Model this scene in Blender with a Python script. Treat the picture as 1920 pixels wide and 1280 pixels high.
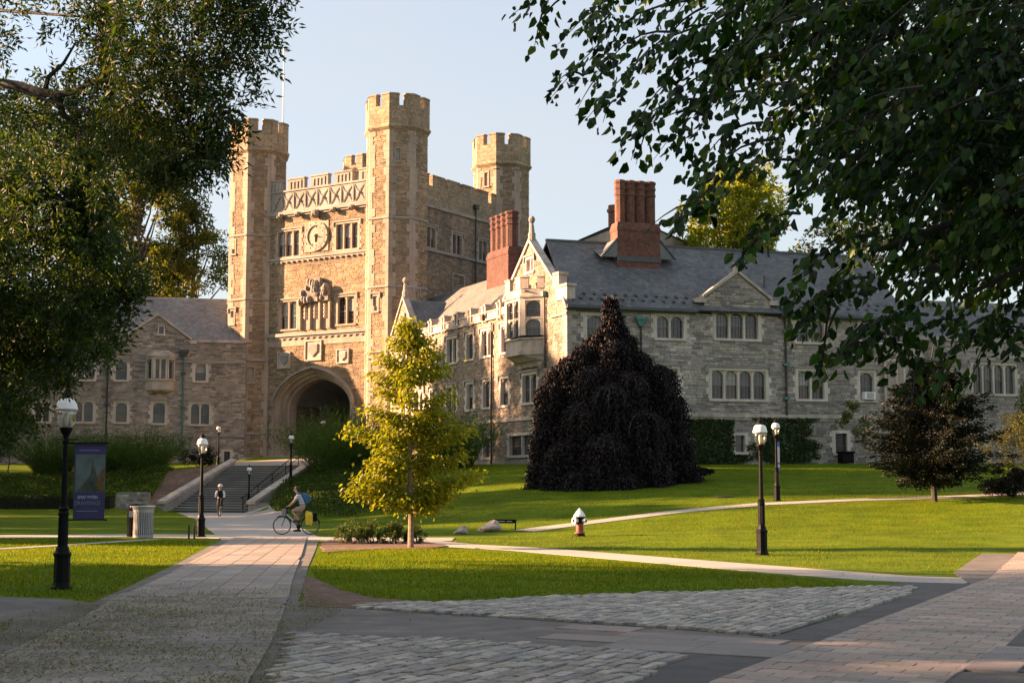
import bpy, math, random
import numpy as np
from mathutils import Vector, Matrix

for _o in list(bpy.data.objects):
    bpy.data.objects.remove(_o, do_unlink=True)
scene = bpy.context.scene
col = scene.collection
R = math.radians

# ------------------------------------------------------------------ camera
CAM_H, FPX, HORIZON = 2.0, 2666.7, 903.0
PITCH = math.atan((HORIZON - 640.0) / FPX)
cam_d = bpy.data.cameras.new('camera')
cam_d.sensor_width = 36.0
cam_d.lens = 50.0
cam_d.clip_start = 0.1
cam_d.clip_end = 3000.0
cam = bpy.data.objects.new('camera', cam_d)
cam.location = (0, 0, CAM_H)
cam.rotation_euler = (math.pi / 2 + PITCH, 0, 0)
col.objects.link(cam)
scene.camera = cam

# ------------------------------------------------------------------ world, sun, exposure
SUN_AZ = 96.5          # degrees to the left of the direction back towards the viewer
SUN_EL = 16.5
sun_dir = Vector((-math.sin(R(SUN_AZ)) * math.cos(R(SUN_EL)), -math.cos(R(SUN_AZ)) * math.cos(R(SUN_EL)), math.sin(R(SUN_EL))))
world = bpy.data.worlds.new('World')
scene.world = world
world.use_nodes = True
wn, wl = world.node_tree.nodes, world.node_tree.links
wn.clear()
w_out = wn.new('ShaderNodeOutputWorld')
w_bg = wn.new('ShaderNodeBackground')
w_bg.inputs['Strength'].default_value = 0.056
sky = wn.new('ShaderNodeTexSky')
sky.sky_type = 'NISHITA'
sky.sun_disc = False
sky.sun_elevation = R(SUN_EL)
sky.sun_rotation = math.atan2(sun_dir.x, sun_dir.y)
sky.altitude = 60.0
sky.air_density = 1.0
sky.dust_density = 2.6
sky.ozone_density = 1.3
# a thin, even veil of high cloud over the clear sky
w_tc = wn.new('ShaderNodeTexCoord')
w_map = wn.new('ShaderNodeMapping')
w_map.inputs['Scale'].default_value = (1.0, 1.0, 3.2)
w_no = wn.new('ShaderNodeTexNoise')
w_no.inputs['Scale'].default_value = 2.2
w_no.inputs['Detail'].default_value = 5.0
w_no.inputs['Roughness'].default_value = 0.55
w_rmp = wn.new('ShaderNodeMapRange')
w_rmp.inputs[1].default_value = 0.35
w_rmp.inputs[2].default_value = 0.75
w_rmp.inputs[3].default_value = 0.42
w_rmp.inputs[4].default_value = 0.85
w_mix = wn.new('ShaderNodeMixRGB')
w_mix.inputs[2].default_value = (2.35, 2.36, 2.4, 1)
wl.new(w_tc.outputs['Generated'], w_map.inputs['Vector'])
wl.new(w_map.outputs['Vector'], w_no.inputs['Vector'])
wl.new(w_no.outputs['Fac'], w_rmp.inputs[0])
wl.new(w_rmp.outputs[0], w_mix.inputs[0])
wl.new(sky.outputs['Color'], w_mix.inputs[1])
wl.new(w_mix.outputs[0], w_bg.inputs['Color'])
wl.new(w_bg.outputs['Background'], w_out.inputs['Surface'])

sun_l = bpy.data.lights.new('sun', 'SUN')
sun_l.energy = 5.0
sun_l.angle = R(0.55)
sun_l.color = (1.0, 0.585, 0.335)
sun_o = bpy.data.objects.new('sun', sun_l)
sun_o.location = (-60, 20, 60)
sun_o.rotation_euler = sun_dir.to_track_quat('Z', 'Y').to_euler()
col.objects.link(sun_o)

scene.view_settings.view_transform = 'Standard'
scene.view_settings.look = 'None'
scene.view_settings.gamma = 1.0
scene.view_settings.use_curve_mapping = False
scene.view_settings.exposure = 2.58
scene.render.film_transparent = False
scene.cycles.max_bounces = 6
scene.cycles.transparent_max_bounces = 8
scene.cycles.use_denoising = True

# ------------------------------------------------------------------ places from the survey of the photograph
_cp, _sp = math.cos(PITCH), math.sin(PITCH)

def ray(px, py):
    a, b = (px - 960.0) / FPX, (640.0 - py) / FPX
    return (a, _cp - b * _sp, _sp + b * _cp)

def at(px, py, Y):
    x, y, z = ray(px, py)
    return Vector((x / y * Y, Y, CAM_H + z / y * Y))

def gnd(px, py, z=0.0):
    x, y, dz = ray(px, py)
    t = (z - CAM_H) / dz
    return (x * t, y * t)

class Frame:
    """a facade: O on the ground plan, u along it, n outwards; points are (s, d, z)"""
    def __init__(self, O, u, n=None):
        self.O = Vector((O[0], O[1]))
        self.u = Vector((u[0], u[1])).normalized()
        self.n = Vector((n[0], n[1])).normalized() if n else Vector((self.u.y, -self.u.x))
    def p(self, s, d, z):
        q = self.O + self.u * s + self.n * d
        return (q.x, q.y, z)
    def hit(self, px, py, d=0.0):
        x, y, dz = ray(px, py)
        o = self.O + self.n * d
        # t*(x,y) = o + u*s
        det = x * (-self.u.y) - y * (-self.u.x)
        t = (o.x * (-self.u.y) - o.y * (-self.u.x)) / det
        s = (x * o.y - y * o.x) / det
        q = Vector((x * t, y * t)) - o
        return (q.dot(self.u), CAM_H + dz * t)

# ------------------------------------------------------------------ mesh building
rng = random.Random(7)
nrg = np.random.default_rng(11)

def set_props(o, label=None, cat=None, group=None, kind=None):
    if label: o['label'] = label
    if cat: o['category'] = cat
    if group: o['group'] = group
    if kind: o['kind'] = kind
    return o

def thing(name, loc, label, cat, group=None):
    o = bpy.data.objects.new(name, None)
    o.empty_display_size = 0.3
    o.location = loc
    col.objects.link(o)
    o['base'] = tuple(loc)
    return set_props(o, label, cat, group)

def base_of(parent):
    b = Vector((0, 0, 0))
    p = parent
    while p is not None:
        b = b + p.location
        p = p.parent
    return b

class MB:
    def __init__(self):
        self.v, self.f, self.c = [], [], []      # c: one colour per face (optional)
    def add(self, vs, fs, color=None):
        k = len(self.v)
        self.v.extend(vs)
        self.f.extend([tuple(i + k for i in f) for f in fs])
        if color is not None:
            self.c.extend([color] * len(fs))
    def quad(self, a, b, c, d, color=None):
        self.add([a, b, c, d], [(0, 1, 2, 3)], color)
    def hexa(self, p, color=None, faces=((0, 3, 2, 1), (4, 5, 6, 7), (0, 1, 5, 4), (1, 2, 6, 5), (2, 3, 7, 6), (3, 0, 4, 7))):
        self.add(p, faces, color)
    def fbox(self, F, s0, s1, d0, d1, z0, z1, color=None):
        self.hexa([F.p(s0, d1, z0), F.p(s1, d1, z0), F.p(s1, d0, z0), F.p(s0, d0, z0),
                   F.p(s0, d1, z1), F.p(s1, d1, z1), F.p(s1, d0, z1), F.p(s0, d0, z1)], color)
    def box(self, x0, x1, y0, y1, z0, z1, color=None):
        self.hexa([(x0, y0, z0), (x1, y0, z0), (x1, y1, z0), (x0, y1, z0),
                   (x0, y0, z1), (x1, y0, z1), (x1, y1, z1), (x0, y1, z1)], color)
    def prism(self, loop0, loop1, color=None, caps=True):
        n = len(loop0)
        fs = [(i, (i + 1) % n, n + (i + 1) % n, n + i) for i in range(n)]
        if caps:
            fs += [tuple(range(n))[::-1], tuple(range(n, 2 * n))]
        self.add(list(loop0) + list(loop1), fs, color)
    def loft(self, loops, closed=True, caps=False, color=None):
        n = len(loops[0])
        vs = [p for l in loops for p in l]
        fs = []
        for j in range(len(loops) - 1):
            for i in range(n if closed else n - 1):
                a, b = j * n + i, j * n + (i + 1) % n
                fs.append((a, b, b + n, a + n))
        if caps:
            fs.append(tuple(range(n))[::-1])
            fs.append(tuple(range((len(loops) - 1) * n, len(loops) * n)))
        self.add(vs, fs, color)
    def lathe(self, prof, c=(0, 0, 0), n=12, color=None, phase=0.0):
        loops = []
        for r, z in prof:
            loops.append([(c[0] + r * math.cos(phase + 2 * math.pi * i / n), c[1] + r * math.sin(phase + 2 * math.pi * i / n), c[2] + z) for i in range(n)])
        self.loft(loops, True, True, color)
    def tube(self, pts, rad, n=6, color=None):
        pts = [Vector(p) for p in pts]
        if not hasattr(rad, '__len__'):
            rad = [rad] * len(pts)
        loops = []
        prev = None
        for i, p in enumerate(pts):
            t = (pts[min(i + 1, len(pts) - 1)] - pts[max(i - 1, 0)])
            if t.length < 1e-9: t = Vector((0, 0, 1))
            t.normalize()
            a = prev if prev is not None else (Vector((1, 0, 0)) if abs(t.x) < 0.8 else Vector((0, 1, 0)))
            a = (a - t * a.dot(t))
            if a.length < 1e-6:
                a = t.orthogonal()
            a.normalize()
            prev = a
            b = t.cross(a)
            loops.append([tuple(p + a * (rad[i] * math.cos(2 * math.pi * k / n)) + b * (rad[i] * math.sin(2 * math.pi * k / n))) for k in range(n)])
        self.loft(loops, True, True, color)
    def ball(self, c, r, n=10, m=7, sq=(1, 1, 1), color=None):
        loops = []
        for j in range(1, m):
            th = math.pi * j / m
            loops.append([(c[0] + r * sq[0] * math.sin(th) * math.cos(2 * math.pi * i / n), c[1] + r * sq[1] * math.sin(th) * math.sin(2 * math.pi * i / n), c[2] - r * sq[2] * math.cos(th)) for i in range(n)])
        self.loft(loops, True, True, color)
    def build(self, name, mat, parent=None, smooth=False, kind=None, bevel=0.0):
        base = base_of(parent) if parent is not None else Vector((0, 0, 0))
        me = bpy.data.meshes.new(name)
        if base.length > 0:
            bx, by, bz = base
            vs = [(p[0] - bx, p[1] - by, p[2] - bz) for p in self.v]
        else:
            vs = [tuple(p) for p in self.v]
        me.from_pydata(vs, [], self.f)
        if self.c and len(self.c) == len(self.f):
            cnt = np.zeros(len(me.polygons), dtype=np.int32)
            me.polygons.foreach_get('loop_total', cnt)
            cc = np.ones((len(self.c), 4), dtype=np.float32)
            cc[:, :3] = np.array(self.c, dtype=np.float32)[:, :3]
            at_ = me.color_attributes.new('col', 'FLOAT_COLOR', 'CORNER')
            at_.data.foreach_set('color', np.repeat(cc, cnt, axis=0).ravel())
        me.materials.append(mat)
        if smooth:
            me.polygons.foreach_set('use_smooth', [True] * len(me.polygons))
        me.update()
        o = bpy.data.objects.new(name, me)
        col.objects.link(o)
        if parent is not None:
            o.parent = parent
        if bevel > 0:
            m = o.modifiers.new('bevel', 'BEVEL')
            m.width = bevel; m.segments = 2; m.limit_method = 'ANGLE'
        if kind: o['kind'] = kind
        return o

def np_mesh(name, V, nper, mat, colors=None, parent=None, kind=None, faces=None, smooth=False):
    """V (N*nper,3): N pieces of nper vertices; faces: index tuples within one piece"""
    base = base_of(parent) if parent is not None else Vector((0, 0, 0))
    V = V - np.array(base)[None, :]
    N = len(V) // nper
    faces = faces or [tuple(range(nper))]
    tot = [len(f) for f in faces]
    pat = np.concatenate([np.array(f) for f in faces])
    loops = (np.arange(N)[:, None] * nper + pat[None, :]).ravel().astype(np.int32)
    totals = np.tile(np.array(tot), N).astype(np.int32)
    starts = np.concatenate([[0], np.cumsum(totals)[:-1]]).astype(np.int32)
    me = bpy.data.meshes.new(name)
    me.vertices.add(len(V)); me.vertices.foreach_set('co', V.astype(np.float32).ravel())
    me.loops.add(len(loops)); me.loops.foreach_set('vertex_index', loops)
    me.polygons.add(len(totals)); me.polygons.foreach_set('loop_start', starts)
    try:
        me.polygons.foreach_set('loop_total', totals)
    except Exception:
        pass
    if colors is not None:
        at_ = me.color_attributes.new('col', 'FLOAT_COLOR', 'CORNER')
        cc = np.ones((N, 4), dtype=np.float32); cc[:, :3] = colors
        at_.data.foreach_set('color', np.repeat(cc, len(pat), axis=0).ravel())
    if smooth:
        me.polygons.foreach_set('use_smooth', np.ones(len(totals), dtype=bool))
    me.materials.append(mat)
    me.update(calc_edges=True)
    me.validate()
    o = bpy.data.objects.new(name, me)
    col.objects.link(o)
    if parent is not None: o.parent = parent
    if kind: o['kind'] = kind
    return o

def copy_tree(o, parent=None):
    c = o.copy(); col.objects.link(c); c.parent = parent
    for ch in o.children:
        copy_tree(ch, c)
    return c

# ------------------------------------------------------------------ materials
MATS = {}
def nmat(name):
    m = bpy.data.materials.new(name)
    m.use_nodes = True
    nt = m.node_tree
    b = nt.nodes['Principled BSDF']
    return m, nt, b

def tint(nt, color_socket, scale, lo, hi, detail=4.0, squash=None):
    """multiply a colour by noise between lo and hi"""
    no = nt.nodes.new('ShaderNodeTexNoise')
    no.inputs['Scale'].default_value = scale
    no.inputs['Detail'].default_value = detail
    tc = nt.nodes.new('ShaderNodeNewGeometry')
    if squash:
        mp = nt.nodes.new('ShaderNodeVectorMath'); mp.operation = 'MULTIPLY'; mp.inputs[1].default_value = (1, 1, squash)
        nt.links.new(tc.outputs['Position'], mp.inputs[0]); nt.links.new(mp.outputs[0], no.inputs['Vector'])
    else:
        nt.links.new(tc.outputs['Position'], no.inputs['Vector'])
    mr = nt.nodes.new('ShaderNodeMapRange')
    mr.inputs[1].default_value = 0.3; mr.inputs[2].default_value = 0.7
    mr.inputs[3].default_value = lo; mr.inputs[4].default_value = hi
    nt.links.new(no.outputs['Fac'], mr.inputs[0])
    mu = nt.nodes.new('ShaderNodeVectorMath'); mu.operation = 'SCALE'
    nt.links.new(color_socket, mu.inputs[0])
    nt.links.new(mr.outputs[0], mu.inputs['Scale'])
    return mu.outputs[0]

def bump(nt, b, scale, strength, dist=0.02, detail=5.0):
    no = nt.nodes.new('ShaderNodeTexNoise')
    no.inputs['Scale'].default_value = scale
    no.inputs['Detail'].default_value = detail
    tc = nt.nodes.new('ShaderNodeNewGeometry')
    nt.links.new(tc.outputs['Position'], no.inputs['Vector'])
    bp = nt.nodes.new('ShaderNodeBump')
    bp.inputs['Strength'].default_value = strength
    bp.inputs['Distance'].default_value = dist
    nt.links.new(no.outputs['Fac'], bp.inputs['Height'])
    nt.links.new(bp.outputs[0], b.inputs['Normal'])

def solid(name, c, rough=0.6, metal=0.0, var=None, bmp=None, spec=0.5, attr=False, mixc=None):
    """c: base colour; var (scale, lo, hi) noise tint; mixc (colour, scale, lo, hi) patches of a second colour; attr: colour from the pieces"""
    m, nt, b = nmat(name)
    if attr:
        a = nt.nodes.new('ShaderNodeAttribute'); a.attribute_name = 'col'
        s = a.outputs['Color']
    else:
        rgb = nt.nodes.new('ShaderNodeRGB'); rgb.outputs[0].default_value = (*c, 1)
        s = rgb.outputs[0]
    if mixc:
        no = nt.nodes.new('ShaderNodeTexNoise'); no.inputs['Scale'].default_value = mixc[1]; no.inputs['Detail'].default_value = 6
        g = nt.nodes.new('ShaderNodeNewGeometry'); nt.links.new(g.outputs['Position'], no.inputs['Vector'])
        mr = nt.nodes.new('ShaderNodeMapRange'); mr.inputs[1].default_value = mixc[2]; mr.inputs[2].default_value = mixc[3]
        nt.links.new(no.outputs['Fac'], mr.inputs[0])
        mx = nt.nodes.new('ShaderNodeMixRGB'); nt.links.new(mr.outputs[0], mx.inputs[0]); nt.links.new(s, mx.inputs[1]); mx.inputs[2].default_value = (*mixc[0], 1)
        s = mx.outputs[0]
    for v in (var if isinstance(var, list) else [var] if var else []):
        s = tint(nt, s, *v)
    nt.links.new(s, b.inputs['Base Color'])
    b.inputs['Roughness'].default_value = rough
    b.inputs['Metallic'].default_value = metal
    b.inputs['Specular IOR Level'].default_value = spec
    if bmp: bump(nt, b, *bmp)
    MATS[name] = m
    return m

def leaf_mat(name, trans=0.45, rough=0.5, tcol=(1.25, 1.35, 0.45), spec=0.35):
    m, nt, b = nmat(name)
    a = nt.nodes.new('ShaderNodeAttribute'); a.attribute_name = 'col'
    nt.links.new(a.outputs['Color'], b.inputs['Base Color'])
    b.inputs['Roughness'].default_value = rough
    b.inputs['Specular IOR Level'].default_value = spec
    tr = nt.nodes.new('ShaderNodeBsdfTranslucent')
    mu = nt.nodes.new('ShaderNodeVectorMath'); mu.operation = 'MULTIPLY'
    mu.inputs[1].default_value = tcol
    nt.links.new(a.outputs['Color'], mu.inputs[0])
    nt.links.new(mu.outputs[0], tr.inputs['Color'])
    mx = nt.nodes.new('ShaderNodeMixShader'); mx.inputs[0].default_value = trans
    nt.links.new(b.outputs[0], mx.inputs[1]); nt.links.new(tr.outputs[0], mx.inputs[2])
    nt.links.new(mx.outputs[0], nt.nodes['Material Output'].inputs['Surface'])
    MATS[name] = m
    return m

def brick_mat(name, u, c1, c2, mortar, bw=0.22, bh=0.075, ms=0.009):
    m, nt, b = nmat(name)
    g = nt.nodes.new('ShaderNodeNewGeometry')
    d = nt.nodes.new('ShaderNodeVectorMath'); d.operation = 'DOT_PRODUCT'; d.inputs[1].default_value = (u[0] + 0.6 * u[1], u[1] - 0.6 * u[0], 0)
    nt.links.new(g.outputs['Position'], d.inputs[0])
    se = nt.nodes.new('ShaderNodeSeparateXYZ'); nt.links.new(g.outputs['Position'], se.inputs[0])
    cb = nt.nodes.new('ShaderNodeCombineXYZ'); nt.links.new(d.outputs['Value'], cb.inputs[0]); nt.links.new(se.outputs['Z'], cb.inputs[1])
    br = nt.nodes.new('ShaderNodeTexBrick')
    br.inputs['Scale'].default_value = 1.0
    br.inputs['Brick Width'].default_value = bw; br.inputs['Row Height'].default_value = bh
    br.inputs['Mortar Size'].default_value = ms
    br.inputs['Color1'].default_value = (*c1, 1); br.inputs['Color2'].default_value = (*c2, 1); br.inputs['Mortar'].default_value = (*mortar, 1)
    nt.links.new(cb.outputs[0], br.inputs['Vector'])
    s = tint(nt, tint(nt, br.outputs['Color'], 0.8, 0.7, 1.15), 4.5, 0.62, 1.3, 6.0)
    nt.links.new(s, b.inputs['Base Color'])
    b.inputs['Roughness'].default_value = 0.9
    bp = nt.nodes.new('ShaderNodeBump'); bp.inputs['Strength'].default_value = 0.5; bp.inputs['Distance'].default_value = 0.01; bp.invert = True
    nt.links.new(br.outputs['Fac'], bp.inputs['Height']); nt.links.new(bp.outputs[0], b.inputs['Normal'])
    MATS[name] = m
    return m

rubble = solid('rubble_stone', (0.3, 0.27, 0.23), 0.92, attr=True, var=[(2.2, 0.8, 1.15), (.16, .78, 1.14), (1.1, .76, 1.1, 4.0, .13)], bmp=(14, 0.5, 0.03))
mortar = solid('mortar', (0.27, 0.245, 0.21), 0.95, var=(0.9, 0.8, 1.12), bmp=(20, 0.4, 0.02))
lime = solid('limestone', (0.47, 0.40, 0.33), 0.85, var=[(0.35, 0.82, 1.08), (3.5, 0.88, 1.08), (1.6, .72, 1.1, 4.0, .12)], bmp=(9, 0.25, 0.02), mixc=((0.30, 0.27, 0.23), 0.8, 0.55, 0.75))
lime_t = solid('tower_trim', (0.37, 0.295, 0.225), 0.86, var=[(0.35, 0.8, 1.08), (3.5, 0.86, 1.08), (1.6, .72, 1.1, 4.0, .12)], bmp=(9, 0.3, 0.02))
trim = solid('pale_window_stone', (0.58, 0.51, 0.43), 0.82, var=[(0.5, 0.85, 1.06), (3.5, 0.9, 1.06), (1.6, .8, 1.06, 4.0, .12)], bmp=(9, 0.25, 0.02))
lime_dark = solid('weathered_limestone', (0.30, 0.27, 0.235), 0.88, var=[(0.6, 0.7, 1.1), (4, 0.85, 1.1)], bmp=(9, 0.35, 0.02))
carved = solid('carved_stone', (0.22, 0.19, 0.16), 0.9, var=(5, 0.6, 1.25), bmp=(10, 0.8, 0.05))
slate = solid('slate', (0.12, 0.125, 0.13), 0.62, attr=True, var=(0.45, 0.8, 1.15), bmp=(12, 0.2, 0.01), mixc=((0.20, 0.15, 0.11), 0.5, 0.66, 0.8))
lead = solid('lead_flashing', (0.055, 0.06, 0.065), 0.5, var=(2, 0.8, 1.2))
copper = solid('green_copper', (0.075, 0.19, 0.165), 0.7, var=(4, 0.6, 1.2))
iron = solid('black_iron', (0.005, 0.0055, 0.006), 0.5, var=(6, 0.8, 1.2), bmp=(30, 0.1, 0.005), spec=0.1)
pipe_m = solid('dark_pipe', (0.035, 0.028, 0.024), 0.55, var=(3, 0.7, 1.2))
sash_m = solid('sash_paint', (0.12, 0.12, 0.115), 0.55)
wood_dark = solid('dark_louver', (0.05, 0.045, 0.042), 0.6)
white_m = solid('white_enamel', (0.78, 0.76, 0.72), 0.35)
asphalt = solid('asphalt', (0.125, 0.111, 0.096), 0.9, var=[(0.35, 0.75, 1.18), (2.2, .82, 1.15), (60, 0.7, 1.25)], bmp=(90, 0.35, 0.01), mixc=((0.17, 0.15, 0.125), 1.1, .52, .72))
asphalt_d = solid('dark_asphalt', (0.078, 0.071, 0.065), 0.9, var=[(0.5, 0.75, 1.22), (2.6, .8, 1.18), (70, 0.6, 1.3)], bmp=(80, 0.4, 0.012))
concrete = solid('pale_concrete', (0.36, 0.325, 0.285), 0.9, var=[(0.3, 0.85, 1.08), (12, 0.9, 1.06)], bmp=(50, 0.2, 0.008))
slab_m = solid('paving_slab', (0.3, 0.28, 0.25), 0.88, attr=True, var=[(0.6, 0.82, 1.1), (25, 0.88, 1.1)], bmp=(45, 0.3, 0.008))
sett_m = solid('granite_sett', (0.25, 0.25, 0.25), 0.8, attr=True, var=(18, 0.78, 1.18), bmp=(35, 0.5, 0.015))
joint_m = solid('sandy_joint', (0.075, 0.068, 0.045), 0.95, var=[(1.2, 0.6, 1.3), (30, 0.7, 1.2)], mixc=((0.055, 0.075, 0.022), 1.3, 0.5, 0.65))
mulch = solid('mulch', (0.13, 0.075, 0.045), 0.95, var=[(0.8, 0.7, 1.2), (22, 0.55, 1.4)], bmp=(30, 0.9, 0.05), mixc=((0.20, 0.14, 0.09), 3, 0.5, 0.7))
grass_base = solid('lawn_soil_and_turf', (0.088, 0.132, 0.004), 0.9, var=[(0.12, 0.8, 1.12), (0.7, 0.72, 1.25), (9, 0.7, 1.3)], bmp=(25, 0.6, 0.04), mixc=((0.13, 0.135, 0.006), 0.5, 0.55, 0.8), spec=0.06)
bark = solid('bark', (0.10, 0.08, 0.06), 0.95, var=(7, 0.6, 1.3), bmp=(16, 0.9, 0.04))
bark_pale = solid('pale_bark', (0.22, 0.165, 0.11), 0.9, var=(9, 0.7, 1.25), bmp=(18, 0.7, 0.02))
bark_dark = solid('dark_bark', (0.035, 0.03, 0.026), 0.95, var=(7, 0.6, 1.3), bmp=(16, 0.8, 0.03))
rock_m = solid('field_rock', (0.33, 0.28, 0.24), 0.9, var=(4, 0.7, 1.2), bmp=(8, 0.8, 0.06))
leafm = leaf_mat('leaf')
leaf_dim = leaf_mat('leaf_thick', trans=0.22, rough=0.55, tcol=(1.15, 1.2, 0.5), spec=0.12)
leaf_gloss = leaf_mat('leaf_glossy', trans=0.3, rough=0.45, tcol=(1.2, 1.35, 0.4), spec=0.22)
leaf_copper = leaf_mat('copper_leaf', trans=0.06, rough=0.55, tcol=(1.4, 0.8, 0.6), spec=0.16)
grassm = leaf_mat('grass_blade', trans=0.45, rough=0.7, tcol=(1.4, 1.3, 0.3), spec=0.04)

def glass_pane_mat(name, lo, hi, rough=0.06):
    m, nt, b = nmat(name)
    g = nt.nodes.new('ShaderNodeNewGeometry')
    no = nt.nodes.new('ShaderNodeTexNoise'); no.inputs['Scale'].default_value = 1.6; no.inputs['Detail'].default_value = 4
    nt.links.new(g.outputs['Position'], no.inputs['Vector'])
    oi = nt.nodes.new('ShaderNodeObjectInfo')
    ad = nt.nodes.new('ShaderNodeMath'); ad.operation = 'ADD'
    nt.links.new(no.outputs['Fac'], ad.inputs[0]); nt.links.new(oi.outputs['Random'], ad.inputs[1])
    mr = nt.nodes.new('ShaderNodeMapRange'); mr.inputs[1].default_value = 0.5; mr.inputs[2].default_value = 1.5
    nt.links.new(ad.outputs[0], mr.inputs[0])
    mx = nt.nodes.new('ShaderNodeMixRGB'); mx.inputs[1].default_value = (*lo, 1); mx.inputs[2].default_value = (*hi, 1)
    nt.links.new(mr.outputs[0], mx.inputs[0])
    nt.links.new(mx.outputs[0], b.inputs['Base Color'])
    b.inputs['Roughness'].default_value = rough
    b.inputs['Specular IOR Level'].default_value = 0.6
    bp = nt.nodes.new('ShaderNodeBump'); bp.inputs['Strength'].default_value = 0.05; bp.inputs['Distance'].default_value = 0.02
    n2 = nt.nodes.new('ShaderNodeTexNoise'); n2.inputs['Scale'].default_value = 3.0
    nt.links.new(g.outputs['Position'], n2.inputs['Vector']); nt.links.new(n2.outputs['Fac'], bp.inputs['Height']); nt.links.new(bp.outputs[0], b.inputs['Normal'])
    MATS[name] = m
    return m
pane_m = glass_pane_mat('window_glass', (0.012, 0.013, 0.015), (0.13, 0.115, 0.10))
pane_brown = glass_pane_mat('window_glass_lower', (0.02, 0.017, 0.015), (0.13, 0.085, 0.06))

blind_m = solid('drawn_blind', (0.34, 0.31, 0.27), .35, var=(2.5, .75, 1.1))

def lamp_glass(name):
    m, nt, b = nmat(name)
    tr = nt.nodes.new('ShaderNodeBsdfTransparent'); tr.inputs[0].default_value = (0.86, 0.84, 0.78, 1)
    gl = nt.nodes.new('ShaderNodeBsdfGlossy'); gl.inputs['Roughness'].default_value = 0.08
    mx = nt.nodes.new('ShaderNodeMixShader'); mx.inputs[0].default_value = 0.22
    nt.links.new(tr.outputs[0], mx.inputs[1]); nt.links.new(gl.outputs[0], mx.inputs[2])
    nt.links.new(mx.outputs[0], nt.nodes['Material Output'].inputs['Surface'])
    MATS[name] = m
    return m
lampglass = lamp_glass('lamp_glass')

def jit(c, a=0.12, h=0.05):
    k = 1 + rng.uniform(-a, a)
    return tuple(max(0.005, x * k * (1 + rng.uniform(-h, h))) for x in c)
# ------------------------------------------------------------------ terrain
PROFILES = [
    (-70, [(88, 0), (96, .3), (120, 3.3), (140, 3.8)]),
    (-30, [(90, 0), (96, .35), (108, 2.3), (122, 3.5), (140, 4.0)]),
    (-23.6, [(92, 0), (96.5, .55), (104.5, 2.9), (122, 3.6), (140, 4.2)]),
    (-22.6, [(93, 0), (95, -.15), (104.5, 2.75), (107, 3.15), (126, 4.2), (140, 4.3)]),
    (-16.2, [(93, 0), (95, -.15), (104.5, 2.75), (107, 3.15), (126, 4.2), (140, 4.3)]),
    (-15.2, [(84, 0), (90, .55), (104.5, 2.9), (110, 3.3), (126, 4.1), (140, 4.3)]),
    (-8, [(66, 0), (78, .8), (98, 2.7), (112, 3.5), (140, 4.2)]),
    (0, [(54, 0), (65, .6), (80, 1.7), (98, 3.2), (110, 3.5), (140, 4.0)]),
    (8, [(43, 0), (52, .18), (64, .9), (80, 2.0), (93, 3.05), (110, 3.6), (140, 4.0)]),
    (16, [(39, 0), (52, .35), (64, 1.1), (80, 2.15), (95, 3.15), (110, 3.6), (140, 4.0)]),
    (30, [(38, 0), (50, .5), (64, 1.4), (80, 2.4), (98, 3.25), (140, 4.0)]),
    (60, [(38, 0), (50, .5), (64, 1.4), (80, 2.4), (98, 3.25), (140, 4.0)]),
]
PX = np.array([p[0] for p in PROFILES], dtype=float)

def _prof(i, y):
    ys = [0.0] + [a for a, b in PROFILES[i][1]]
    zs = [0.0] + [b for a, b in PROFILES[i][1]]
    return float(np.interp(y, ys, zs))

def h(x, y):
    if x <= PX[0]: return _prof(0, y)
    if x >= PX[-1]: return _prof(len(PX) - 1, y)
    i = int(np.searchsorted(PX, x, side='right') - 1)
    t = (x - PX[i]) / (PX[i + 1] - PX[i])
    return _prof(i, y) * (1 - t) + _prof(i + 1, y) * t

def on_ground(px, py):
    """where the line of sight through a surveyed point meets the terrain"""
    x, y, dz = ray(px, py)
    t0 = 5.0
    t = t0
    while t < 260:
        if CAM_H + dz * t <= h(x * t, y * t):
            break
        t += 0.25
    return Vector((x * t, y * t, h(x * t, y * t)))

gx = sorted(set([-900, -400, -200, -120, -90] + [i * 1.0 for i in range(-70, 61)] + [-23.6, -22.6, -16.2, -15.2] + [80, 120, 200, 400, 900]))
gy = sorted(set([-120, -60, -20] + [i * 1.0 for i in range(0, 141)] + [150, 180, 240, 400, 800, 1500]))
tm = MB()
tm.v = [(x, y, h(x, y)) for y in gy for x in gx]
nx = len(gx)
tm.f = [(j * nx + i, j * nx + i + 1, (j + 1) * nx + i + 1, (j + 1) * nx + i) for j in range(len(gy) - 1) for i in range(nx - 1)]
lawn = tm.build('lawn', grass_base, smooth=True, kind='structure')

def in_poly(x, y, P):
    c = False
    n = len(P)
    j = n - 1
    for i in range(n):
        if (P[i][1] > y) != (P[j][1] > y) and x < (P[j][0] - P[i][0]) * (y - P[i][1]) / (P[j][1] - P[i][1]) + P[i][0]:
            c = not c
        j = i
    return c

def np_in_poly(X, Y, P):
    c = np.zeros(len(X), dtype=bool)
    n = len(P); j = n - 1
    for i in range(n):
        xi, yi = P[i]; xj, yj = P[j]
        if yi != yj:
            m = ((yi > Y) != (yj > Y)) & (X < (xj - xi) * (Y - yi) / (yj - yi) + xi)
            c ^= m
        j = i
    return c

def dense(P, step=0.6):
    """points put along the sides of a plan outline"""
    out = []
    for i in range(len(P)):
        a, b = Vector(P[i]), Vector(P[(i + 1) % len(P)])
        k = max(1, int((b - a).length / step))
        for j in range(k):
            out.append(tuple(a.lerp(b, j / k)))
    return out

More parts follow.
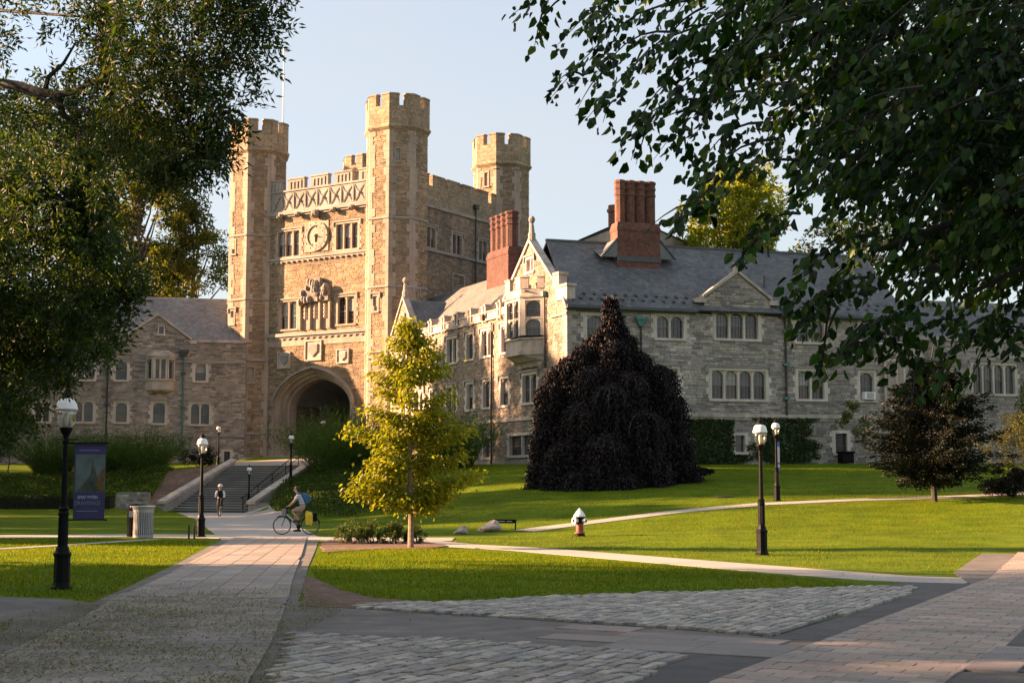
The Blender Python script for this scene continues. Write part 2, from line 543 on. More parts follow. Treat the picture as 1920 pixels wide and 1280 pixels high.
def sheet(name, P, z, mat, parent=None, kind='structure', wob=0.0):
    """a flat paved or planted patch with a shallow side"""
    P = dense(P) if wob else P
    if wob:
        P = [(x + rng.uniform(-wob, wob), y + rng.uniform(-wob, wob)) for x, y in P]
    m = MB()
    top = [(x, y, z) for x, y in P]
    bot = [(x, y, z - 0.10) for x, y in P]
    area = sum(P[i][0] * P[(i + 1) % len(P)][1] - P[(i + 1) % len(P)][0] * P[i][1] for i in range(len(P)))
    if area < 0:
        top, bot = top[::-1], bot[::-1]
    m.prism(bot, top)
    o = m.build(name, mat, parent)
    if kind and parent is None: o['kind'] = kind
    return o

def strip(name, pts, width, dz, mat, kind='structure', cross=5):
    """a path laid on the terrain along plan points"""
    pts = [Vector(p) for p in pts]
    fine = []
    for i in range(len(pts) - 1):
        k = max(1, int((pts[i + 1] - pts[i]).length / 0.8))
        fine += [pts[i].lerp(pts[i + 1], j / k) for j in range(k)]
    fine.append(pts[-1])
    m = MB()
    loops = []
    for i, p in enumerate(fine):
        t = (fine[min(i + 1, len(fine) - 1)] - fine[max(i - 1, 0)]).normalized()
        nrm = Vector((-t.y, t.x))
        w = width if not hasattr(width, '__len__') else width[0] + (width[1] - width[0]) * i / (len(fine) - 1)
        row = []
        for j in range(cross):
            q = p + nrm * (w * (j / (cross - 1) - 0.5))
            row.append((q.x, q.y, h(q.x, q.y) + dz))
        e0, e1 = row[0], row[-1]
        loops.append([(e0[0], e0[1], e0[2] - 0.15)] + row + [(e1[0], e1[1], e1[2] - 0.15)])
    m.loft(loops, closed=False)
    return m.build(name, mat, kind=kind)

def G(*pts):
    return [gnd(a, b) for a, b in pts]

# --- main walk: asphalt bed, slabs between two darker edge bands
walk_poly = G((0, 1119), (120, 1124), (172, 1131), (236, 1103), (330, 1058), (405, 1018), (432, 1010), (600, 1010), (592, 1030), (578, 1062), (566, 1110), (556, 1140), (1200, 1180), (1440, 1202), (1548, 1200), (1455, 1234), (1335, 1278), (1240, 1330), (1180, 1420), (-200, 1420), (-200, 1290), (-60, 1200), (0, 1166), (60, 1163), (-10, 1160))
walk_poly = G((-150, 1112), (0, 1119), (120, 1124), (172, 1131), (236, 1103), (330, 1058), (405, 1018), (432, 1004), (600, 1004), (592, 1030), (578, 1062), (566, 1110), (558, 1128), (700, 1137), (900, 1144), (1200, 1165), (1440, 1196), (1548, 1200), (1455, 1234), (1335, 1279), (1240, 1330), (1140, 1420), (-300, 1420), (-140, 1240), (-150, 1190), (0, 1163))
main_walk = sheet('main_walk', walk_poly, 0.012, asphalt)
# walk on to the foot of the steps, and the crossing paths
far_walk = strip('far_walk', [gnd(512, 1012), gnd(478, 990), gnd(450, 972), (-19.3, 94.6)], (3.4, 5.6), 0.016, concrete)
cross_w = strip('cross_walk', [(-40, 47.6), gnd(0, 1006) , gnd(290, 1004), gnd(430, 1006), gnd(640, 1011), gnd(850, 1011)], 2.6, 0.02, concrete)
thin_w = strip('narrow_path', [(-40, 39.5), gnd(0, 1029), gnd(150, 1020), gnd(290, 1011)], 0.5, 0.014, concrete)
curve_w = strip('curved_path', [gnd(770, 1013), gnd(860, 1022), gnd(1000, 1030), gnd(1230, 1049), gnd(1500, 1071), gnd(1660, 1083), gnd(1830, 1090)], (1.5, 1.9), 0.008, concrete)
hill_p = [on_ground(*q) for q in ((980, 996), (1100, 981), (1250, 962), (1430, 946), (1600, 938), (1760, 934), (1900, 927))]
hill_w = strip('hillside_path', [(p.x, p.y) for p in hill_p] + [(40, hill_p[-1].y + 3)], 1.1, 0.03, concrete)

# plaza on the right: asphalt band, then pavers
band_poly = G((1440, 1198), (1690, 1120), (1640, 1099), (1790, 1075), (1822, 1095), (1546, 1202))
band = sheet('asphalt_band', G((1436, 1199), (1600, 1150), (1690, 1118), (1640, 1100), (1700, 1092), (1822, 1095), (1548, 1202)), 0.016, asphalt_d)
side_band = sheet('side_band', G((1788, 1074), (1930, 978), (2100, 880 + 60), (2100, 970), (1930, 1015), (1853, 1087), (1822, 1097)), 0.017, asphalt)
corner_a = sheet('asphalt_corner', G((1272, 1229), (1458, 1233), (1333, 1281), (1250, 1330), (1120, 1330)), 0.0165, asphalt_d)

def clip_cells(P, O, a, b, ca, cb, stagger, gap, amp=0.0, cut=False):
    """rows of pieces laid along a with rows stacked along b, kept where their middle is inside P"""
    O = Vector(O); a = Vector(a).normalized(); b = Vector(b).normalized()
    qs = [((Vector(p) - O).dot(a), (Vector(p) - O).dot(b)) for p in P]
    a0, a1 = min(q[0] for q in qs), max(q[0] for q in qs)
    b0, b1 = min(q[1] for q in qs), max(q[1] for q in qs)
    out = []
    v = b0
    r = 0
    while v < b1:
        hb = cb * (1 + rng.uniform(-amp, amp))
        s = a0 - rng.random() * ca * (1 if stagger == 'random' else 0) - (0.5 * ca if (stagger == 'half' and r % 2) else 0)
        while s < a1:
            la = ca * (1 + rng.uniform(-amp * 2, amp * 2))
            mid = O + a * (s + la / 2) + b * (v + hb / 2)
            if cut:
                c = (s + gap / 2, s + la - gap / 2, v + gap / 2, v + hb - gap / 2)
                cor = [O + a * c[i] + b * c[j] for i in (0, 1) for j in (2, 3)]
                k = sum(in_poly(q.x, q.y, P) for q in cor)
                if k == 4: out.append(c)
                elif k > 0:
                    pg = clip_to(P, O, a, b, c)
                    ar = abs(sum(pg[i - 1][0] * pg[i][1] - pg[i][0] * pg[i - 1][1] for i in range(len(pg)))) / 2 if pg else 0
                    if ar > .08 * la * hb: out.append(c + (pg,))
            elif in_poly(mid.x, mid.y, P):
                out.append((s + gap / 2, s + la - gap / 2, v + gap / 2, v + hb - gap / 2))
            s += la
        v += hb; r += 1
    return O, a, b, out

def clip_to(P, O, a, b, c):
    """the part of outline P inside one cell"""
    s0, s1, t0, t1 = c
    Q = [((Vector(p) - O).dot(a), (Vector(p) - O).dot(b)) for p in P]
    for ax, lim, keep in ((0, s0, 1), (0, s1, -1), (1, t0, 1), (1, t1, -1)):
        out = []
        for i in range(len(Q)):
            p, q = Q[i - 1], Q[i]
            ip, iq = (p[ax] - lim) * keep >= 0, (q[ax] - lim) * keep >= 0
            if ip != iq:
                u = (lim - p[ax]) / (q[ax] - p[ax])
                out.append((p[0] + (q[0] - p[0]) * u, p[1] + (q[1] - p[1]) * u))
            if iq: out.append(q)
        Q = out
        if len(Q) < 3: return []
    return Q

def lay(parent, name, mat, cells, z0, hgt, palette, dome=0.0, zj=0.0, limit=300, rough=0.0):
    """each piece its own block; the nearest to the viewer as objects, the rest joined"""
    O, a, b, L = cells
    def mk(mb, c):
        zt = z0 + hgt + rng.uniform(-zj, zj)
        if len(c) > 4:
            pg = c[4]
            if sum(pg[i - 1][0] * pg[i][1] - pg[i][0] * pg[i - 1][1] for i in range(len(pg))) < 0: pg = pg[::-1]
            W = [O + a * q[0] + b * q[1] for q in pg]
            mb.prism([(q.x, q.y, z0 - .05) for q in W], [(q.x, q.y, zt) for q in W], jit(rng.choice(palette), 0.14, 0.04))
            return
        s0, s1, t0, t1 = c
        def pt(s, t, z):
            q = O + a * (s + rng.uniform(-rough, rough)) + b * (t + rng.uniform(-rough, rough))
            return (q.x, q.y, z)
        e = min(0.02, (t1 - t0) * 0.14) if dome else 0.006
        lo = [pt(s0, t0, z0 - .05), pt(s1, t0, z0 - .05), pt(s1, t1, z0 - .05), pt(s0, t1, z0 - .05)]
        mid_ = [(p[0], p[1], zt - (dome or 0.004)) for p in lo]
        tp = [pt(s0 + e, t0 + e, zt), pt(s1 - e, t0 + e, zt), pt(s1 - e, t1 - e, zt), pt(s0 + e, t1 - e, zt)]
        colr = jit(rng.choice(palette), 0.2 if dome else 0.14, 0.04)
        fs = [(i, (i + 1) % 4, 4 + (i + 1) % 4, 4 + i) for i in range(4)] + [(4 + i, 4 + (i + 1) % 4, 8 + (i + 1) % 4, 8 + i) for i in range(4)] + [(8, 9, 10, 11)]
        mb.add(lo + mid_ + tp, fs, colr)
    def dist(c):
        q = O + a * (c[0] + c[1]) / 2 + b * (c[2] + c[3]) / 2
        inside = abs(q.x / max(q.y, .1)) < 0.37 and q.y > 13.5
        return q.y + (0 if inside else 1000)
    L = sorted(L, key=dist)
    for c in L[:limit]:
        m = MB(); mk(m, c); m.build(name, mat, parent)
    if len(L) > limit:
        m = MB()
        for c in L[limit:]: mk(m, c)
        m.build(name + '_field', mat, parent, kind='stuff')

PA, PB = (0.889, -0.458), (0.458, 0.889)       # the plaza's own axes
plaza_poly = G((1822, 1097), (1855, 1086), (1930, 1017), (2060, 1010), (2200, 1080), (2100, 1290), (1960, 1222), (1882, 1218), (1790, 1268), (1740, 1310), (1600, 1420), (1180, 1420), (1333, 1281), (1457, 1234), (1548, 1201))
plaza = sheet('plaza', plaza_poly, 0.006, joint_m)
lay(plaza, 'paver', slab_m, clip_cells(plaza_poly, gnd(1335, 1278), PA, PB, 0.46, 0.30, 'half', 0.010, 0.0, True), 0.008, 0.022,
    [(0.30, 0.24, 0.195), (0.27, 0.218, 0.18), (0.325, 0.25, 0.20), (0.25, 0.208, 0.175)], zj=0.003)
# slabs of the walk where sun and shade cross it
slab_poly = G((222, 1118), (250, 1108), (345, 1062), (418, 1022), (440, 1008), (575, 1008), (566, 1040), (548, 1090), (541, 1122), (380, 1124))
ra = Vector(gnd(545, 1020)) - Vector(gnd(525, 1120)); ra = Vector((-2.0, 20.0)).normalized()
slabs = sheet('slab_walk', slab_poly, 0.0165, joint_m)
lay(slabs, 'slab', slab_m, clip_cells(slab_poly, gnd(545, 1120), (ra.y, -ra.x), (ra.x, ra.y), 0.50, 0.36, 'none', 0.012, 0.0, True), 0.018, 0.02,
    [(0.275, 0.235, 0.20), (0.262, 0.225, 0.19), (0.29, 0.245, 0.205), (0.25, 0.22, 0.19)], zj=0.002)
near_poly = G((160, 1158), (221, 1118.4), (380, 1124), (541, 1122), (528, 1160), (505, 1215), (455, 1300), (-120, 1300), (0, 1232))
near_walk = sheet('near_walk', near_poly, 0.0162, joint_m)
lay(near_walk, 'slab', slab_m, clip_cells(near_poly, gnd(545, 1120), (ra.y, -ra.x), (ra.x, ra.y), 0.50, 0.36, 'half', 0.010, 0.0, True), 0.018, 0.02,
    [(0.235, 0.205, 0.172), (0.215, 0.19, 0.16), (0.255, 0.22, 0.182), (0.20, 0.178, 0.152)], zj=0.003)  # near slabs darker than the far ones: shade put into their colour
# crossing band of long slabs between the two sett fields
cross_poly = G((590, 1142), (1200, 1180), (1440, 1203), (1545, 1203), (1458, 1232), (1270, 1227), (900, 1204), (560, 1186))
cross_slabs = sheet('crossing', cross_poly, 0.0145, asphalt)
cb_ = (Vector(gnd(1270, 1227)) - Vector(gnd(560, 1186))).normalized()
lay(cross_slabs, 'slab', slab_m, clip_cells(G((1120, 1176), (1440, 1203), (1545, 1203), (1458, 1232), (1270, 1226), (1060, 1214)), gnd(1060, 1214), (cb_.x, cb_.y), (-cb_.y, cb_.x), 1.1, 0.62, 'random', 0.014, 0.0), 0.016, 0.014,
    [(0.215, 0.185, 0.158), (0.195, 0.172, 0.15)], zj=0.002)
# granite setts
SETT = [(0.26, 0.236, 0.202), (0.21, 0.198, 0.18), (0.30, 0.27, 0.225), (0.23, 0.20, 0.165), (0.33, 0.295, 0.25)]
setA_poly = G((545, 1191), (900, 1206), (1265, 1230), (1290, 1240), (1170, 1283), (1100, 1330), (470, 1330), (515, 1280))
setA = sheet('sett_paving', setA_poly, 0.0135, joint_m)
lay(setA, 'sett', sett_m, clip_cells(setA_poly, gnd(515, 1280), PB, PA, 0.31, 0.18, 'random', 0.03, 0.2), 0.014, 0.040, SETT, dome=0.009, zj=0.008, rough=0.016)
setB_poly = G((640, 1140), (760, 1131), (880, 1131), (1000, 1122), (1300, 1112), (1640, 1101), (1725, 1104), (1680, 1124), (1570, 1158), (1445, 1194), (1200, 1176), (900, 1157))
setB = sheet('sett_field', setB_poly, 0.0185, joint_m)
lay(setB, 'sett', sett_m, clip_cells(setB_poly, gnd(640, 1140), PB, PA, 0.28, 0.165, 'random', 0.028, 0.2), 0.019, 0.036, [(c[0] * 1.08, c[1] * 1.08, c[2] * 1.06) for c in SETT], dome=0.008, zj=0.007, rough=0.014)
# bottom right corner: a few long slabs and dark gravelly asphalt
sheet('corner_gravel', G((1795, 1262), (1960, 1264), (2000, 1400), (1640, 1400), (1740, 1308)), 0.018, asphalt_d)
cg = sheet('corner_slabs', G((1886, 1221), (1990, 1226), (1960, 1262), (1800, 1258)), 0.0155, joint_m)
lay(cg, 'slab', slab_m, clip_cells(G((1886, 1221), (1990, 1226), (1960, 1262), (1805, 1258)), gnd(1805, 1258), PA, PB, 0.55, 0.75, 'none', 0.016, 0.0), 0.017, 0.018, [(0.215, 0.19, 0.17), (0.2, 0.18, 0.165)])
sheet('gravel_pocket', G((1886, 1215), (1925, 1178), (2100, 1160), (2100, 1222)), 0.034, asphalt_d)

# bare mulch round the lawn's corner and under the young tree
bare_poly = G((566, 1118), (572, 1080), (590, 1084), (640, 1108), (700, 1122), (800, 1130), (880, 1132), (760, 1139), (650, 1141), (560, 1138))
sheet('mulch_edge', bare_poly, 0.021, mulch, wob=0.05)
bed_poly = G((600, 1022), (622, 1012), (700, 1014), (800, 1016), (840, 1024), (800, 1029), (700, 1030), (610, 1036))
sheet('mulch_bed', bed_poly, 0.024, mulch, wob=0.06)
# ------------------------------------------------------------------ masonry
TAN = [(0.32, 0.225, 0.125), (0.28, 0.195, 0.11), (0.36, 0.255, 0.15), (0.25, 0.18, 0.11), (0.33, 0.24, 0.155), (0.22, 0.165, 0.11)]
GREY = [(0.37, 0.325, 0.275), (0.31, 0.28, 0.24), (0.42, 0.37, 0.31), (0.26, 0.235, 0.21), (0.39, 0.33, 0.265), (0.345, 0.31, 0.275), (0.45, 0.40, 0.34), (0.22, 0.195, 0.17)]
WARMG = [(0.31, 0.245, 0.175), (0.27, 0.215, 0.155), (0.35, 0.28, 0.20), (0.23, 0.19, 0.145), (0.33, 0.25, 0.17), (0.25, 0.215, 0.175), (0.20, 0.168, 0.13)]

def subtract(iv, holes):
    for a, b in holes:
        out = []
        for x, y in iv:
            if b <= x or a >= y: out.append((x, y)); continue
            if a > x: out.append((x, a))
            if b < y: out.append((b, y))
        iv = out
    return iv

def wall(parent, F, ext, z0, z1, holes=(), d=0.0, palette=GREY, name='wall', cuts=(), holefn=None, thick=0.0, ch=(0.12, 0.21), ln=(0.26, 0.78), stones=True):
    """mortared wall sheet with openings, its stones standing proud. ext(z)->(s0,s1) piecewise linear between cuts"""
    if not callable(ext):
        e0 = ext; ext = lambda z, e=e0: e
    zc = sorted(set([z0, z1] + [c for c in cuts if z0 < c < z1] + [q for hh in holes for q in (hh[2], hh[3]) if z0 < q < z1]))
    m = MB()
    for a, b in zip(zc[:-1], zc[1:]):
        mid = (a + b) / 2
        hs = [(x[0], x[1]) for x in holes if x[2] < mid < x[3]]
        if holefn and holefn(mid): hs.append(holefn(mid))
        ea, eb = ext(a + 1e-6), ext(b - 1e-6)
        em = ext(mid)
        for x, y in subtract([em], hs):
            xa = ea[0] if x == em[0] else x; ya = ea[1] if y == em[1] else y
            xb = eb[0] if x == em[0] else x; yb = eb[1] if y == em[1] else y
            m.quad(F.p(xa, d, a), F.p(ya, d, a), F.p(yb, d, b), F.p(xb, d, b))
    w = m.build(name, mortar, parent)
    if not stones: return w
    sm = MB()
    z = z0
    while z < z1 - 0.04:
        hgt = min(rng.uniform(*ch), z1 - z)
        a, b = z, z + hgt
        mid = (a + b) / 2
        hs = [(x[0] - .01, x[1] + .01) for x in holes if x[2] < b - 0.02 and x[3] > a + 0.02]
        if holefn and holefn(a + .02): hs.append(holefn(a + .02))
        e1, e2 = ext(a + 1e-6), ext(b - 1e-6)
        for x, y in subtract([(max(e1[0], e2[0]), min(e1[1], e2[1]))], hs):
            s = x
            while s < y - 0.05:
                L = rng.uniform(*ln) * (0.8 + hgt * 1.6)
                if y - (s + L) < 0.2: L = y - s
                pr = d + rng.uniform(0.015, 0.05)
                g = 0.011
                j = lambda: rng.uniform(-0.008, 0.008)
                s0, s1, a0, b0 = s + g, min(s + L, y) - g, a + g, b - g
                P = [F.p(s0, d, a0), F.p(s1, d, a0), F.p(s1, d, b0), F.p(s0, d, b0),
                     F.p(s0 + .012 + j(), pr, a0 + .01 + j()), F.p(s1 - .012 + j(), pr, a0 + .01 + j()), F.p(s1 - .012 + j(), pr, b0 - .01 + j()), F.p(s0 + .012 + j(), pr, b0 - .01 + j())]
                sm.add(P, [(4, 5, 6, 7), (0, 1, 5, 4), (1, 2, 6, 5), (2, 3, 7, 6), (3, 0, 4, 7)], jit(rng.choice(palette), 0.13, 0.03))
                s += L
        z = b
    sm.build('wall_stones', rubble, w, kind='stuff')
    return w

def flat_arch(w, rise, n=8):
    """depressed pointed arch over a light of half width w: points (x, z)"""
    out = []
    for i in range(n + 1):
        x = -w + 2 * w * i / n
        t = abs(x) / w
        out.append((x, rise * (0.18 * (1 - t) + 0.82 * math.sqrt(max(0, 1 - t ** 2.6)))))
    return out

WSTONE = lime_t
def window(parent, F, s0, s1, z0, z1, n=1, d=0.0, arched=True, hood=True, tiers=1, sash=True, blocks=True, jw=0.17, sub=True, name='window', lower=None, sill=True):
    """stone window of n lights between s0..s1, z0..z1 (glass edge to glass edge); returns the hole it needs"""
    m = MB()
    pr = d + 0.07
    dep = d - 0.30
    hh = 0.20
    m.fbox(F, s0 - jw, s0, dep, pr, z0, z1)
    m.fbox(F, s1, s1 + jw, dep, pr, z0, z1)
    m.fbox(F, s0 - jw, s1 + jw, dep, pr + 0.002, z1, z1 + hh)
    if sill: m.fbox(F, s0 - jw - .05, s1 + jw + .05, dep, pr + 0.07, z0 - 0.17, z0)
    if blocks:
        z = z0
        k = rng.randint(0, 1)
        while z < z1 + hh - .1:
            hb = min(rng.uniform(0.30, 0.42), z1 + hh - z)
            for sgn, e in ((-1, s0 - jw), (1, s1 + jw)):
                ex = 0.26 if k % 2 else 0.10
                a, b = (e - ex, e - .001) if sgn < 0 else (e + .001, e + ex)
                m.fbox(F, a, b, d - .05, pr - .012, z + .006, z + hb - .006)
            z += hb; k += 1
    mw = 0.15
    lw = ((s1 - s0) - mw * (n - 1)) / n
    rise = min(0.34, lw * 0.42) if arched else 0.0
    th = (z1 - z0) / tiers
    lights = []
    for t in range(tiers):
        za, zb = z0 + th * t, z0 + th * (t + 1)
        if t > 0:
            m.fbox(F, s0, s1, d - .24, d - .02, za - .07, za + .07)
        for i in range(n):
            a = s0 + i * (lw + mw)
            if i > 0 and t == 0:
                m.fbox(F, a - mw, a, d - .25, d - .01, z0, z1)
            l0, l1, zl0, zl1 = a, a + lw, za + (.07 if t else 0), zb - (.07 if t < tiers - 1 else 0)
            lights.append((l0, l1, zl0, zl1))
            if arched:
                c = (l0 + l1) / 2
                arc = flat_arch(lw / 2, rise)
                zs = zl1 - rise - .02
                for (x, y), (x2, y2) in zip(arc[:-1], arc[1:]):
                    A = [(c + x, zs + y), (c + x2, zs + y2)]
                    m.quad(F.p(A[0][0], d - .06, A[0][1]), F.p(A[1][0], d - .06, A[1][1]), F.p(A[1][0], d - .06, zl1), F.p(A[0][0], d - .06, zl1))
                    m.quad(F.p(A[0][0], d - .24, A[0][1]), F.p(A[1][0], d - .24, A[1][1]), F.p(A[1][0], d - .06, A[1][1]), F.p(A[0][0], d - .06, A[0][1]))
    w = m.build(name, WSTONE, parent)
    sp = w if sub else parent
    for l0, l1, za, zb in lights:
        zm = (za + zb) / 2 - .05
        pm = MB(); pm.quad(F.p(l0, d - .225, zm), F.p(l1, d - .225, zm), F.p(l1, d - .225, zb), F.p(l0, d - .225, zb))
        pm.build('pane', blind_m if rng.random() < .16 else pane_m, sp)
        pm = MB(); pm.quad(F.p(l0, d - .245, za), F.p(l1, d - .245, za), F.p(l1, d - .245, zm), F.p(l0, d - .245, zm))
        pm.build('pane', lower or (pane_brown if rng.random() < .5 else pane_m), sp)
        if sash:
            b = MB(); t_ = 0.045
            b.fbox(F, l0, l0 + t_, d - .235, d - .195, za, zb)
            b.fbox(F, l1 - t_, l1, d - .235, d - .195, za, zb)
            b.fbox(F, l0 + t_, l1 - t_, d - .236, d - .194, za, za + t_)
            b.fbox(F, l0 + t_, l1 - t_, d - .236, d - .190, zm - .03, zm + .03)
            nb = max(1, int((l1 - l0) / 0.3))
            for q in range(1, nb + 1):
                x = l0 + (l1 - l0) * q / (nb + 1)
                b.fbox(F, x - .009, x + .009, d - .222, d - .204, za + t_, zb)
            for q in (1, 2, 4, 5):
                zz = za + (zb - za) * q / 6
                b.fbox(F, l0 + t_, l1 - t_, d - .221, d - .206, zz - .008, zz + .008)
            b.build('sash', sash_m, sp)
    if hood:
        hm = MB()
        e = jw + .10
        hm.fbox(F, s0 - e - .1, s1 + e + .1, d - .02, d + .17, z1 + hh + .002, z1 + hh + .13)
        hm.fbox(F, s0 - e - .1, s0 - e + .03, d - .02, d + .165, z1 + hh - .38, z1 + hh)
        hm.fbox(F, s1 + e - .03, s1 + e + .1, d - .02, d + .165, z1 + hh - .38, z1 + hh)
        hm.build('hood_mould', lime_dark, sp)
    return w

def hole(s0, s1, z0, z1, jw=0.17):
    return (s0 - jw + .003, s1 + jw - .003, z0 - 0.165, z1 + 0.195)

def win_px(F, x0, x1, y0, y1, d=0.0):
    """opening on a facade from its surveyed corners"""
    a, _ = F.hit(x0, (y0 + y1) / 2, d); b, _ = F.hit(x1, (y0 + y1) / 2, d)
    xm = (x0 + x1) / 2
    _, zt = F.hit(xm, y0, d); _, zb = F.hit(xm, y1, d)
    return (min(a, b), max(a, b), zb, zt)

SLATES = [(0.125, 0.13, 0.135), (0.11, 0.115, 0.122), (0.14, 0.142, 0.142), (0.10, 0.105, 0.113), (0.15, 0.14, 0.128), (0.118, 0.128, 0.128)]
def roof_slope(parent, A, B, C, D, row=0.24, sw=0.30, palette=SLATES, name='roof', mat=None):
    """slated plane: A,B along the eave, C above B, D above A on the ridge"""
    A, B, C, D = map(Vector, (A, B, C, D))
    nrm = (B - A).cross(D - A).normalized()
    if nrm.z < 0: nrm = -nrm
    m = MB()
    lo = [tuple(p - nrm * .12) for p in (A, B, C, D)]
    m.prism(lo, [tuple(p) for p in (A, B, C, D)])
    r = m.build(name, lead, parent)
    sm = MB()
    n = max(2, int(((D - A).length + (C - B).length) / 2 / row))
    for i in range(n):
        t0, t1 = i / n, min(1.0, (i + 1.25) / n)
        l0, r0 = A.lerp(D, t0), B.lerp(C, t0)
        l1, r1 = A.lerp(D, t1), B.lerp(C, t1)
        L = (r0 - l0).length
        if L < 0.05: continue
        s = -rng.random() * sw
        while s < L:
            e = min(s + sw * rng.uniform(.75, 1.25), L)
            a0, a1 = max(s, 0) / L, e / L
            if a1 - a0 > 0.001:
                up = nrm * (0.035 + rng.uniform(0, .012)); up2 = nrm * 0.012
                dr = (l0 - l1).normalized() * rng.uniform(-.012, .012)
                g = .004 / L
                sm.quad(tuple(l0.lerp(r0, a0 + g) + up + dr), tuple(l0.lerp(r0, a1 - g) + up + dr), tuple(l1.lerp(r1, a1 - g) + up2), tuple(l1.lerp(r1, a0 + g) + up2), jit(rng.choice(palette), .14, .03))
            s = e
    sm.build('slates', mat or slate, r, kind='stuff')
    return r

def fpart(parent, name, mat, *boxes):
    """boxes: (F, s0, s1, d0, d1, z0, z1)"""
    m = MB()
    for b in boxes: m.fbox(*b)
    return m.build(name, mat, parent)

# ------------------------------------------------------------------ gate tower
T2 = Vector((-10.34, 126.0))
UF = Vector((-0.844, 0.536)).normalized()
UR = Vector((-UF.y, UF.x)) * -1.0          # along the right-hand side, away from the viewer
UR = Vector((UF.y, -UF.x))
TW, TD, DW = 16.74, 17.3, 1.0              # turret spacing in front and at the side; wall face ahead of the turret centres
FT = Frame(T2, UF, -UR)                     # front: s runs left from the near turret
FS = Frame(T2, UR, -UF)                     # right side: s runs away
T1 = T2 + UF * TW
T3 = T2 + UR * TD
T4 = T1 + UR * TD
GZ = 3.0                                    # walls start below the turf
tower = thing('gate_tower', (T2.x, T2.y, GZ), 'square sandstone gate tower with four crenellated octagonal turrets above the arch', 'tower')

RT = 2.58
HW = RT * math.tan(math.pi / 8)
def octo(c, r, z, k0=0):
    """octagon of in-radius r turned with the tower"""
    rr = r / math.cos(math.pi / 8)
    a0 = math.atan2(FT.n.y, FT.n.x) + math.pi / 8
    return [(c.x + rr * math.cos(a0 + i * math.pi / 4), c.y + rr * math.sin(a0 + i * math.pi / 4), z) for i in range(8)]

def face_frame(c, k):
    a = math.atan2(FT.n.y, FT.n.x) + k * math.pi / 4
    n = Vector((math.cos(a), math.sin(a)))
    return Frame(c, (-n.y, n.x), (n.x, n.y))

_qm = {}
def corner_piece(arm_a, arm_b, hgt, r, thick, proud, cap=0.0):
    """mesh of a block bent round an octagon corner, local to the turret axis at corner angle 0"""
    key = (arm_a, arm_b, hgt, r, thick, proud, cap)
    if key in _qm: return _qm[key]
    m = MB()
    n1 = Vector((math.cos(-math.pi / 8), math.sin(-math.pi / 8))); n2 = Vector((math.cos(math.pi / 8), math.sin(math.pi / 8)))
    u1 = Vector((-n1.y, n1.x)); u2 = Vector((-n2.y, n2.x))
    def loop(ri, ro, ea, eb, z):
        def corner(rad): return Vector((rad / math.cos(math.pi / 8), 0))
        co, ci = corner(ro), corner(ri)
        return [tuple(co - u1 * ea) + (z,), tuple(co) + (z,), tuple(co + u2 * eb) + (z,), tuple(ci + u2 * eb) + (z,), tuple(ci) + (z,), tuple(ci - u1 * ea) + (z,)]
    m.loft([loop(r - thick, r + proud, arm_a, arm_b, 0), loop(r - thick, r + proud, arm_a, arm_b, hgt)], True, True)
    if cap:
        m.loft([loop(r - thick - cap, r + proud + cap, arm_a + cap, arm_b + cap, hgt + .002), loop(r - thick + .05, r + proud - .05, arm_a + cap, arm_b + cap, hgt + .16)], True, True)
    me = bpy.data.meshes.new('corner_piece')
    me.from_pydata(m.v, [], m.f)
    me.update()
    _qm[key] = me
    return me

def place(me, name, mat, parent, loc, rot):
    if not me.materials: me.materials.append(mat)
    o = bpy.data.objects.new(name, me)
    b = base_of(parent)
    o.location = Vector(loc) - b
    o.rotation_euler = (0, 0, rot)
    o.parent = parent
    col.objects.link(o)
    return o

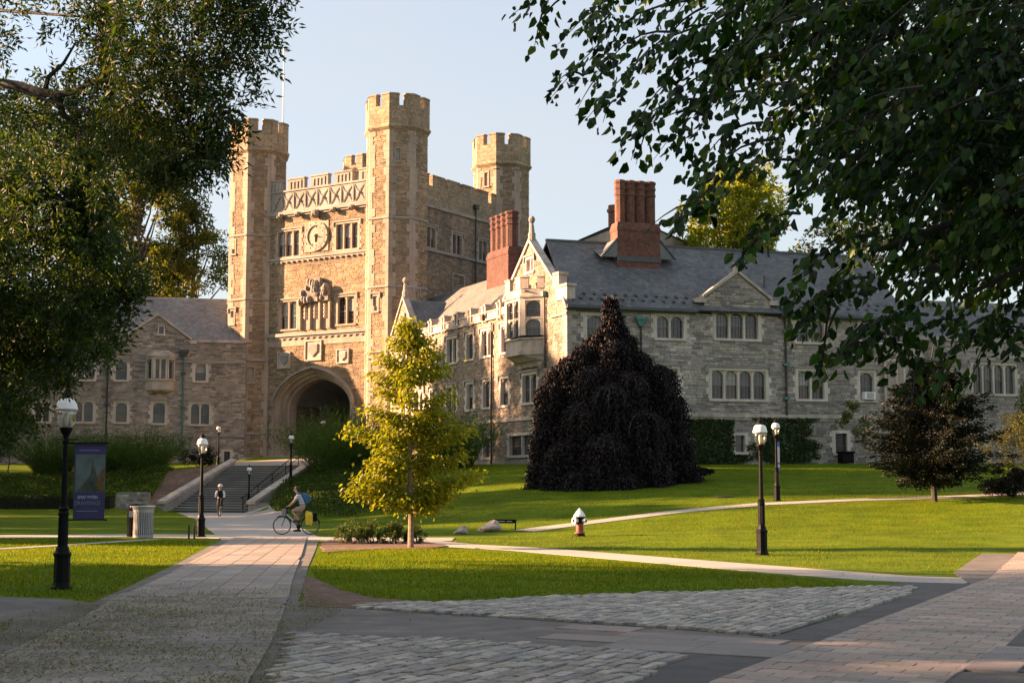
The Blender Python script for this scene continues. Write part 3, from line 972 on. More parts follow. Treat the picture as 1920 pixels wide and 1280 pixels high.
def turret(c, name, strings, crown_z, top_z, wins=(), zlow=GZ, faces=(-2, -1, 0, 1, 2), base=False):
    """strings: heights of the string courses; wins: (face, s, z0, z1, w, arched)"""
    m = MB()
    body = MB(); body.prism(octo(c, RT - .06, zlow - .5), octo(c, RT - .06, top_z - 2.2))
    t = body.build('turret', mortar, tower)
    tb = t
    for k in faces:
        F = face_frame(c, k)
        hs = []
        for (fk, s, z0, z1, w, arched) in wins:
            if fk == k:
                window(tb, F, s - w / 2, s + w / 2, z0, z1, 1, RT, arched, hood=not arched and z1 < 24, sash=False, blocks=False, jw=.14, sub=False)
                hs.append(hole(s - w / 2, s + w / 2, z0, z1, .14))
        x = wall(tb, F, (-HW, HW), zlow, crown_z, hs, RT, TAN, name='turret_wall')
        for g in [q for q in bpy.data.objects if q.parent == x]:
            g.parent = tb           # stones belong to the turret itself
    a0 = math.atan2(FT.n.y, FT.n.x)
    for kc in range(min(faces), max(faces)):
        ang = a0 + (kc + .5) * math.pi / 4
        z = zlow
        i = rng.randint(0, 1)
        while z < crown_z - .2:
            hq = 0.72
            # blocks vary in reach, as the long-and-short work does
            A, B = ((.34, .66) if i % 2 else (.60, .36))
            if rng.random() < .25: A, B = B, A
            place(corner_piece(A, B, hq - .012, RT, .2, .062), 'quoin', lime_t, tb, (c.x, c.y, min(z, crown_z - hq)), ang)
            z += hq; i += 1
    for zs in strings:
        s_ = MB(); s_.loft([octo(c, RT - .05, zs - .16), octo(c, RT + .13, zs - .06), octo(c, RT + .15, zs + .02), octo(c, RT - .05, zs + .22)])
        s_.build('string_course', lime_dark, tb)
    # crown: corbelled band of smooth ashlar and bent merlons over every corner
    cr = MB()
    rc = RT + .17
    cr.loft([octo(c, RT - .05, crown_z - .55), octo(c, RT + .02, crown_z - .42), octo(c, RT + .28, crown_z - .12), octo(c, RT + .30, crown_z + .02), octo(c, rc, crown_z + .16),
             octo(c, rc, top_z - 1.12), octo(c, rc - .42, top_z - 1.121), octo(c, rc - .42, top_z - 2.1)])
    cr.prism(octo(c, rc - .2, top_z - 2.2), octo(c, rc - .2, top_z - 2.1))
    cr.build('crown', lime_crown, tb)
    hw = rc * math.tan(math.pi / 8)
    for k in range(8):
        place(corner_piece(hw - .34, hw - .34, .98, rc, .40, .0, .05), 'merlon', lime_crown, tb, (c.x, c.y, top_z - 1.12), a0 + (k + .5) * math.pi / 4)
    return tb

lime_crown = brick_mat('tower_ashlar', UF, (0.33, 0.245, 0.15), (0.28, 0.21, 0.135), (0.19, 0.145, 0.10), .95, .42, .014)

def zt(c, py, off=0.0):
    """height of a level surveyed at the near side of a turret"""
    x, y, dz = ray(960 + (c.x / c.y) * 2680, py)
    return CAM_H + dz / y * (c.y - off)

ZTOP = 36.3
zs_top, zs_a, zs_b, zs_c, zs_d = zt(T2, 236, 2.6), zt(T2, 408, 2.6), zt(T2, 537, 2.6), zt(T2, 659, 2.6), zt(T1, 813, 2.6)
def tw(c, k, px, y0, y1, w, arched=False):
    F = face_frame(c, k)
    s, za = F.hit(px, y1, RT); _, zb = F.hit(px, y0, RT)
    return (k, max(-HW + .5, min(HW - .5, s)), za, zb, w, arched)
tur2 = turret(T2, 'near_turret', [zs_a, zs_b, zs_c, zs_d], zs_top, ZTOP, [tw(T2, 1, 746, 279, 301, .36), tw(T2, 0, 704, 555, 583, .5), tw(T2, 2, 779, 546, 566, .42)])
tur1 = turret(T1, 'left_turret', [zs_a, zs_b, zs_c, zs_d], zs_top, ZTOP, [tw(T1, 0, 437, 452, 476, .42), tw(T1, 0, 435, 583, 607, .42), tw(T1, 1, 468, 689, 716, .72, True), tw(T1, 0, 433, 757, 786, .5)])
tur3 = turret(T3, 'far_right_turret', [zs_a, zs_b], zs_top, ZTOP, [tw(T3, 0, 912, 324, 349, .42)], zlow=14.0)
tur4 = turret(T4, 'rear_turret', [zs_a], zs_top, ZTOP, [], zlow=20.0, faces=(0, 1))
tur1['label'] = 'left turret, its crown behind the leaves'; tur2['label'] = 'nearest turret, sunlit on its left face'
tur3['label'] = 'right rear turret beyond the side parapet'; tur4['label'] = 'rear turret showing only its crown'

# ---- front wall
zf = lambda py, px=590: FT.hit(px, py, DW)[1]
S0, S1 = HW + .2, TW - HW - .2
Z_PAR, Z_CLK, Z_MID = zf(394), zf(480), zf(625)
Z_GAP, Z_MER = zf(353), zf(331)
wl_up = [win_px(FT, 522, 562, 434, 481, DW), win_px(FT, 631, 671.5, 419, 467, DW)]
wl_mid = [win_px(FT, 526.5, 556.5, 566, 617, DW), win_px(FT, 634, 665, 556, 607, DW)]
# arch, measured at its mouth on the wall face
a_l, a_spr = FT.hit(514, 762, DW); a_r, _ = FT.hit(661, 757, DW)
a_c, a_w = (a_l + a_r) / 2, abs(a_l - a_r) / 2
_, a_top = FT.hit(588, 690, DW)
FLOOR = 4.35
def arch_curve(w, spring, top, n=28):
    pts = [(-w, FLOOR - .6)]
    for i in range(n + 1):
        x = -w * math.cos(math.pi * i / n)
        t = abs(x) / w
        pts.append((x, spring + (top - spring) * (0.20 * (1 - t) + 0.80 * math.sqrt(max(0, 1 - t ** 2.1)))))
    pts.append((w, FLOOR - .6))
    return pts
def arch_hole(z, w=None):
    w = w or a_w + .02
    if z >= a_top: return None
    if z <= a_spr: return (a_c - w, a_c + w)
    lo, hi = 0.0, 1.0
    q = (z - a_spr) / (a_top - a_spr)
    for _ in range(30):
        t = (lo + hi) / 2
        if 0.20 * (1 - t) + 0.80 * math.sqrt(max(0, 1 - t ** 2.1)) > q: lo = t
        else: hi = t
    return (a_c - w * lo, a_c + w * lo)
cuts = [a_spr + (a_top - a_spr) * i / 24 for i in range(24)] + [a_top]
hs = [hole(*q) for q in wl_up + wl_mid]
wall(tower, FT, (S0, S1), GZ, Z_PAR, hs, DW, TAN, cuts=cuts, holefn=arch_hole, name='front_wall')
for q in wl_up: window(tower, FT, *q, n=3, d=DW, hood=True)
for q in wl_mid: window(tower, FT, *q, n=2, d=DW, hood=True)
# strings and bands
for z, hgt, pr, nm in ((Z_PAR, .30, .32, 'cornice'), (Z_CLK, .22, .2, 'string_course'), (Z_MID, .30, .36, 'cornice')):
    fpart(tower, nm, lime_dark, (FT, S0, S1, DW - .02, DW + pr, z - hgt / 2, z + hgt / 2), (FT, S0, S1, DW - .02, DW + pr * .55, z - hgt / 2 - .18, z - hgt / 2 - .001))
fpart(tower, 'ashlar_band', lime_t, (FT, S0, S1, DW - .02, DW + .09, Z_MID - 1.05, Z_MID - .34))
# small blocks under the clock string and the main cornice
for z, n_, w_ in ((Z_CLK - .42, 22, .22), (Z_MID - .45, 20, .28)):
    for i in range(n_):
        s = S0 + .3 + (S1 - S0 - .6) * i / (n_ - 1)
        fpart(tower, 'dentil', lime_dark, (FT, s - w_ / 2, s + w_ / 2, DW, DW + .2, z, z + .18))
# parapet with pierced-looking panels and merlons
par = fpart(tower, 'parapet', lime_dark, (FT, S0 - .1, S1 + .1, DW - .45, DW + .02, Z_PAR + .15, Z_GAP))
npan = 10
for i in range(npan):
    a = S0 + (S1 - S0) * i / npan; b = S0 + (S1 - S0) * (i + 1) / npan
    m = MB(); z0_, z1_ = Z_PAR + .18, Z_GAP - .12
    m.fbox(FT, a, a + .13, DW + .0, DW + .12, z0_, z1_)
    m.fbox(FT, a + .131, b - .001, DW + .0, DW + .14, z0_, z0_ + .12)
    c_ = ((a + b) / 2 + .06, (z0_ + z1_) / 2)
    for sx, sz in ((-1, -1), (-1, 1), (1, -1), (1, 1)):
        e = (c_[0] + sx * ((b - a) / 2 - .1), c_[1] + sz * ((z1_ - z0_) / 2 - .08))
        m.tube([FT.p(c_[0], DW + .01, c_[1]), FT.p((c_[0] + e[0]) / 2 + .08 * sz, DW + .02, (c_[1] + e[1]) / 2), FT.p(e[0], DW + .01, e[1])], [.12, .09, .11], 5)
    m.ball(FT.p(c_[0], DW + .08, c_[1]), .16, 7, 5)
    m.build('parapet_panel', lime_dark, par)
fpart(par, 'coping', lime_dark, (FT, S0 - .1, S1 + .1, DW - .5, DW + .12, Z_GAP + .001, Z_GAP + .16))
pit = (S1 - S0) / 5.0
for i in range(5):
    c_ = S0 + pit * (i + .45)
    m = MB()
    hw = pit * .365
    m.fbox(FT, c_ - hw, c_ + hw, DW - .42, DW + .03, Z_GAP + .161, Z_MER)
    m.fbox(FT, c_ - hw - .06, c_ + hw + .06, DW - .48, DW + .10, Z_MER + .001, Z_MER + .14)
    for e in (-.62, -.2, .2, .62):
        m.fbox(FT, c_ + e * hw - .06, c_ + e * hw + .06, DW + .03, DW + .10, Z_GAP + .25, Z_MER - .1)
    m.fbox(FT, c_ - hw * .62, c_ + hw * .62, DW + .031, DW + .095, Z_MER - .26, Z_MER - .12)
    m.build('merlon', lime_dark, tower)
# carved heads under the parapet
for i in range(7):
    s = S0 + .7 + (S1 - S0 - 1.4) * i / 6
    k = 1.5 if i == 3 else 1.0
    m = MB()
    m.ball(FT.p(s, DW + .38, Z_PAR - .30 * k), .26 * k, 8, 6, (1, 1, 1.1))
    m.ball(FT.p(s + .12, DW + .58, Z_PAR - .38 * k), .14 * k, 7, 5)
    m.ball(FT.p(s - .18 * k, DW + .3, Z_PAR - .14 * k), .12 * k, 6, 5)
    m.ball(FT.p(s + .2 * k, DW + .3, Z_PAR - .13 * k), .12 * k, 6, 5)
    m.build('gargoyle', carved, tower)
# clock
c_s, c_z = FT.hit(594.4, 443, DW)
clk = MB()
sq = 1.42
clk.fbox(FT, c_s - sq, c_s + sq, DW + .02, DW + .10, c_z - sq, c_z + sq)
clock = clk.build('clock', lime_t, tower)
def ring(r0, r1, d0, d1, n=40):
    m = MB(); loops = [[], [], [], []]
    for i in range(n):
        a = 2 * math.pi * i / n; ca, sa = math.cos(a), math.sin(a)
        for l, (r, d_) in zip(loops, ((r1, d0), (r1, d1), (r0, d1), (r0, d0))):
            l.append(FT.p(c_s + r * ca, d_, c_z + r * sa))
    m.loft(loops)
    return m
ring(1.12, 1.38, DW + .1, DW + .22).build('clock_ring', lime_t, clock)
ring(.98, 1.12, DW + .1, DW + .24).build('clock_bezel', lime_dark, clock)
dm = MB(); dm.prism([FT.p(c_s + .99 * math.cos(i * math.pi / 20), DW + .101, c_z + .99 * math.sin(i * math.pi / 20)) for i in range(40)], [FT.p(c_s + .99 * math.cos(i * math.pi / 20), DW + .14, c_z + .99 * math.sin(i * math.pi / 20)) for i in range(40)])
dm.build('dial', lime_t, clock)
for i in range(12):
    a = math.pi / 6 * i
    m = MB(); m.tube([FT.p(c_s + .78 * math.cos(a), DW + .15, c_z + .78 * math.sin(a)), FT.p(c_s + .94 * math.cos(a), DW + .15, c_z + .94 * math.sin(a))], .035, 4)
    m.build('hour_mark', carved, clock)
    b = MB(); b.ball(FT.p(c_s + 1.25 * math.cos(a), DW + .21, c_z + 1.25 * math.sin(a)), .075, 6, 5); b.build('rosette', lime_t, clock)
for ang, L, w_ in ((R(-14), .8, .05), (R(-95), .55, .06)):
    # seen from the front s runs to the left
    m = MB(); m.tube([FT.p(c_s + .2 * math.cos(ang), DW + .18, c_z - .2 * math.sin(ang)), FT.p(c_s - L * math.cos(ang), DW + .18, c_z + L * math.sin(ang))], [w_ * 1.4, w_ * .7], 5)
    m.build('clock_hand', iron, clock)
# coat of arms over three blind panels between the middle windows
o_l, _ = FT.hit(566, 560, DW); o_r, _ = FT.hit(621, 560, DW)
oa, ob = min(o_l, o_r), max(o_l, o_r); ow = ob - oa
zA, zB, zC = zf(617, 592), zf(566, 592), zf(523, 592)
arms = fpart(tower, 'coat_of_arms', carved, (FT, oa, ob, DW, DW + .5, zB, zB + (zC - zB) * .62), (FT, oa + ow * .27, ob - ow * .27, DW, DW + .55, zB + (zC - zB) * .621, zC))
for i in range(26):
    b = MB()
    top_ = rng.random() < .35
    s = rng.uniform(oa + ow * (.3 if top_ else .05), ob - ow * (.3 if top_ else .05))
    z = rng.uniform(zB + (zC - zB) * (.6 if top_ else 0), zB + (zC - zB) * (.95 if top_ else .6))
    b.ball(FT.p(s, DW + .52, z), rng.uniform(.16, .32), 6, 5, (1, 1, 1.3)); b.build('carving', carved, arms)
pan = fpart(tower, 'blind_panels', lime_t, (FT, oa, ob, DW, DW + .06, zA, zB))
for i in range(4):
    s = oa + ow * i / 3
    fpart(pan, 'rib', lime_t, (FT, s - .1, s + .1, DW + .061, DW + .32, zA, zB))
for i in range(3):
    for j in range(4):
        b = MB(); b.ball(FT.p(oa + ow * (i + .5) / 3, DW + .14, zA + (zB - zA) * (.45 + .14 * j)), .17, 6, 5, (1, 1, 1.2)); b.build('carving', lime, pan)
# carved shields over the arch
for (x0, x1, y0, y1) in ((575, 603, 640, 674), (524, 544, 662, 689), (634, 654, 656, 679)):
    a, b, z0_, z1_ = win_px(FT, x0, x1, y0, y1, DW)
    sh = fpart(tower, 'shield_panel', lime, (FT, a, b, DW, DW + .1, z0_, z1_), (FT, a - .1, a, DW, DW + .2, z0_ - .1, z1_ + .1), (FT, b, b + .1, DW, DW + .2, z0_ - .1, z1_ + .1), (FT, a, b, DW, DW + .199, z1_, z1_ + .1), (FT, a, b, DW, DW + .198, z0_ - .1, z0_))
    m = MB(); cs, cz, hw, hz = (a + b) / 2, (z0_ + z1_) / 2, (b - a) * .34, (z1_ - z0_) * .38
    P_ = [(-hw, hz), (hw, hz), (hw, -hz * .2), (0, -hz), (-hw, -hz * .2)]
    m.prism([FT.p(cs + p[0], DW + .1, cz + p[1]) for p in P_], [FT.p(cs + p[0] * .85, DW + .22, cz + p[1] * .85) for p in P_])
    m.build('shield', lime_dark, sh)
# arch: splayed orders from the mouth to the inner opening, hood above
def arch_loop(w, spring, top, d, cshift=0.0):
    return [FT.p(a_c + cshift + x, d, z) for x, z in arch_curve(w, spring, top)]
orders = [(a_w, 0, DW + .05), (a_w - .12, -.1, DW + .05), (a_w - .2, -.18, DW - .22), (a_w - .42, -.36, DW - .26), (a_w - .5, -.42, DW - .55), (a_w - .78, -.66, DW - .60), (a_w - .84, -.72, DW - .95), (a_w - 1.02, -.9, DW - 1.0), (a_w - 1.05, -.92, DW - 1.9)]
m = MB()
m.loft([arch_loop(w_, a_spr + dz * .15, a_top + dz, d_) for w_, dz, d_ in orders], closed=False)
arch = m.build('arch_surround', lime_t, tower)
hl = []
for w_, dz, d_ in ((a_w + .02, .02, DW), (a_w + .02, .02, DW + .28), (a_w + .2, .2, DW + .28), (a_w + .26, .26, DW)):
    hl.append(arch_loop(w_, a_spr, a_top + dz, d_)[1:-1])
m = MB(); m.loft(hl, closed=False); m.build('arch_hood', lime_dark, arch)
# ashlar piers at the mouth
for sgn in (-1, 1):
    z = FLOOR - .6
    k = 0
    while z < a_spr - .1:
        ex = .55 if k % 2 else .3
        a, b = (a_c - a_w - ex, a_c - a_w - .01) if sgn < 0 else (a_c + a_w + .01, a_c + a_w + ex)
        fpart(arch, 'quoin', lime_t, (FT, a, b, DW - .1, DW + .058, z + .005, min(z + .62, a_spr) - .005))
        z += .62; k += 1
# passage through the tower: side walls, vault, far doorway end
iw = a_w - 1.05
pas = MB()
pl = [[FT.p(a_c + x, DW - 1.9 - q, z) for x, z in arch_curve(iw + 1.0, a_spr, a_top - .3)] for q in (0.0, 5.0, 12.0)]
pas.loft(pl, closed=False)
pas.prism([FT.p(a_c - iw - 1.0, -11.6, FLOOR - 1), FT.p(a_c + iw + 1.0, -11.6, FLOOR - 1), FT.p(a_c + iw + 1.0, -11.6, a_top), FT.p(a_c - iw - 1.0, -11.6, a_top)],
          [FT.p(a_c - iw - 1.0, -11.9, FLOOR - 1), FT.p(a_c + iw + 1.0, -11.9, FLOOR - 1), FT.p(a_c + iw + 1.0, -11.9, a_top), FT.p(a_c - iw - 1.0, -11.9, a_top)])
m = MB()
m.quad(*[FT.p(a_c + x, DW - 1.89, z) for x, z in ((-iw - 1.2, FLOOR - 1), (-iw, FLOOR - 1), (-iw, a_top), (-iw - 1.2, a_top))])
m.quad(*[FT.p(a_c + x, DW - 1.89, z) for x, z in ((iw, FLOOR - 1), (iw + 1.2, FLOOR - 1), (iw + 1.2, a_top), (iw, a_top))])
m.build('inner_jamb', lime, arch)
passage = pas.build('passage', mortar, tower)
PF = Frame(FT.p(a_c + iw + 1.0, 0, 0)[:2], FT.n, UF * -1.0)
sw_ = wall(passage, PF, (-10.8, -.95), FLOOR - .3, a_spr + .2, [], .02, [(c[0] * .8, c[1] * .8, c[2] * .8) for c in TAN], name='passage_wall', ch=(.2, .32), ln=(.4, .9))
for g in [q for q in bpy.data.objects if q.parent == sw_]: g.parent = passage
fpart(passage, 'doorway', lime_dark, (PF, -4.4, -3.1, .0, .12, FLOOR, FLOOR + 2.6))
fpart(passage, 'door', wood_dark, (PF, -4.2, -3.3, .12, .16, FLOOR, FLOOR + 2.4))
fpart(passage, 'passage_window', lime_dark, (PF, -6.9, -5.6, .0, .12, FLOOR + 3.2, FLOOR + 5.0))
floor_p = MB(); floor_p.prism([FT.p(a_c - a_w, DW + 1.5, FLOOR - .5), FT.p(a_c + a_w, DW + 1.5, FLOOR - .5), FT.p(a_c + a_w, -11.5, FLOOR - .5), FT.p(a_c - a_w, -11.5, FLOOR - .5)],
                             [FT.p(a_c - a_w, DW + 1.5, FLOOR), FT.p(a_c + a_w, DW + 1.5, FLOOR), FT.p(a_c + a_w, -11.5, FLOOR), FT.p(a_c - a_w, -11.5, FLOOR)])
floor_p.build('passage_floor', concrete, tower)

# ---- right-hand side wall, and plain far walls, roof deck
zsd = lambda py, px=854: FS.hit(px, py, DW)[1]
QS0, QS1 = HW + .2, TD - HW - .2
ws = [win_px(FS, 800, 815, 427, 464, DW), win_px(FS, 848, 865, 441, 477, DW), win_px(FS, 897.5, 912, 453, 489, DW)]
wall(tower, FS, (QS0, QS1), 10.0, zsd(400), [hole(*q) for q in ws], DW, [(c[0] * .86, c[1] * .88, c[2] * .95) for c in TAN], name='side_wall')  # side away from the sun: shade put into darker, cooler stone colours
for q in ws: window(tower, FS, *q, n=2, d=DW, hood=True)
q = win_px(FS, 848, 868, 517, 545, DW)
window(tower, FS, *q, n=2, d=DW + .06, hood=False, arched=True, blocks=False)
zp, zk, zg, zm_ = zsd(400), zsd(480), zsd(362), zsd(344)
for z, nm in ((zp, 'cornice'), (zk, 'string_course')):
    fpart(tower, nm, lime_dark, (FS, QS0, QS1, DW - .02, DW + .2, z - .14, z + .14))
sp_ = fpart(tower, 'side_parapet', lime_crown, (FS, QS0 - .1, QS1 + .1, DW - .4, DW + .05, zp + .14, zg))
nm_ = 6; pt_ = (QS1 - QS0) / nm_
for i in range(nm_):
    c_ = QS0 + pt_ * (i + .5)
    fpart(sp_, 'merlon', lime_crown, (FS, c_ - pt_ * .39, c_ + pt_ * .39, DW - .4, DW + .05, zg + .001, zm_), (FS, c_ - pt_ * .39 - .05, c_ + pt_ * .39 + .05, DW - .45, DW + .11, zm_ + .001, zm_ + .14))
FB = Frame(T4, UF * -1.0, UR); FL = Frame(T1, UR, UF)
for F_, L_, nm in ((FB, TW, 'back_wall'), (FL, TD, 'left_wall')):
    wall(tower, F_, (HW, L_ - HW), GZ, zp + 1.4, [], DW - .2, TAN, name=nm, stones=False)
dk = MB(); q_ = [T2, T1, T4, T3]
dk.prism([(p.x, p.y, Z_PAR - .3) for p in q_], [(p.x, p.y, Z_PAR + .1) for p in q_]); dk.build('roof_deck', lead, tower)
# downpipe on the side
p_s, _ = FS.hit(889, 420, DW)
dp = MB(); dp.tube([FS.p(p_s, DW + .2, zsd(385, 889)), FS.p(p_s, DW + .2, 17.0)], .08, 6); dpo = dp.build('downpipe', pipe_m, tower)
fpart(dpo, 'hopper', pipe_m, (FS, p_s - .28, p_s + .28, DW + .02, DW + .42, zsd(393, 889), zsd(385, 889)))
# flagpole on the left turret
fp = at(526, 235, T1.y + 3); ft_ = at(527, 100, T1.y + 3)
m = MB(); m.tube([(T1.x + 2.0, T1.y + 1.8, ZTOP - 2.3), (T1.x + 2.0, T1.y + 1.8, ft_.z)], [.09, .05], 8)
m.ball((T1.x + 2.0, T1.y + 1.8, ft_.z + .05), .12)
fl = m.build('flagpole', white_m); set_props(fl, 'thin white flagpole rising from the left tower turret', 'flagpole')
WSTONE = trim
# ------------------------------------------------------------------ halls
CX = Vector((3.63, 92.7))
UW = Vector((-0.4224, 0.9064)).normalized()
FW = Frame(CX, UW, (-UW.y, UW.x))              # sunlit wing: s runs away to the tower
UG = Vector((0.9541, 0.2994)).normalized()
FG = Frame(CX, UG, (UG.y, -UG.x))              # grey front: s runs right
EAVE, RIDGE = 13.35, 18.7

def downpipe(parent, F, s, z0, z1, d=0.0, hopper=True, mat=None, hmat=None, collars=0):
    m = MB(); m.tube([F.p(s, d + .16, z0), F.p(s, d + .16, z1)], .075, 6)
    o = m.build('downpipe', mat or pipe_m, parent)
    if hopper:
        hp = MB()
        hp.prism([F.p(s - .16, d + .03, z1), F.p(s + .16, d + .03, z1), F.p(s + .16, d + .36, z1), F.p(s - .16, d + .36, z1)],
                 [F.p(s - .38, d + .03, z1 + .42), F.p(s + .38, d + .03, z1 + .42), F.p(s + .38, d + .46, z1 + .42), F.p(s - .38, d + .46, z1 + .42)])
        hp.fbox(F, s - .44, s + .44, d + .03, d + .5, z1 + .421, z1 + .62)
        hp.build('hopper', hmat or pipe_m, o)
    for i in range(collars):
        z = z0 + (z1 - z0) * (i + .5) / collars
        fpart(o, 'pipe_bracket', hmat or pipe_m, (F, s - .2, s + .2, d + .02, d + .27, z - .09, z + .09))
    return o

def gable(parent, F, sa, sb, z0, zf_, zap, d, palette, wins=(), finial=True, coping=.26, thick=.45, kneeler=True):
    """stone gable standing on a wall head: foot height zf_, apex zap"""
    sc = (sa + sb) / 2
    def ext(z):
        if z <= zf_: return (sa, sb)
        t = (z - zf_) / (zap - zf_)
        return (sa + (sc - sa) * t, sb + (sc - sb) * t)
    hs = [hole(*q[:4], .12) for q in wins]
    w = wall(parent, F, ext, z0, zap - .02, hs, d, palette, cuts=[zf_], name='gable')
    for q in wins:
        window(parent, F, *q[:4], n=q[4] if len(q) > 4 else 1, d=d, hood=True, blocks=False, jw=.12, sash=False)
    m = MB()
    for a, b in ((sa, sc), (sb, sc)):
        e = -1 if a < b else 1
        L0 = [F.p(a + e * .12, d + .16, zf_), F.p(a + e * .12, d - thick, zf_), F.p(a + e * .12, d - thick, zf_ + coping), F.p(a + e * .12, d + .16, zf_ + coping)]
        L1 = [F.p(b, d + .16, zap), F.p(b, d - thick, zap), F.p(b, d - thick, zap + coping), F.p(b, d + .16, zap + coping)]
        m.prism(L0, L1)
    if kneeler:
        m.fbox(F, sa - .62, sa + .1, d - thick + .01, d + .15, zf_ - .30, zf_ + .02)
        m.fbox(F, sb - .1, sb + .62, d - thick + .01, d + .15, zf_ - .30, zf_ + .02)
    m.build('gable_coping', lime, w)
    if finial:
        f = MB()
        c = F.p(sc, d - .12, zap + coping)
        f.lathe([(.26, -.3), (.26, .35), (.2, .42), (.14, .95), (.1, 1.05), (.2, 1.2), (.24, 1.36), (.16, 1.52), (.02, 1.6)], c, 8)
        f.build('finial', lime_dark, w)
    return w

# ================= sunlit wing between the tower and the corner
GW = 10.4                                       # width of its end gable, s 0..GW
wing = thing('stone_wing', (*FW.p(16, -4, 0)[:2], 3.0), 'sunlit stone hall wing with oriel gable running from tower to corner', 'building')
WZ0 = 2.4
Z_PW = FW.hit(869, 596)[1]                      # parapet top
Z_STR = FW.hit(926, 790)[1]
up = [win_px(FW, *q) + (n,) for q, n in (((839, 857, 634, 679), 2), ((876, 888, 627, 673), 1), ((904, 923, 617, 667), 2), ((941, 953, 612, 658), 1))]
lo = [win_px(FW, *q) + (n,) for q, n in (((838, 856, 724, 771), 2), ((876, 888, 720, 767), 1), ((907, 919, 714, 765), 1), ((940, 954, 709, 761), 1), ((981, 1007, 700, 753), 2))]
# windows nearer the tower, behind the young tree, at the same spacing
zu, zl = up[1][2:4], lo[1][2:4]
for px, n, w_ in ((812, 1, 1.0), (786, 2, 2.0), (758, 1, 1.0), (731, 1, 1.0)):
    s, _ = FW.hit(px, 690)
    up.append((s - w_ / 2, s + w_ / 2, zu[0], zu[1], n)); lo.append((s - w_ / 2, s + w_ / 2, zl[0], zl[1], n))
up = [(a, b, zu[0], zu[1], n) for a, b, _, _, n in up]
lo = [(a, b, zl[0], zl[1], n) for a, b, _, _, n in lo]
bs = [win_px(FW, 907, 920, 822, 857) + (1,), win_px(FW, 956, 1001, 816, 853) + (2,)]
SE = 36.5
# oriel opening position on the gable
o_s0, o_s1 = 2.7, 7.6
hs = [hole(*q[:4]) for q in up + lo + bs]
wall(wing, FW, lambda z: (0, SE), WZ0, Z_PW - .55, hs, 0.0, WARMG, name='wing_wall')
for q in up: window(wing, FW, *q[:4], n=q[4], hood=True)
for q in lo: window(wing, FW, *q[:4], n=q[4], hood=True)
for q in bs: window(wing, FW, *q[:4], n=q[4], hood=False, arched=False, blocks=True, sash=True)
fpart(wing, 'string_course', lime, (FW, -.12, SE, -.02, .14, Z_STR - .12, Z_STR + .12))
fpart(wing, 'plinth', lime_dark, (FW, -.1, SE, -.02, .1, WZ0, 3.55))
zc_ = Z_PW - .55
fpart(wing, 'parapet', lime, (FW, GW - .2, SE, -.45, .08, zc_ + .001, Z_PW - .12), (FW, GW - .2, SE, -.02, .2, zc_ - .16, zc_))
fpart(wing, 'coping', lime_dark, (FW, GW - .2, SE, -.5, .16, Z_PW - .119, Z_PW))
# little capped uprights standing on the parapet
for px, py in ((939, 566), (911, 576), (884, 583), (859, 591), (834, 599), (810, 607), (787, 613)):
    s, _ = FW.hit(px, py)
    m = MB()
    m.fbox(FW, s - .34, s - .12, -.4, .2, Z_PW - .8, Z_PW + .42); m.fbox(FW, s + .12, s + .34, -.4, .2, Z_PW - .8, Z_PW + .30)
    m.fbox(FW, s - .4, s - .06, -.45, .26, Z_PW + .421, Z_PW + .54); m.fbox(FW, s + .06, s + .4, -.45, .26, Z_PW + .301, Z_PW + .42)
    m.build('merlon', lime, wing)
# end gable with kneelers
zap = FW.hit(1000, 452)[1]
zft = FW.hit(1040, 527)[1]
gq = win_px(FW, 988, 1001, 486, 509)
gable(wing, FW, 1.35, GW - .6, zc_, zft - .55, zap, 0.0, WARMG, wins=[gq + (2,)], kneeler=False)
m = MB()
m.fbox(FW, -.18, 1.55, -.5, .12, zc_ + .002, zc_ + .85); m.fbox(FW, -.3, 1.0, -.56, .2, zc_ + .851, zc_ + 1.02)
m.fbox(FW, 1.0, 1.9, -.5, .12, zc_ + .86, zc_ + 1.75); m.fbox(FW, .88, 1.75, -.56, .2, zc_ + 1.751, zc_ + 1.92)
m.build('kneeler', lime, wing)
m = MB(); m.fbox(FW, GW - 1.0, GW + .1, -.5, .12, zc_ + .002, zc_ + .55); m.build('kneeler', lime, wing)
# corner quoins
z = WZ0; k = 0
while z < zc_:
    a, b = ((.34, .6) if k % 2 else (.62, .32))
    m = MB(); m.fbox(FW, -.06, a, -.1, .06, z + .006, z + .5); m.fbox(FG, -.05, b, -.1, .06, z + .006, z + .5); m.build('quoin', lime, wing)
    z += .51; k += 1
# oriel: a canted bay on corbels, two tiers of lights, crenellated head
oz0, oz1 = FW.hit(990, 640)[1], FW.hit(990, 566)[1]
ozc, ozt = FW.hit(990, 690)[1], FW.hit(990, 528)[1]
oc = FW.hit(993, 600)[0]
OW, OC, OD = 1.25, 1.15, 1.25                    # half front, cant width, projection
plan = lambda e=0.0, k=1.0: [(oc - OW - OC - e, 0.0), (oc - OW - e * .5, (OD + e) * k), (oc + OW + e * .5, (OD + e) * k), (oc + OW + OC + e, 0.0)]
oriel = MB()
def oloop(z, e=0.0, k=1.0): return [FW.p(s, d, z) for s, d in plan(e, k)]
oriel.loft([oloop(ozc, -.5, .25), oloop(ozc + .35, -.3, .45), oloop(ozc + .36, -.2, .6), oloop(ozc + .75, 0.0, .9), oloop(ozc + .76, .08, 1.0), oloop(ozc + 1.0, .1, 1.0), oloop(ozc + 1.02, 0, 1), oloop(oz0 - .05, 0, 1), oloop(oz0 - .04, .1, 1), oloop(oz0 + .06, .1, 1), oloop(oz0 + .08, 0, 1)], closed=False)
ori = oriel.build('oriel', lime, wing)
pl_ = plan()
faces = []
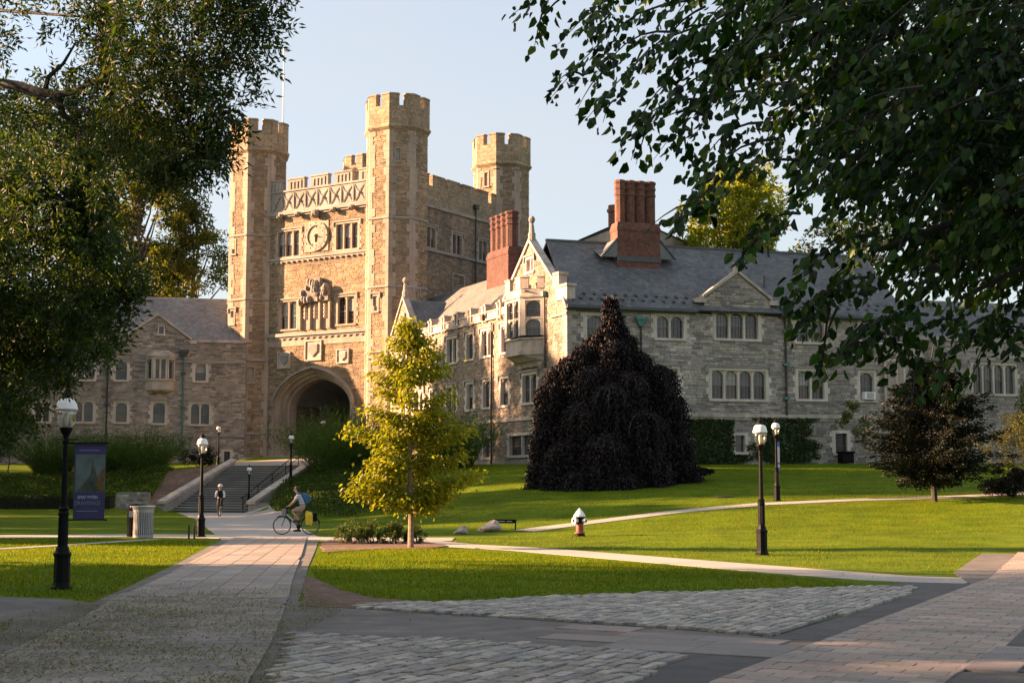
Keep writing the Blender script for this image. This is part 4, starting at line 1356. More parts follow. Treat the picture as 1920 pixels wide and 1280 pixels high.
for (a, b) in zip(pl_[:-1], pl_[1:]):
    A, B = FW.p(a[0], a[1], 0), FW.p(b[0], b[1], 0)
    u = Vector((B[0] - A[0], B[1] - A[1])); L = u.length; u.normalize()
    n = Vector((u.y, -u.x))
    if n.dot(FW.n) < 0: n = -n
    Fo = Frame(A[:2], u, n)
    faces.append((Fo, L))
for i, (Fo, L) in enumerate(faces):
    nl = 1 if i != 1 else 2
    if i == 1: nl = 2
    q = (.3, L - .3, oz0 + .22, oz1 - .15)
    h_ = (.05, L - .05, oz0 + .1, oz1 + .1)
    window(wing, Fo, *q, n=nl, d=0.0, hood=False, tiers=2, blocks=False, jw=.30, sill=False, name='oriel_window')
m = MB()
m.loft([oloop(oz1 + .04, .02), oloop(oz1 + .06, .16), oloop(oz1 + .2, .16), oloop(oz1 + .26, .0), oloop(ozt - .75, .0)], closed=False)
m.prism(oloop(ozt - .85, -.15), oloop(ozt - .8, -.15))
m.build('oriel_head', lime, ori)
for i, (Fo, L) in enumerate(faces):
    n_ = 2 if i == 1 else 2
    for j in range(n_):
        a = L * j / (n_ - .0) + .02; b = a + L * .30
        if j == n_ - 1: b = L - .02; a = b - L * .30
        fpart(ori, 'merlon', lime, (Fo, a, b, -.22, .05, ozt - .75, ozt), (Fo, a - .04, b + .04, -.26, .1, ozt + .001, ozt + .1))
fpart(ori, 'oriel_roof', lead, (FW, oc - OW - .4, oc + OW + .4, .05, OD - .1, ozt - .95, ozt - .9))
# slated roof, eaves behind the parapet
rz = lambda s, d, z: FW.p(s, d, z)
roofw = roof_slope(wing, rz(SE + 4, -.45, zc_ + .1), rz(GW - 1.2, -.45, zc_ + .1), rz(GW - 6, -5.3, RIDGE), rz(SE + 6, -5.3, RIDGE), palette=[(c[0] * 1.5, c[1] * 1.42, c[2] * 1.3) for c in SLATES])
roof_slope(wing, rz(GW - 1.2, -10.2, zc_ + .1), rz(SE + 4, -10.2, zc_ + .1), rz(SE + 6, -5.32, RIDGE), rz(GW - 6, -5.32, RIDGE))
fb = MB(); fb.quad(rz(GW, -10, WZ0), rz(SE, -10, WZ0), rz(SE, -10, zc_ + .2), rz(GW, -10, zc_ + .2)); fb.build('rear_wall', mortar, wing)
# small gable near the tower with its own roof
ga, _ = FW.hit(780, 612); gb, _ = FW.hit(737, 622)
gs0, gs1 = min(ga, gb), max(ga, gb)
gz = FW.hit(758.6, 560)[1]
gable(wing, FW, gs0, gs1, zc_, Z_PW - .2, gz, .06, WARMG, wins=[((gs0 + gs1) / 2 - .22, (gs0 + gs1) / 2 + .22, Z_PW + .35, Z_PW + 1.35, 1)], finial=True, thick=.4, kneeler=True)
gm = (gs0 + gs1) / 2
roof_slope(wing, rz(gs0 - .1, -.2, Z_PW - .1), rz(gs0 - .1, -3.9, Z_PW - .1), rz(gm, -4.4, gz - .1), rz(gm, -.2, gz - .1))
roof_slope(wing, rz(gs1 + .1, -3.9, Z_PW - .1), rz(gs1 + .1, -.2, Z_PW - .1), rz(gm, -.2, gz - .1), rz(gm, -4.4, gz - .1))
# dark skylight on the slope
def on_roof(s, t, lift=0.0):
    k = (RIDGE - zc_ - .1) / 4.85
    return rz(s, -.45 - 4.85 * t - lift * -.7, zc_ + .1 + (RIDGE - zc_ - .1) * t + lift * .7)
k0, _ = FW.hit(878, 574); k1, _ = FW.hit(915, 556)
sk = MB(); ks = sorted((k0, k1))
sk.prism([on_roof(ks[0] - .2, .18, .05), on_roof(ks[1] - .6, .18, .05), on_roof(ks[1] - .6, .42, .05), on_roof(ks[0] - .2, .42, .05)], [on_roof(ks[0] - .2, .18, .22), on_roof(ks[1] - .6, .18, .22), on_roof(ks[1] - .6, .42, .22), on_roof(ks[0] - .2, .42, .22)])
sk.build('skylight', lead, roofw)
for px, y0, y1 in ((925, 605, 869), (727, 652, 800)):
    s, z1_ = FW.hit(px, y0); z0_ = FW.hit(px, y1)[1]
    downpipe(wing, FW, s, z0_, z1_, hopper=False)
for px, py in ((911, 594), (727, 648)):
    s, z1_ = FW.hit(px, py)
    hp = fpart(wing, 'hopper', pipe_m, (FW, s - .22, s + .22, .03, .4, z1_ - .25, z1_ + .15))
s, z1_ = FW.hit(1025, 556); z0_ = FW.hit(1025, 690)[1]
downpipe(wing, FW, s, z0_, z1_, hopper=False); fpart(wing, 'hopper', copper, (FW, s - .16, s + .16, .03, .36, z1_, z1_ + .35))
fpart(wing, 'string_course', lime_dark, (FW, -.1, 2.2, -.02, .14, FW.hit(1050, 590)[1] - .1, FW.hit(1050, 590)[1] + .1))

# brick chimney stacks: a plinth, a shoulder and joined octagonal shafts
brick_r = brick_mat('red_brick', UG, (0.125, 0.043, 0.026), (0.185, 0.066, 0.038), (0.13, 0.09, 0.07))
brick_d = brick_mat('dark_brick', UW, (0.075, 0.024, 0.017), (0.115, 0.036, 0.024), (0.085, 0.058, 0.048))
def chimney(parent, F, s0, s1, d0, d1, z0, zsh, ztop, n, mat, name='chimney'):
    m = MB()
    m.fbox(F, s0, s1, d0, d1, z0, zsh)
    sc, dc = (s0 + s1) / 2, (d0 + d1) / 2
    L0 = [F.p(s0 - .04, d1 + .04, zsh), F.p(s1 + .04, d1 + .04, zsh), F.p(s1 + .04, d0 - .04, zsh), F.p(s0 - .04, d0 - .04, zsh)]
    L1 = [F.p(s0 - .04, d1 + .04, zsh + .2), F.p(s1 + .04, d1 + .04, zsh + .2), F.p(s1 + .04, d0 - .04, zsh + .2), F.p(s0 - .04, d0 - .04, zsh + .2)]
    L2 = [F.p(s0 + .06, d1 - .08, zsh + .6), F.p(s1 - .06, d1 - .08, zsh + .6), F.p(s1 - .06, d0 + .08, zsh + .6), F.p(s0 + .06, d0 + .08, zsh + .6)]
    m.loft([L0, L1, L2], True, True)
    o = m.build(name, mat, parent)
    W = (s1 - s0 - .2) / n
    r = W / 2 * .99
    for i in range(n):
        c = F.p(s0 + .1 + W * (i + .5), dc, 0)
        f = MB()
        prof = [(r, zsh + .6), (r, ztop - 1.15), (r * 1.12, ztop - 1.1), (r * 1.12, ztop - .95), (r * 1.02, ztop - .9), (r * 1.02, ztop - .7), (r * 1.15, ztop - .64), (r * 1.15, ztop - .5), (r * 1.04, ztop - .46), (r * 1.04, ztop - .3), (r * 1.18, ztop - .22), (r * 1.18, ztop - .06), (r * .8, ztop), (r * .5, ztop - .01)]
        f.lathe(prof, c, 8, phase=math.atan2(F.n.y, F.n.x) + math.pi / 8)
        f.build('flue', mat, o)
    return o
dd = -4.6
ca, cz0 = FW.hit(913, 522, dd); cb, _ = FW.hit(974, 500, dd)
czs, czt = FW.hit(944, 467, dd)[1], FW.hit(944, 402, dd)[1]
chimney(roofw, FW, min(ca, cb) + .8, max(ca, cb) - 1.3, dd - .6, dd + .6, cz0 - 1.6, czs - .7, czt, 4, brick_d)

# ================= grey hall
hall = thing('stone_hall', (*FG.p(14, -5, 0)[:2], 3.0), 'grey stone hall front in shade with slate roof and tall brick chimney', 'building')
GL = 25.2
uw = [((1100, 1132, 592, 634), 1), ((1231, 1281, 593, 634), 2), ((1342, 1421, 587, 635), 3), ((1493, 1544, 601, 641), 2), ((1615, 1690, 596, 642), 3)]
lw_ = [((1155, 1183, 688, 745), 1), ((1242, 1270, 691, 746), 1), ((1334, 1435, 695, 748), 4), ((1496, 1545, 696, 748), 2), ((1612, 1638, 699, 750), 1)]
UWs = [win_px(FG, *q) + (n,) for q, n in uw]; LWs = [win_px(FG, *q) + (n,) for q, n in lw_]
BW = [win_px(FG, 1378, 1396, 816, 847) + (1,), win_px(FG, 1566, 1588, 812, 849) + (1,)]
ZG_STR = FG.hit(1420, 779)[1]
hs = [hole(*q[:4]) for q in UWs + LWs + BW]
wall(hall, FG, (0, GL), WZ0, EAVE, hs, 0.0, GREY, name='front_wall')
for i, q in enumerate(UWs): window(hall, FG, *q[:4], n=q[4], hood=(i == 2), lower=pane_brown if i in (1, 2) else None)
for i, q in enumerate(LWs): window(hall, FG, *q[:4], n=q[4], hood=True, lower=pane_brown if i == 2 else None)
window(hall, FG, *BW[0][:4], n=1, hood=False, arched=False, sash=False)
fpart(hall, 'string_course', lime, (FG, -.1, GL, -.02, .16, ZG_STR - .14, ZG_STR + .12), (FG, -.1, GL, -.02, .08, ZG_STR - .3, ZG_STR - .141))
# basement louvre and the black duct in front of it
q = BW[1]
lv = window(hall, FG, *q[:4], n=1, hood=False, arched=False, sash=False, name='louvre')
for i in range(7):
    z = q[2] + (q[3] - q[2]) * (i + .5) / 7
    m = MB(); m.prism([FG.p(q[0], -.2, z - .02), FG.p(q[1], -.2, z - .02), FG.p(q[1], -.05, z - .09), FG.p(q[0], -.05, z - .09)], [FG.p(q[0], -.2, z + .02), FG.p(q[1], -.2, z + .02), FG.p(q[1], -.05, z - .05), FG.p(q[0], -.05, z - .05)])
    m.build('slat', wood_dark, lv)
dq = FG.hit(1582, 850)
m = MB(); m.fbox(FG, dq[0] - .55, dq[0] + .35, .1, .8, 3.3, 3.95); m.fbox(FG, dq[0] - .62, dq[0] + .42, .06, .86, 3.951, 4.1)
ch_ = m.build('vent_cowl', iron, bevel=.06); set_props(ch_, 'black boxy vent cowl below the basement louvre of the grey hall', 'vent')
q = LWs[4]
ac = MB(); ac.fbox(FG, q[0] + .16, q[1] - .1, -.2, .42, q[2] + .03, q[2] + .55)
aco = thing('air_conditioner', FG.p((q[0] + q[1]) / 2, .1, q[2]), 'white window air conditioner in the grey hall window above the sapling', 'air conditioner')
ac.build('casing', white_m, aco, bevel=.02)
for i in range(6):
    fpart(aco, 'grille_bar', sash_m, (FG, q[0] + .3, q[1] - .25, .421, .435, q[2] + .1 + i * .07, q[2] + .13 + i * .07))
# roof: eave overhang, gutter, gable with three-light window
rgz = lambda s, d, z: FG.p(s, d, z)
kk = (RIDGE - EAVE) / 5.2
roofg = roof_slope(hall, rgz(-.25, .45, EAVE + .12), rgz(GL + .3, .45, EAVE + .12), rgz(GL + .3, -5.2, RIDGE), rgz(.35, -5.2, RIDGE))
roof_slope(hall, rgz(GL + .3, -10.6, EAVE + .12), rgz(-.25, -10.6, EAVE + .12), rgz(.35, -5.22, RIDGE), rgz(GL + .3, -5.22, RIDGE))
fpart(roofg, 'ridge', lead, (FG, .3, GL + .3, -5.36, -5.06, RIDGE - .05, RIDGE + .1))
m = MB(); m.quad(rgz(0, -10.3, WZ0), rgz(GL, -10.3, WZ0), rgz(GL, -10.3, EAVE + .1), rgz(0, -10.3, EAVE + .1))
m.quad(rgz(GL, 0, WZ0), rgz(GL, -10.3, WZ0), rgz(GL, -10.3, EAVE + .1), rgz(GL, 0, EAVE + .1))
m.add([rgz(GL, .3, EAVE), rgz(GL, -10.6, EAVE), rgz(GL, -5.2, RIDGE - .1)], [(0, 1, 2)])
m.build('rear_wall', mortar, hall)
g0, _ = FG.hit(1319, 566); g1, _ = FG.hit(1443, 567)
gza = FG.hit(1381, 512)[1]; gzf = FG.hit(1381, 562)[1]
gable(hall, FG, g0, g1, EAVE + .16, gzf, gza, .07, GREY, finial=False, kneeler=True, coping=.22)
f = MB(); f.fbox(FG, (g0 + g1) / 2 - .14, (g0 + g1) / 2 + .14, -.25, .2, gza + .1, gza + .75); f.build('finial', lime, hall)
gc = (g0 + g1) / 2
roof_slope(hall, rgz(g0, -.2, gzf), rgz(g0, -2.9, gzf + .2), rgz(gc, -4.2, gza), rgz(gc, -.2, gza))
roof_slope(hall, rgz(g1, -2.9, gzf + .2), rgz(g1, -.2, gzf), rgz(gc, -.2, gza), rgz(gc, -4.2, gza))
for a, b in ((-.2, g0 - .65), (g1 + .65, GL + .3)):
    fpart(hall, 'gutter', lead, (FG, a, b, .34, .62, EAVE - .02, EAVE + .18), (FG, a, b, -.02, .339, EAVE - .12, EAVE - .021))
# snow guards in two staggered rows
gm_ = MB(); gm_.box(-.09, .09, -.09, .09, 0, .11)
gme = bpy.data.meshes.new('snow_guard'); gme.from_pydata(gm_.v, [], gm_.f); gme.materials.append(lead)
i = 0
s = .6
while s < GL - .5:
    if not (g0 - .4 < s < g1 + .4):
        t = .10 if i % 2 else .17
        d_ = .45 - 5.65 * t
        o = bpy.data.objects.new('snow_guard', gme); b_ = base_of(roofg)
        o.location = Vector(rgz(s, d_, EAVE + .12 + (RIDGE - EAVE) * t + .03)) - b_
        o.rotation_euler = (R(43), 0, math.atan2(UG.y, UG.x)); o.parent = roofg; col.objects.link(o)
    s += .37; i += 1
# chimney low on the slope with slated saddles each side
cd = -3.0
c0, zb_ = FG.hit(1158, 482, cd); c1, _ = FG.hit(1238, 482, cd)
zsh, zct = FG.hit(1197, 424, cd)[1], FG.hit(1197, 336, cd)[1]
chm = chimney(roofg, FG, c0, c1, cd - 1.3, cd, zb_ - .8, zsh - .35, zct, 4, brick_r)
fpart(chm, 'flashing', lead, (FG, c0 - .05, c1 + .05, cd + .001, cd + .06, zb_ - .25, zb_ + .1))
zr_ = FG.hit(1158, 447, cd)[1]
for a, b, e in ((c0, c0 - 1.25, -1), (c1, c1 + 1.25, 1)):
    m = MB(); m.add([rgz(a, cd - .02, zb_), rgz(b, cd - .02, zb_), rgz(a, cd - .02, zr_), rgz(a, cd - 2.6, zr_), rgz(b, cd - 2.6, zb_ + 1.2)], [(0, 1, 2), (1, 4, 3, 2)], SLATES[0])
    m.build('saddle', slate, chm)
    m = MB(); m.tube([rgz(a, cd + .02, zr_ + .03), rgz(b - e * .05, cd + .02, zb_ - .02)], .07, 5); m.build('saddle_flashing', lead, chm)
for px, y0, y1, hop in ((1200, 612, 775, True), (1470, 590, 778, True)):
    s, z1_ = FG.hit(px, y0); z0_ = FG.hit(px, y1)[1]
    downpipe(hall, FG, s, z0_, z1_, hopper=hop, hmat=copper, collars=0 if px < 1300 else 3)
m = MB(); vp = rgz(*(FG.hit(1433, 513, -1.8)[0], -1.8, 0)); m.tube([(vp[0], vp[1], EAVE + 1.8), (vp[0], vp[1], EAVE + 3.0)], .08, 6); m.build('vent_pipe', lead, roofg)
# canted bay at the right end
bs_ = FG.hit(1690, 700)[0]
m = MB()
bl = lambda z, e=0.0: [rgz(bs_ - 1.5 - e, -.02, z), rgz(bs_ - .7 - e, 1.0 + e, z), rgz(bs_ + .9 + e, 1.0 + e, z), rgz(bs_ + 1.7 + e, -.02, z)]
zb0, zb1 = FG.hit(1690, 790)[1], FG.hit(1690, 672)[1]
m.loft([bl(WZ0), bl(zb0), bl(zb0, .1), bl(zb0 + .2, .1), bl(zb0 + .22), bl(zb1), bl(zb1, .15), bl(zb1 + .25, .15), bl(zb1 + .27), bl(zb1 + 1.1)], closed=False)
m.prism(bl(zb1 + .9, -.05), bl(zb1 + 1.0, -.05))
bay = m.build('bay', lime, hall)
Fb = Frame(rgz(bs_ - 1.5, 0, 0)[:2], Vector(rgz(bs_ - .7, 1, 0)[:2]) - Vector(rgz(bs_ - 1.5, 0, 0)[:2]))
Fb = Frame(rgz(bs_ - 1.5, 0, 0)[:2], Fb.u, Fb.n if Fb.n.dot(FG.n) > 0 else -Fb.n)
window(hall, Fb, .3, 1.0, zb0 + .5, zb1 - .3, n=1, d=.08, hood=False, blocks=False, jw=.12, name='bay_window')
Fc = Frame(rgz(bs_ - .7, 1.0, 0)[:2], UG, FG.n)
window(hall, Fc, .3, 1.3, zb0 + .5, zb1 - .3, n=2, d=.08, hood=False, blocks=False, jw=.12, name='bay_window')

# ================= lower range beyond, at the right edge
FR = Frame(FG.p(GL, -2.6, 0)[:2], UG, FG.n)
rng_h = thing('stone_range', (*FR.p(10, -4, 0)[:2], 3.0), 'lower stone range beyond the dark copper tree at right edge', 'building')
ze = FR.hit(1870, 642)[1]
RW = [win_px(FR, 1824, 1902, 684, 738) + (4,)]
q = RW[0]; w_ = q[1] - q[0]
RW.append((q[1] + 2.2, q[1] + 2.2 + w_, q[2], q[3], 4))
wall(rng_h, FR, (-.5, 26), WZ0, ze, [hole(*r[:4]) for r in RW], 0, GREY, name='front_wall')
for r in RW: window(rng_h, FR, *r[:4], n=r[4], hood=True)
fpart(rng_h, 'coping', lime, (FR, -.5, 26, -.4, .18, ze, ze + .3))
roof_slope(rng_h, FR.p(-.5, -.4, ze + .1), FR.p(26, -.4, ze + .1), FR.p(26, -4.5, ze + 3.6), FR.p(-.5, -4.5, ze + 3.6))
m = MB(); m.quad(FR.p(26, 0, WZ0), FR.p(26, -9, WZ0), FR.p(26, -9, ze), FR.p(26, 0, ze)); m.quad(FR.p(-.5, -9, WZ0), FR.p(26, -9, WZ0), FR.p(26, -9, ze + 2), FR.p(-.5, -9, ze + 2)); m.build('rear_wall', mortar, rng_h)
# pale sunlit gabled house seen through the leaves
pp = at(1915, 600, 135)
ph = thing('pale_house', (pp.x + 5, 136, 3), 'pale sunlit plastered house glimpsed through leaves at the right edge', 'house')
PHF = Frame((pp.x - 1.2, 140), (.35, -.937), (-.937, -.35))
wall(ph, PHF, (-2, 9), 3, 15.5, [(2.2, 3.4, 9, 11)], 0, [(0.5, 0.45, 0.38)], name='side_wall', stones=False)
window(ph, PHF, 2.4, 3.2, 9.2, 10.8, n=1, hood=False, arched=False, blocks=False)
PHG = Frame(PHF.p(9, 0, 0)[:2], (.937, .35), (.35, -.937))
wall(ph, PHG, (0, 10), 3, 15.5, [], 0, GREY, name='front_wall', stones=False)
roof_slope(ph, PHF.p(-2, .3, 15.5), PHF.p(9.2, .3, 15.5), PHF.p(9.2, -5, 20), PHF.p(-2, -5, 20))

# pyramid roof behind the ridge, lit from the left
py_ = [at(1060, 460, 120), at(1160, 420, 122)]
pyr = thing('pyramid_roof_pavilion', (at(1165, 460, 124).x, 126, 3), 'pavilion with low sunlit pyramid roof just behind the grey hall ridge', 'building')
ap = at(1182, 408, 130); el, er, br_, bk = at(1058, 462, 131), at(1190, 466, 117), at(1305, 466, 131), at(1180, 462, 144)
zc0 = el.z
for v_ in (er, br_, bk): v_.z = zc0
roof_slope(pyr, tuple(el), tuple(er), tuple(ap), tuple(ap), palette=[(c[0] * 1.6, c[1] * 1.45, c[2] * 1.3) for c in SLATES])  # sunward slope's slates lighter and warmer: sunlight put into the colour
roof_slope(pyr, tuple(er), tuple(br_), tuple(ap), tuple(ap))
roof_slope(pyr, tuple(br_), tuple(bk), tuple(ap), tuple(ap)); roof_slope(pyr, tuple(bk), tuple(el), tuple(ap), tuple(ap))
m = MB(); m.prism([(p.x, p.y, 3) for p in (el, er, br_, bk)], [(p.x, p.y, min(el.z, er.z) - .15) for p in (el, er, br_, bk)]); m.build('wall', mortar, pyr)
cf = MB(); cq = at(1151, 400, 124); cf.lathe([(.5, -3), (.5, 0), (.62, .1), (.62, .35), (.5, .4), (.5, .7)], (cq.x, cq.y, cq.z), 8); cf.build('flue', brick_r, pyr)

# ================= left hall
UL = Vector((0.9716, 0.2369)).normalized()
FLH = Frame((-26.2, 131.4), UL, (UL.y, -UL.x))
lh = thing('left_hall', (*FLH.p(-12, -4, 0)[:2], 3.4), 'shaded stone hall left of the tower with bay window and gable', 'building')
ZE = FLH.hit(300, 640)[1]
U = [((142, 176, 678, 711), 2), ((217, 238, 678, 712), 1), ((366, 386, 682, 714), 1)]
Lw = [((137, 174, 753, 790), 2), ((217, 238, 755, 791), 1), ((287, 309, 755, 793), 1), ((358, 392, 757, 795), 2), ((66, 92, 755, 790), 2)]
Uq = [win_px(FLH, *q) + (n,) for q, n in U]; Lq = [win_px(FLH, *q) + (n,) for q, n in Lw]
a = Uq[0]
Uq.append((Lq[4][0], Lq[4][1], a[2], a[3], 2)); Uq.append((Lq[4][0] - 4.4, Lq[4][1] - 4.4, a[2], a[3], 2)); Lq.append((Lq[4][0] - 4.4, Lq[4][1] - 4.4, Lq[0][2], Lq[0][3], 2))
bsm = [win_px(FLH, 420, 431, 846, 870) + (1,)]
ZS1, ZS2 = FLH.hit(200, 816)[1], FLH.hit(250, 676)[1]
BYH = win_px(FLH, 276, 325, 672, 710)
wall(lh, FLH, (-34, 1.5), 2.6, ZE, [hole(*q[:4]) for q in Uq + Lq + bsm] + [(BYH[0], BYH[1], BYH[2], BYH[3])], 0, [(c[0] * .97, c[1] * .93, c[2] * .9) for c in GREY], name='front_wall')
for q in Uq + Lq: window(lh, FLH, *q[:4], n=q[4], hood=True)
window(lh, FLH, *bsm[0][:4], n=1, hood=False, arched=False, sash=False)
for z in (ZS1, ZS2):
    fpart(lh, 'string_course', lime_dark, (FLH, -34, 1.5, -.02, .13, z - .1, z + .1))
g0, _ = FLH.hit(233, 640); g1, _ = FLH.hit(357, 641)
gq = win_px(FLH, 298, 307, 612, 626)
fpart(lh, 'parapet', lime, (FLH, -34, g0 - .7, -.4, .14, ZE + .001, ZE + .26), (FLH, g1 + .7, 1.5, -.4, .14, ZE + .001, ZE + .26))
gable(lh, FLH, g0, g1, ZE, ZE + .15, FLH.hit(301, 592)[1], .03, [(c[0] * .97, c[1] * .93, c[2] * .9) for c in GREY], wins=[gq + (1,)], finial=False)
rl = lambda s, d, z: FLH.p(s, d, z)
ZR = FLH.hit(330, 558, -5.4)[1]
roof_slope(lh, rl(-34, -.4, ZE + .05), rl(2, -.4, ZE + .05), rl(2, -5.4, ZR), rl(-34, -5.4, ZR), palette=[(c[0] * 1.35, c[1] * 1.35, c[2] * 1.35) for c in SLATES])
roof_slope(lh, rl(2, -10.4, ZE + .05), rl(-34, -10.4, ZE + .05), rl(-34, -5.42, ZR), rl(2, -5.42, ZR))
gc = (g0 + g1) / 2; gza = FLH.hit(301, 592)[1]
roof_slope(lh, rl(g0, -.2, ZE + .2), rl(g0, -.6, ZE + .2), rl(gc, -3.6, gza), rl(gc, -.2, gza)); roof_slope(lh, rl(g1, -.6, ZE + .2), rl(g1, -.2, ZE + .2), rl(gc, -.2, gza), rl(gc, -3.6, gza))
m = MB(); m.quad(rl(-34, -10, 2.6), rl(1, -10, 2.6), rl(1, -10, ZE), rl(-34, -10, ZE)); m.add([rl(-34, 0, 2.6), rl(-34, -10.4, 2.6), rl(-34, -10.4, ZE), rl(-34, -5.4, ZR), rl(-34, 0, ZE)], [(0, 1, 2, 3, 4)]); m.build('rear_wall', mortar, lh)
# its bay window
bc = (BYH[0] + BYH[1]) / 2; bw_ = (BYH[1] - BYH[0]) / 2
bpl = lambda z, e=0.0: [rl(bc - bw_ - .1 - e, 0, z), rl(bc - bw_ * .55 - e * .5, .75 + e, z), rl(bc + bw_ * .55 + e * .5, .75 + e, z), rl(bc + bw_ + .1 + e, 0, z)]
m = MB(); m.loft([bpl(BYH[2] - 1.25, -.25), bpl(BYH[2] - 1.05, .05), bpl(BYH[2] - .2, .06), bpl(BYH[2] - .19, .16), bpl(BYH[2] - .02, .16), bpl(BYH[2])], closed=False)
m.loft([bpl(BYH[3]), bpl(BYH[3] + .05, .16), bpl(BYH[3] + .22, .18), bpl(BYH[3] + .75, -.45)], closed=False); m.prism(bpl(BYH[3] + .7, -.45), bpl(BYH[3] + .76, -.45))
bo = m.build('bay', lime, lh)
pts = [(bc - bw_ - .1, 0), (bc - bw_ * .55, .75), (bc + bw_ * .55, .75), (bc + bw_ + .1, 0)]
for i in range(3):
    A, B = rl(*pts[i], 0), rl(*pts[i + 1], 0)
    u = Vector((B[0] - A[0], B[1] - A[1])); L = u.length; n = Vector((u.y, -u.x))
    if n.dot(FLH.n) < 0: n = -n
    window(lh, Frame(A[:2], u, n), .14, L - .14, BYH[2] + .02, BYH[3] - .1, n=2 if i == 1 else 1, d=0, hood=False, blocks=False, jw=.13, sill=False, name='bay_window')
for px, y0, y1 in ((203, 668, 845), (345, 668, 860)):
    s, z1_ = FLH.hit(px, y0); z0_ = FLH.hit(px, y1)[1]
    downpipe(lh, FLH, s, z0_, z1_, hopper=True, hmat=lead if px < 300 else lead, mat=pipe_m if px < 300 else copper, collars=3)
for px, py in ((152, 726), (347, 640)):
    pass

# ------------------------------------------------------------------ steps up to the arch
SD = Vector((2.2, 9.0)).normalized()
FST = Frame((-19.9, 95.0), (SD.y, -SD.x), -SD)         # s to the right, d towards the viewer
NS, RISE, TREAD, HWs = 20, .16, .475, 2.95
steps = thing('stone_steps', (-19.9, 95.0, 0), 'broad flight of grey stone steps rising to the tower arch', 'steps')
STEPC = [(0.27, 0.25, 0.22), (0.25, 0.235, 0.21), (0.29, 0.27, 0.235)]
for i in range(NS):
    m = MB(); c_ = jit(rng.choice(STEPC), .1)
    y0 = -TREAD * i
    m.fbox(FST, -HWs, HWs, y0 - TREAD - .12, y0 - .04, -.2 + RISE * i - .1, RISE * (i + 1) - .061, tuple(x * .6 for x in c_))  # riser darkened, nosing below lightened: shading painted into the stone
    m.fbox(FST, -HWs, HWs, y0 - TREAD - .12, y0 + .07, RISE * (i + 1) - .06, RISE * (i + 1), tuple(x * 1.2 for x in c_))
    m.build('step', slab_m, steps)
ZT_ = RISE * NS
Ltot = TREAD * NS
for sgn in (-1, 1):
    a = sgn * (HWs + .02); b = sgn * (HWs + .48)
    a, b = min(a, b), max(a, b)
    m = MB()
    m.prism([FST.p(a, .9, -.3), FST.p(b, .9, -.3), FST.p(b, -Ltot - .4, ZT_ - .9), FST.p(a, -Ltot - .4, ZT_ - .9)], [FST.p(a, .9, .55), FST.p(b, .9, .55), FST.p(b, -Ltot - .4, ZT_ + .28), FST.p(a, -Ltot - .4, ZT_ + .28)])
    w = m.build('cheek_wall', lime_dark, steps)
    m = MB()
    m.prism([FST.p(a - .07, 1.0, .551), FST.p(b + .07, 1.0, .551), FST.p(b + .07, -Ltot - .5, ZT_ + .281), FST.p(a - .07, -Ltot - .5, ZT_ + .281)], [FST.p(a - .07, 1.0, .75), FST.p(b + .07, 1.0, .75), FST.p(b + .07, -Ltot - .5, ZT_ + .47), FST.p(a - .07, -Ltot - .5, ZT_ + .47)])
    m.build('cheek_coping', lime, w)
    m = MB()
    m.fbox(FST, (a - 1.6) if sgn < 0 else b, a if sgn < 0 else (b + 1.0), .3, .9, -.3, .62); m.build('end_pier', lime_dark, steps)
rail = MB()
rs = HWs - .75
rp = [FST.p(rs, .3, .95)] + [FST.p(rs, -Ltot * t, ZT_ * t + .98) for t in (0.02, .25, .5, .75, 1.0)] + [FST.p(rs, -Ltot - .9, ZT_ + .95)]
rail.tube(rp, .03, 6); rail.tube([(x, y, z - .42) for x, y, z in rp], .02, 6)
ro = rail.build('handrail', iron, steps)
for t in (0.0, .25, .5, .75, 1.0):
    m = MB(); m.tube([FST.p(rs, -Ltot * t, ZT_ * t - .05), FST.p(rs, -Ltot * t, ZT_ * t + .98)], .028, 6); m.build('rail_post', iron, ro)
# landing between the steps and the arch, a second gentle flight
tp0 = [FST.p(-HWs - .4, -Ltot - .1, 0), FST.p(HWs + .5, -Ltot - .1, 0)]
e0, e1 = FT.p(a_c + a_w + 3.0, DW + .9, 0), FT.p(a_c - a_w + .5, DW + .9, 0)
m = MB(); m.prism([(tp0[0][0], tp0[0][1], ZT_ - .6), (tp0[1][0], tp0[1][1], ZT_ - .6), (e1[0], e1[1], FLOOR - .8), (e0[0], e0[1], FLOOR - .8)],
                  [(tp0[0][0], tp0[0][1], ZT_ + .002), (tp0[1][0], tp0[1][1], ZT_ + .002), (e1[0], e1[1], FLOOR - .06), (e0[0], e0[1], FLOOR - .06)])
set_props(m.build('landing', lime_dark), kind='structure')
# ------------------------------------------------------------------ foliage
def unit(v):
    return v / np.maximum(np.linalg.norm(v, axis=1, keepdims=True), 1e-9)

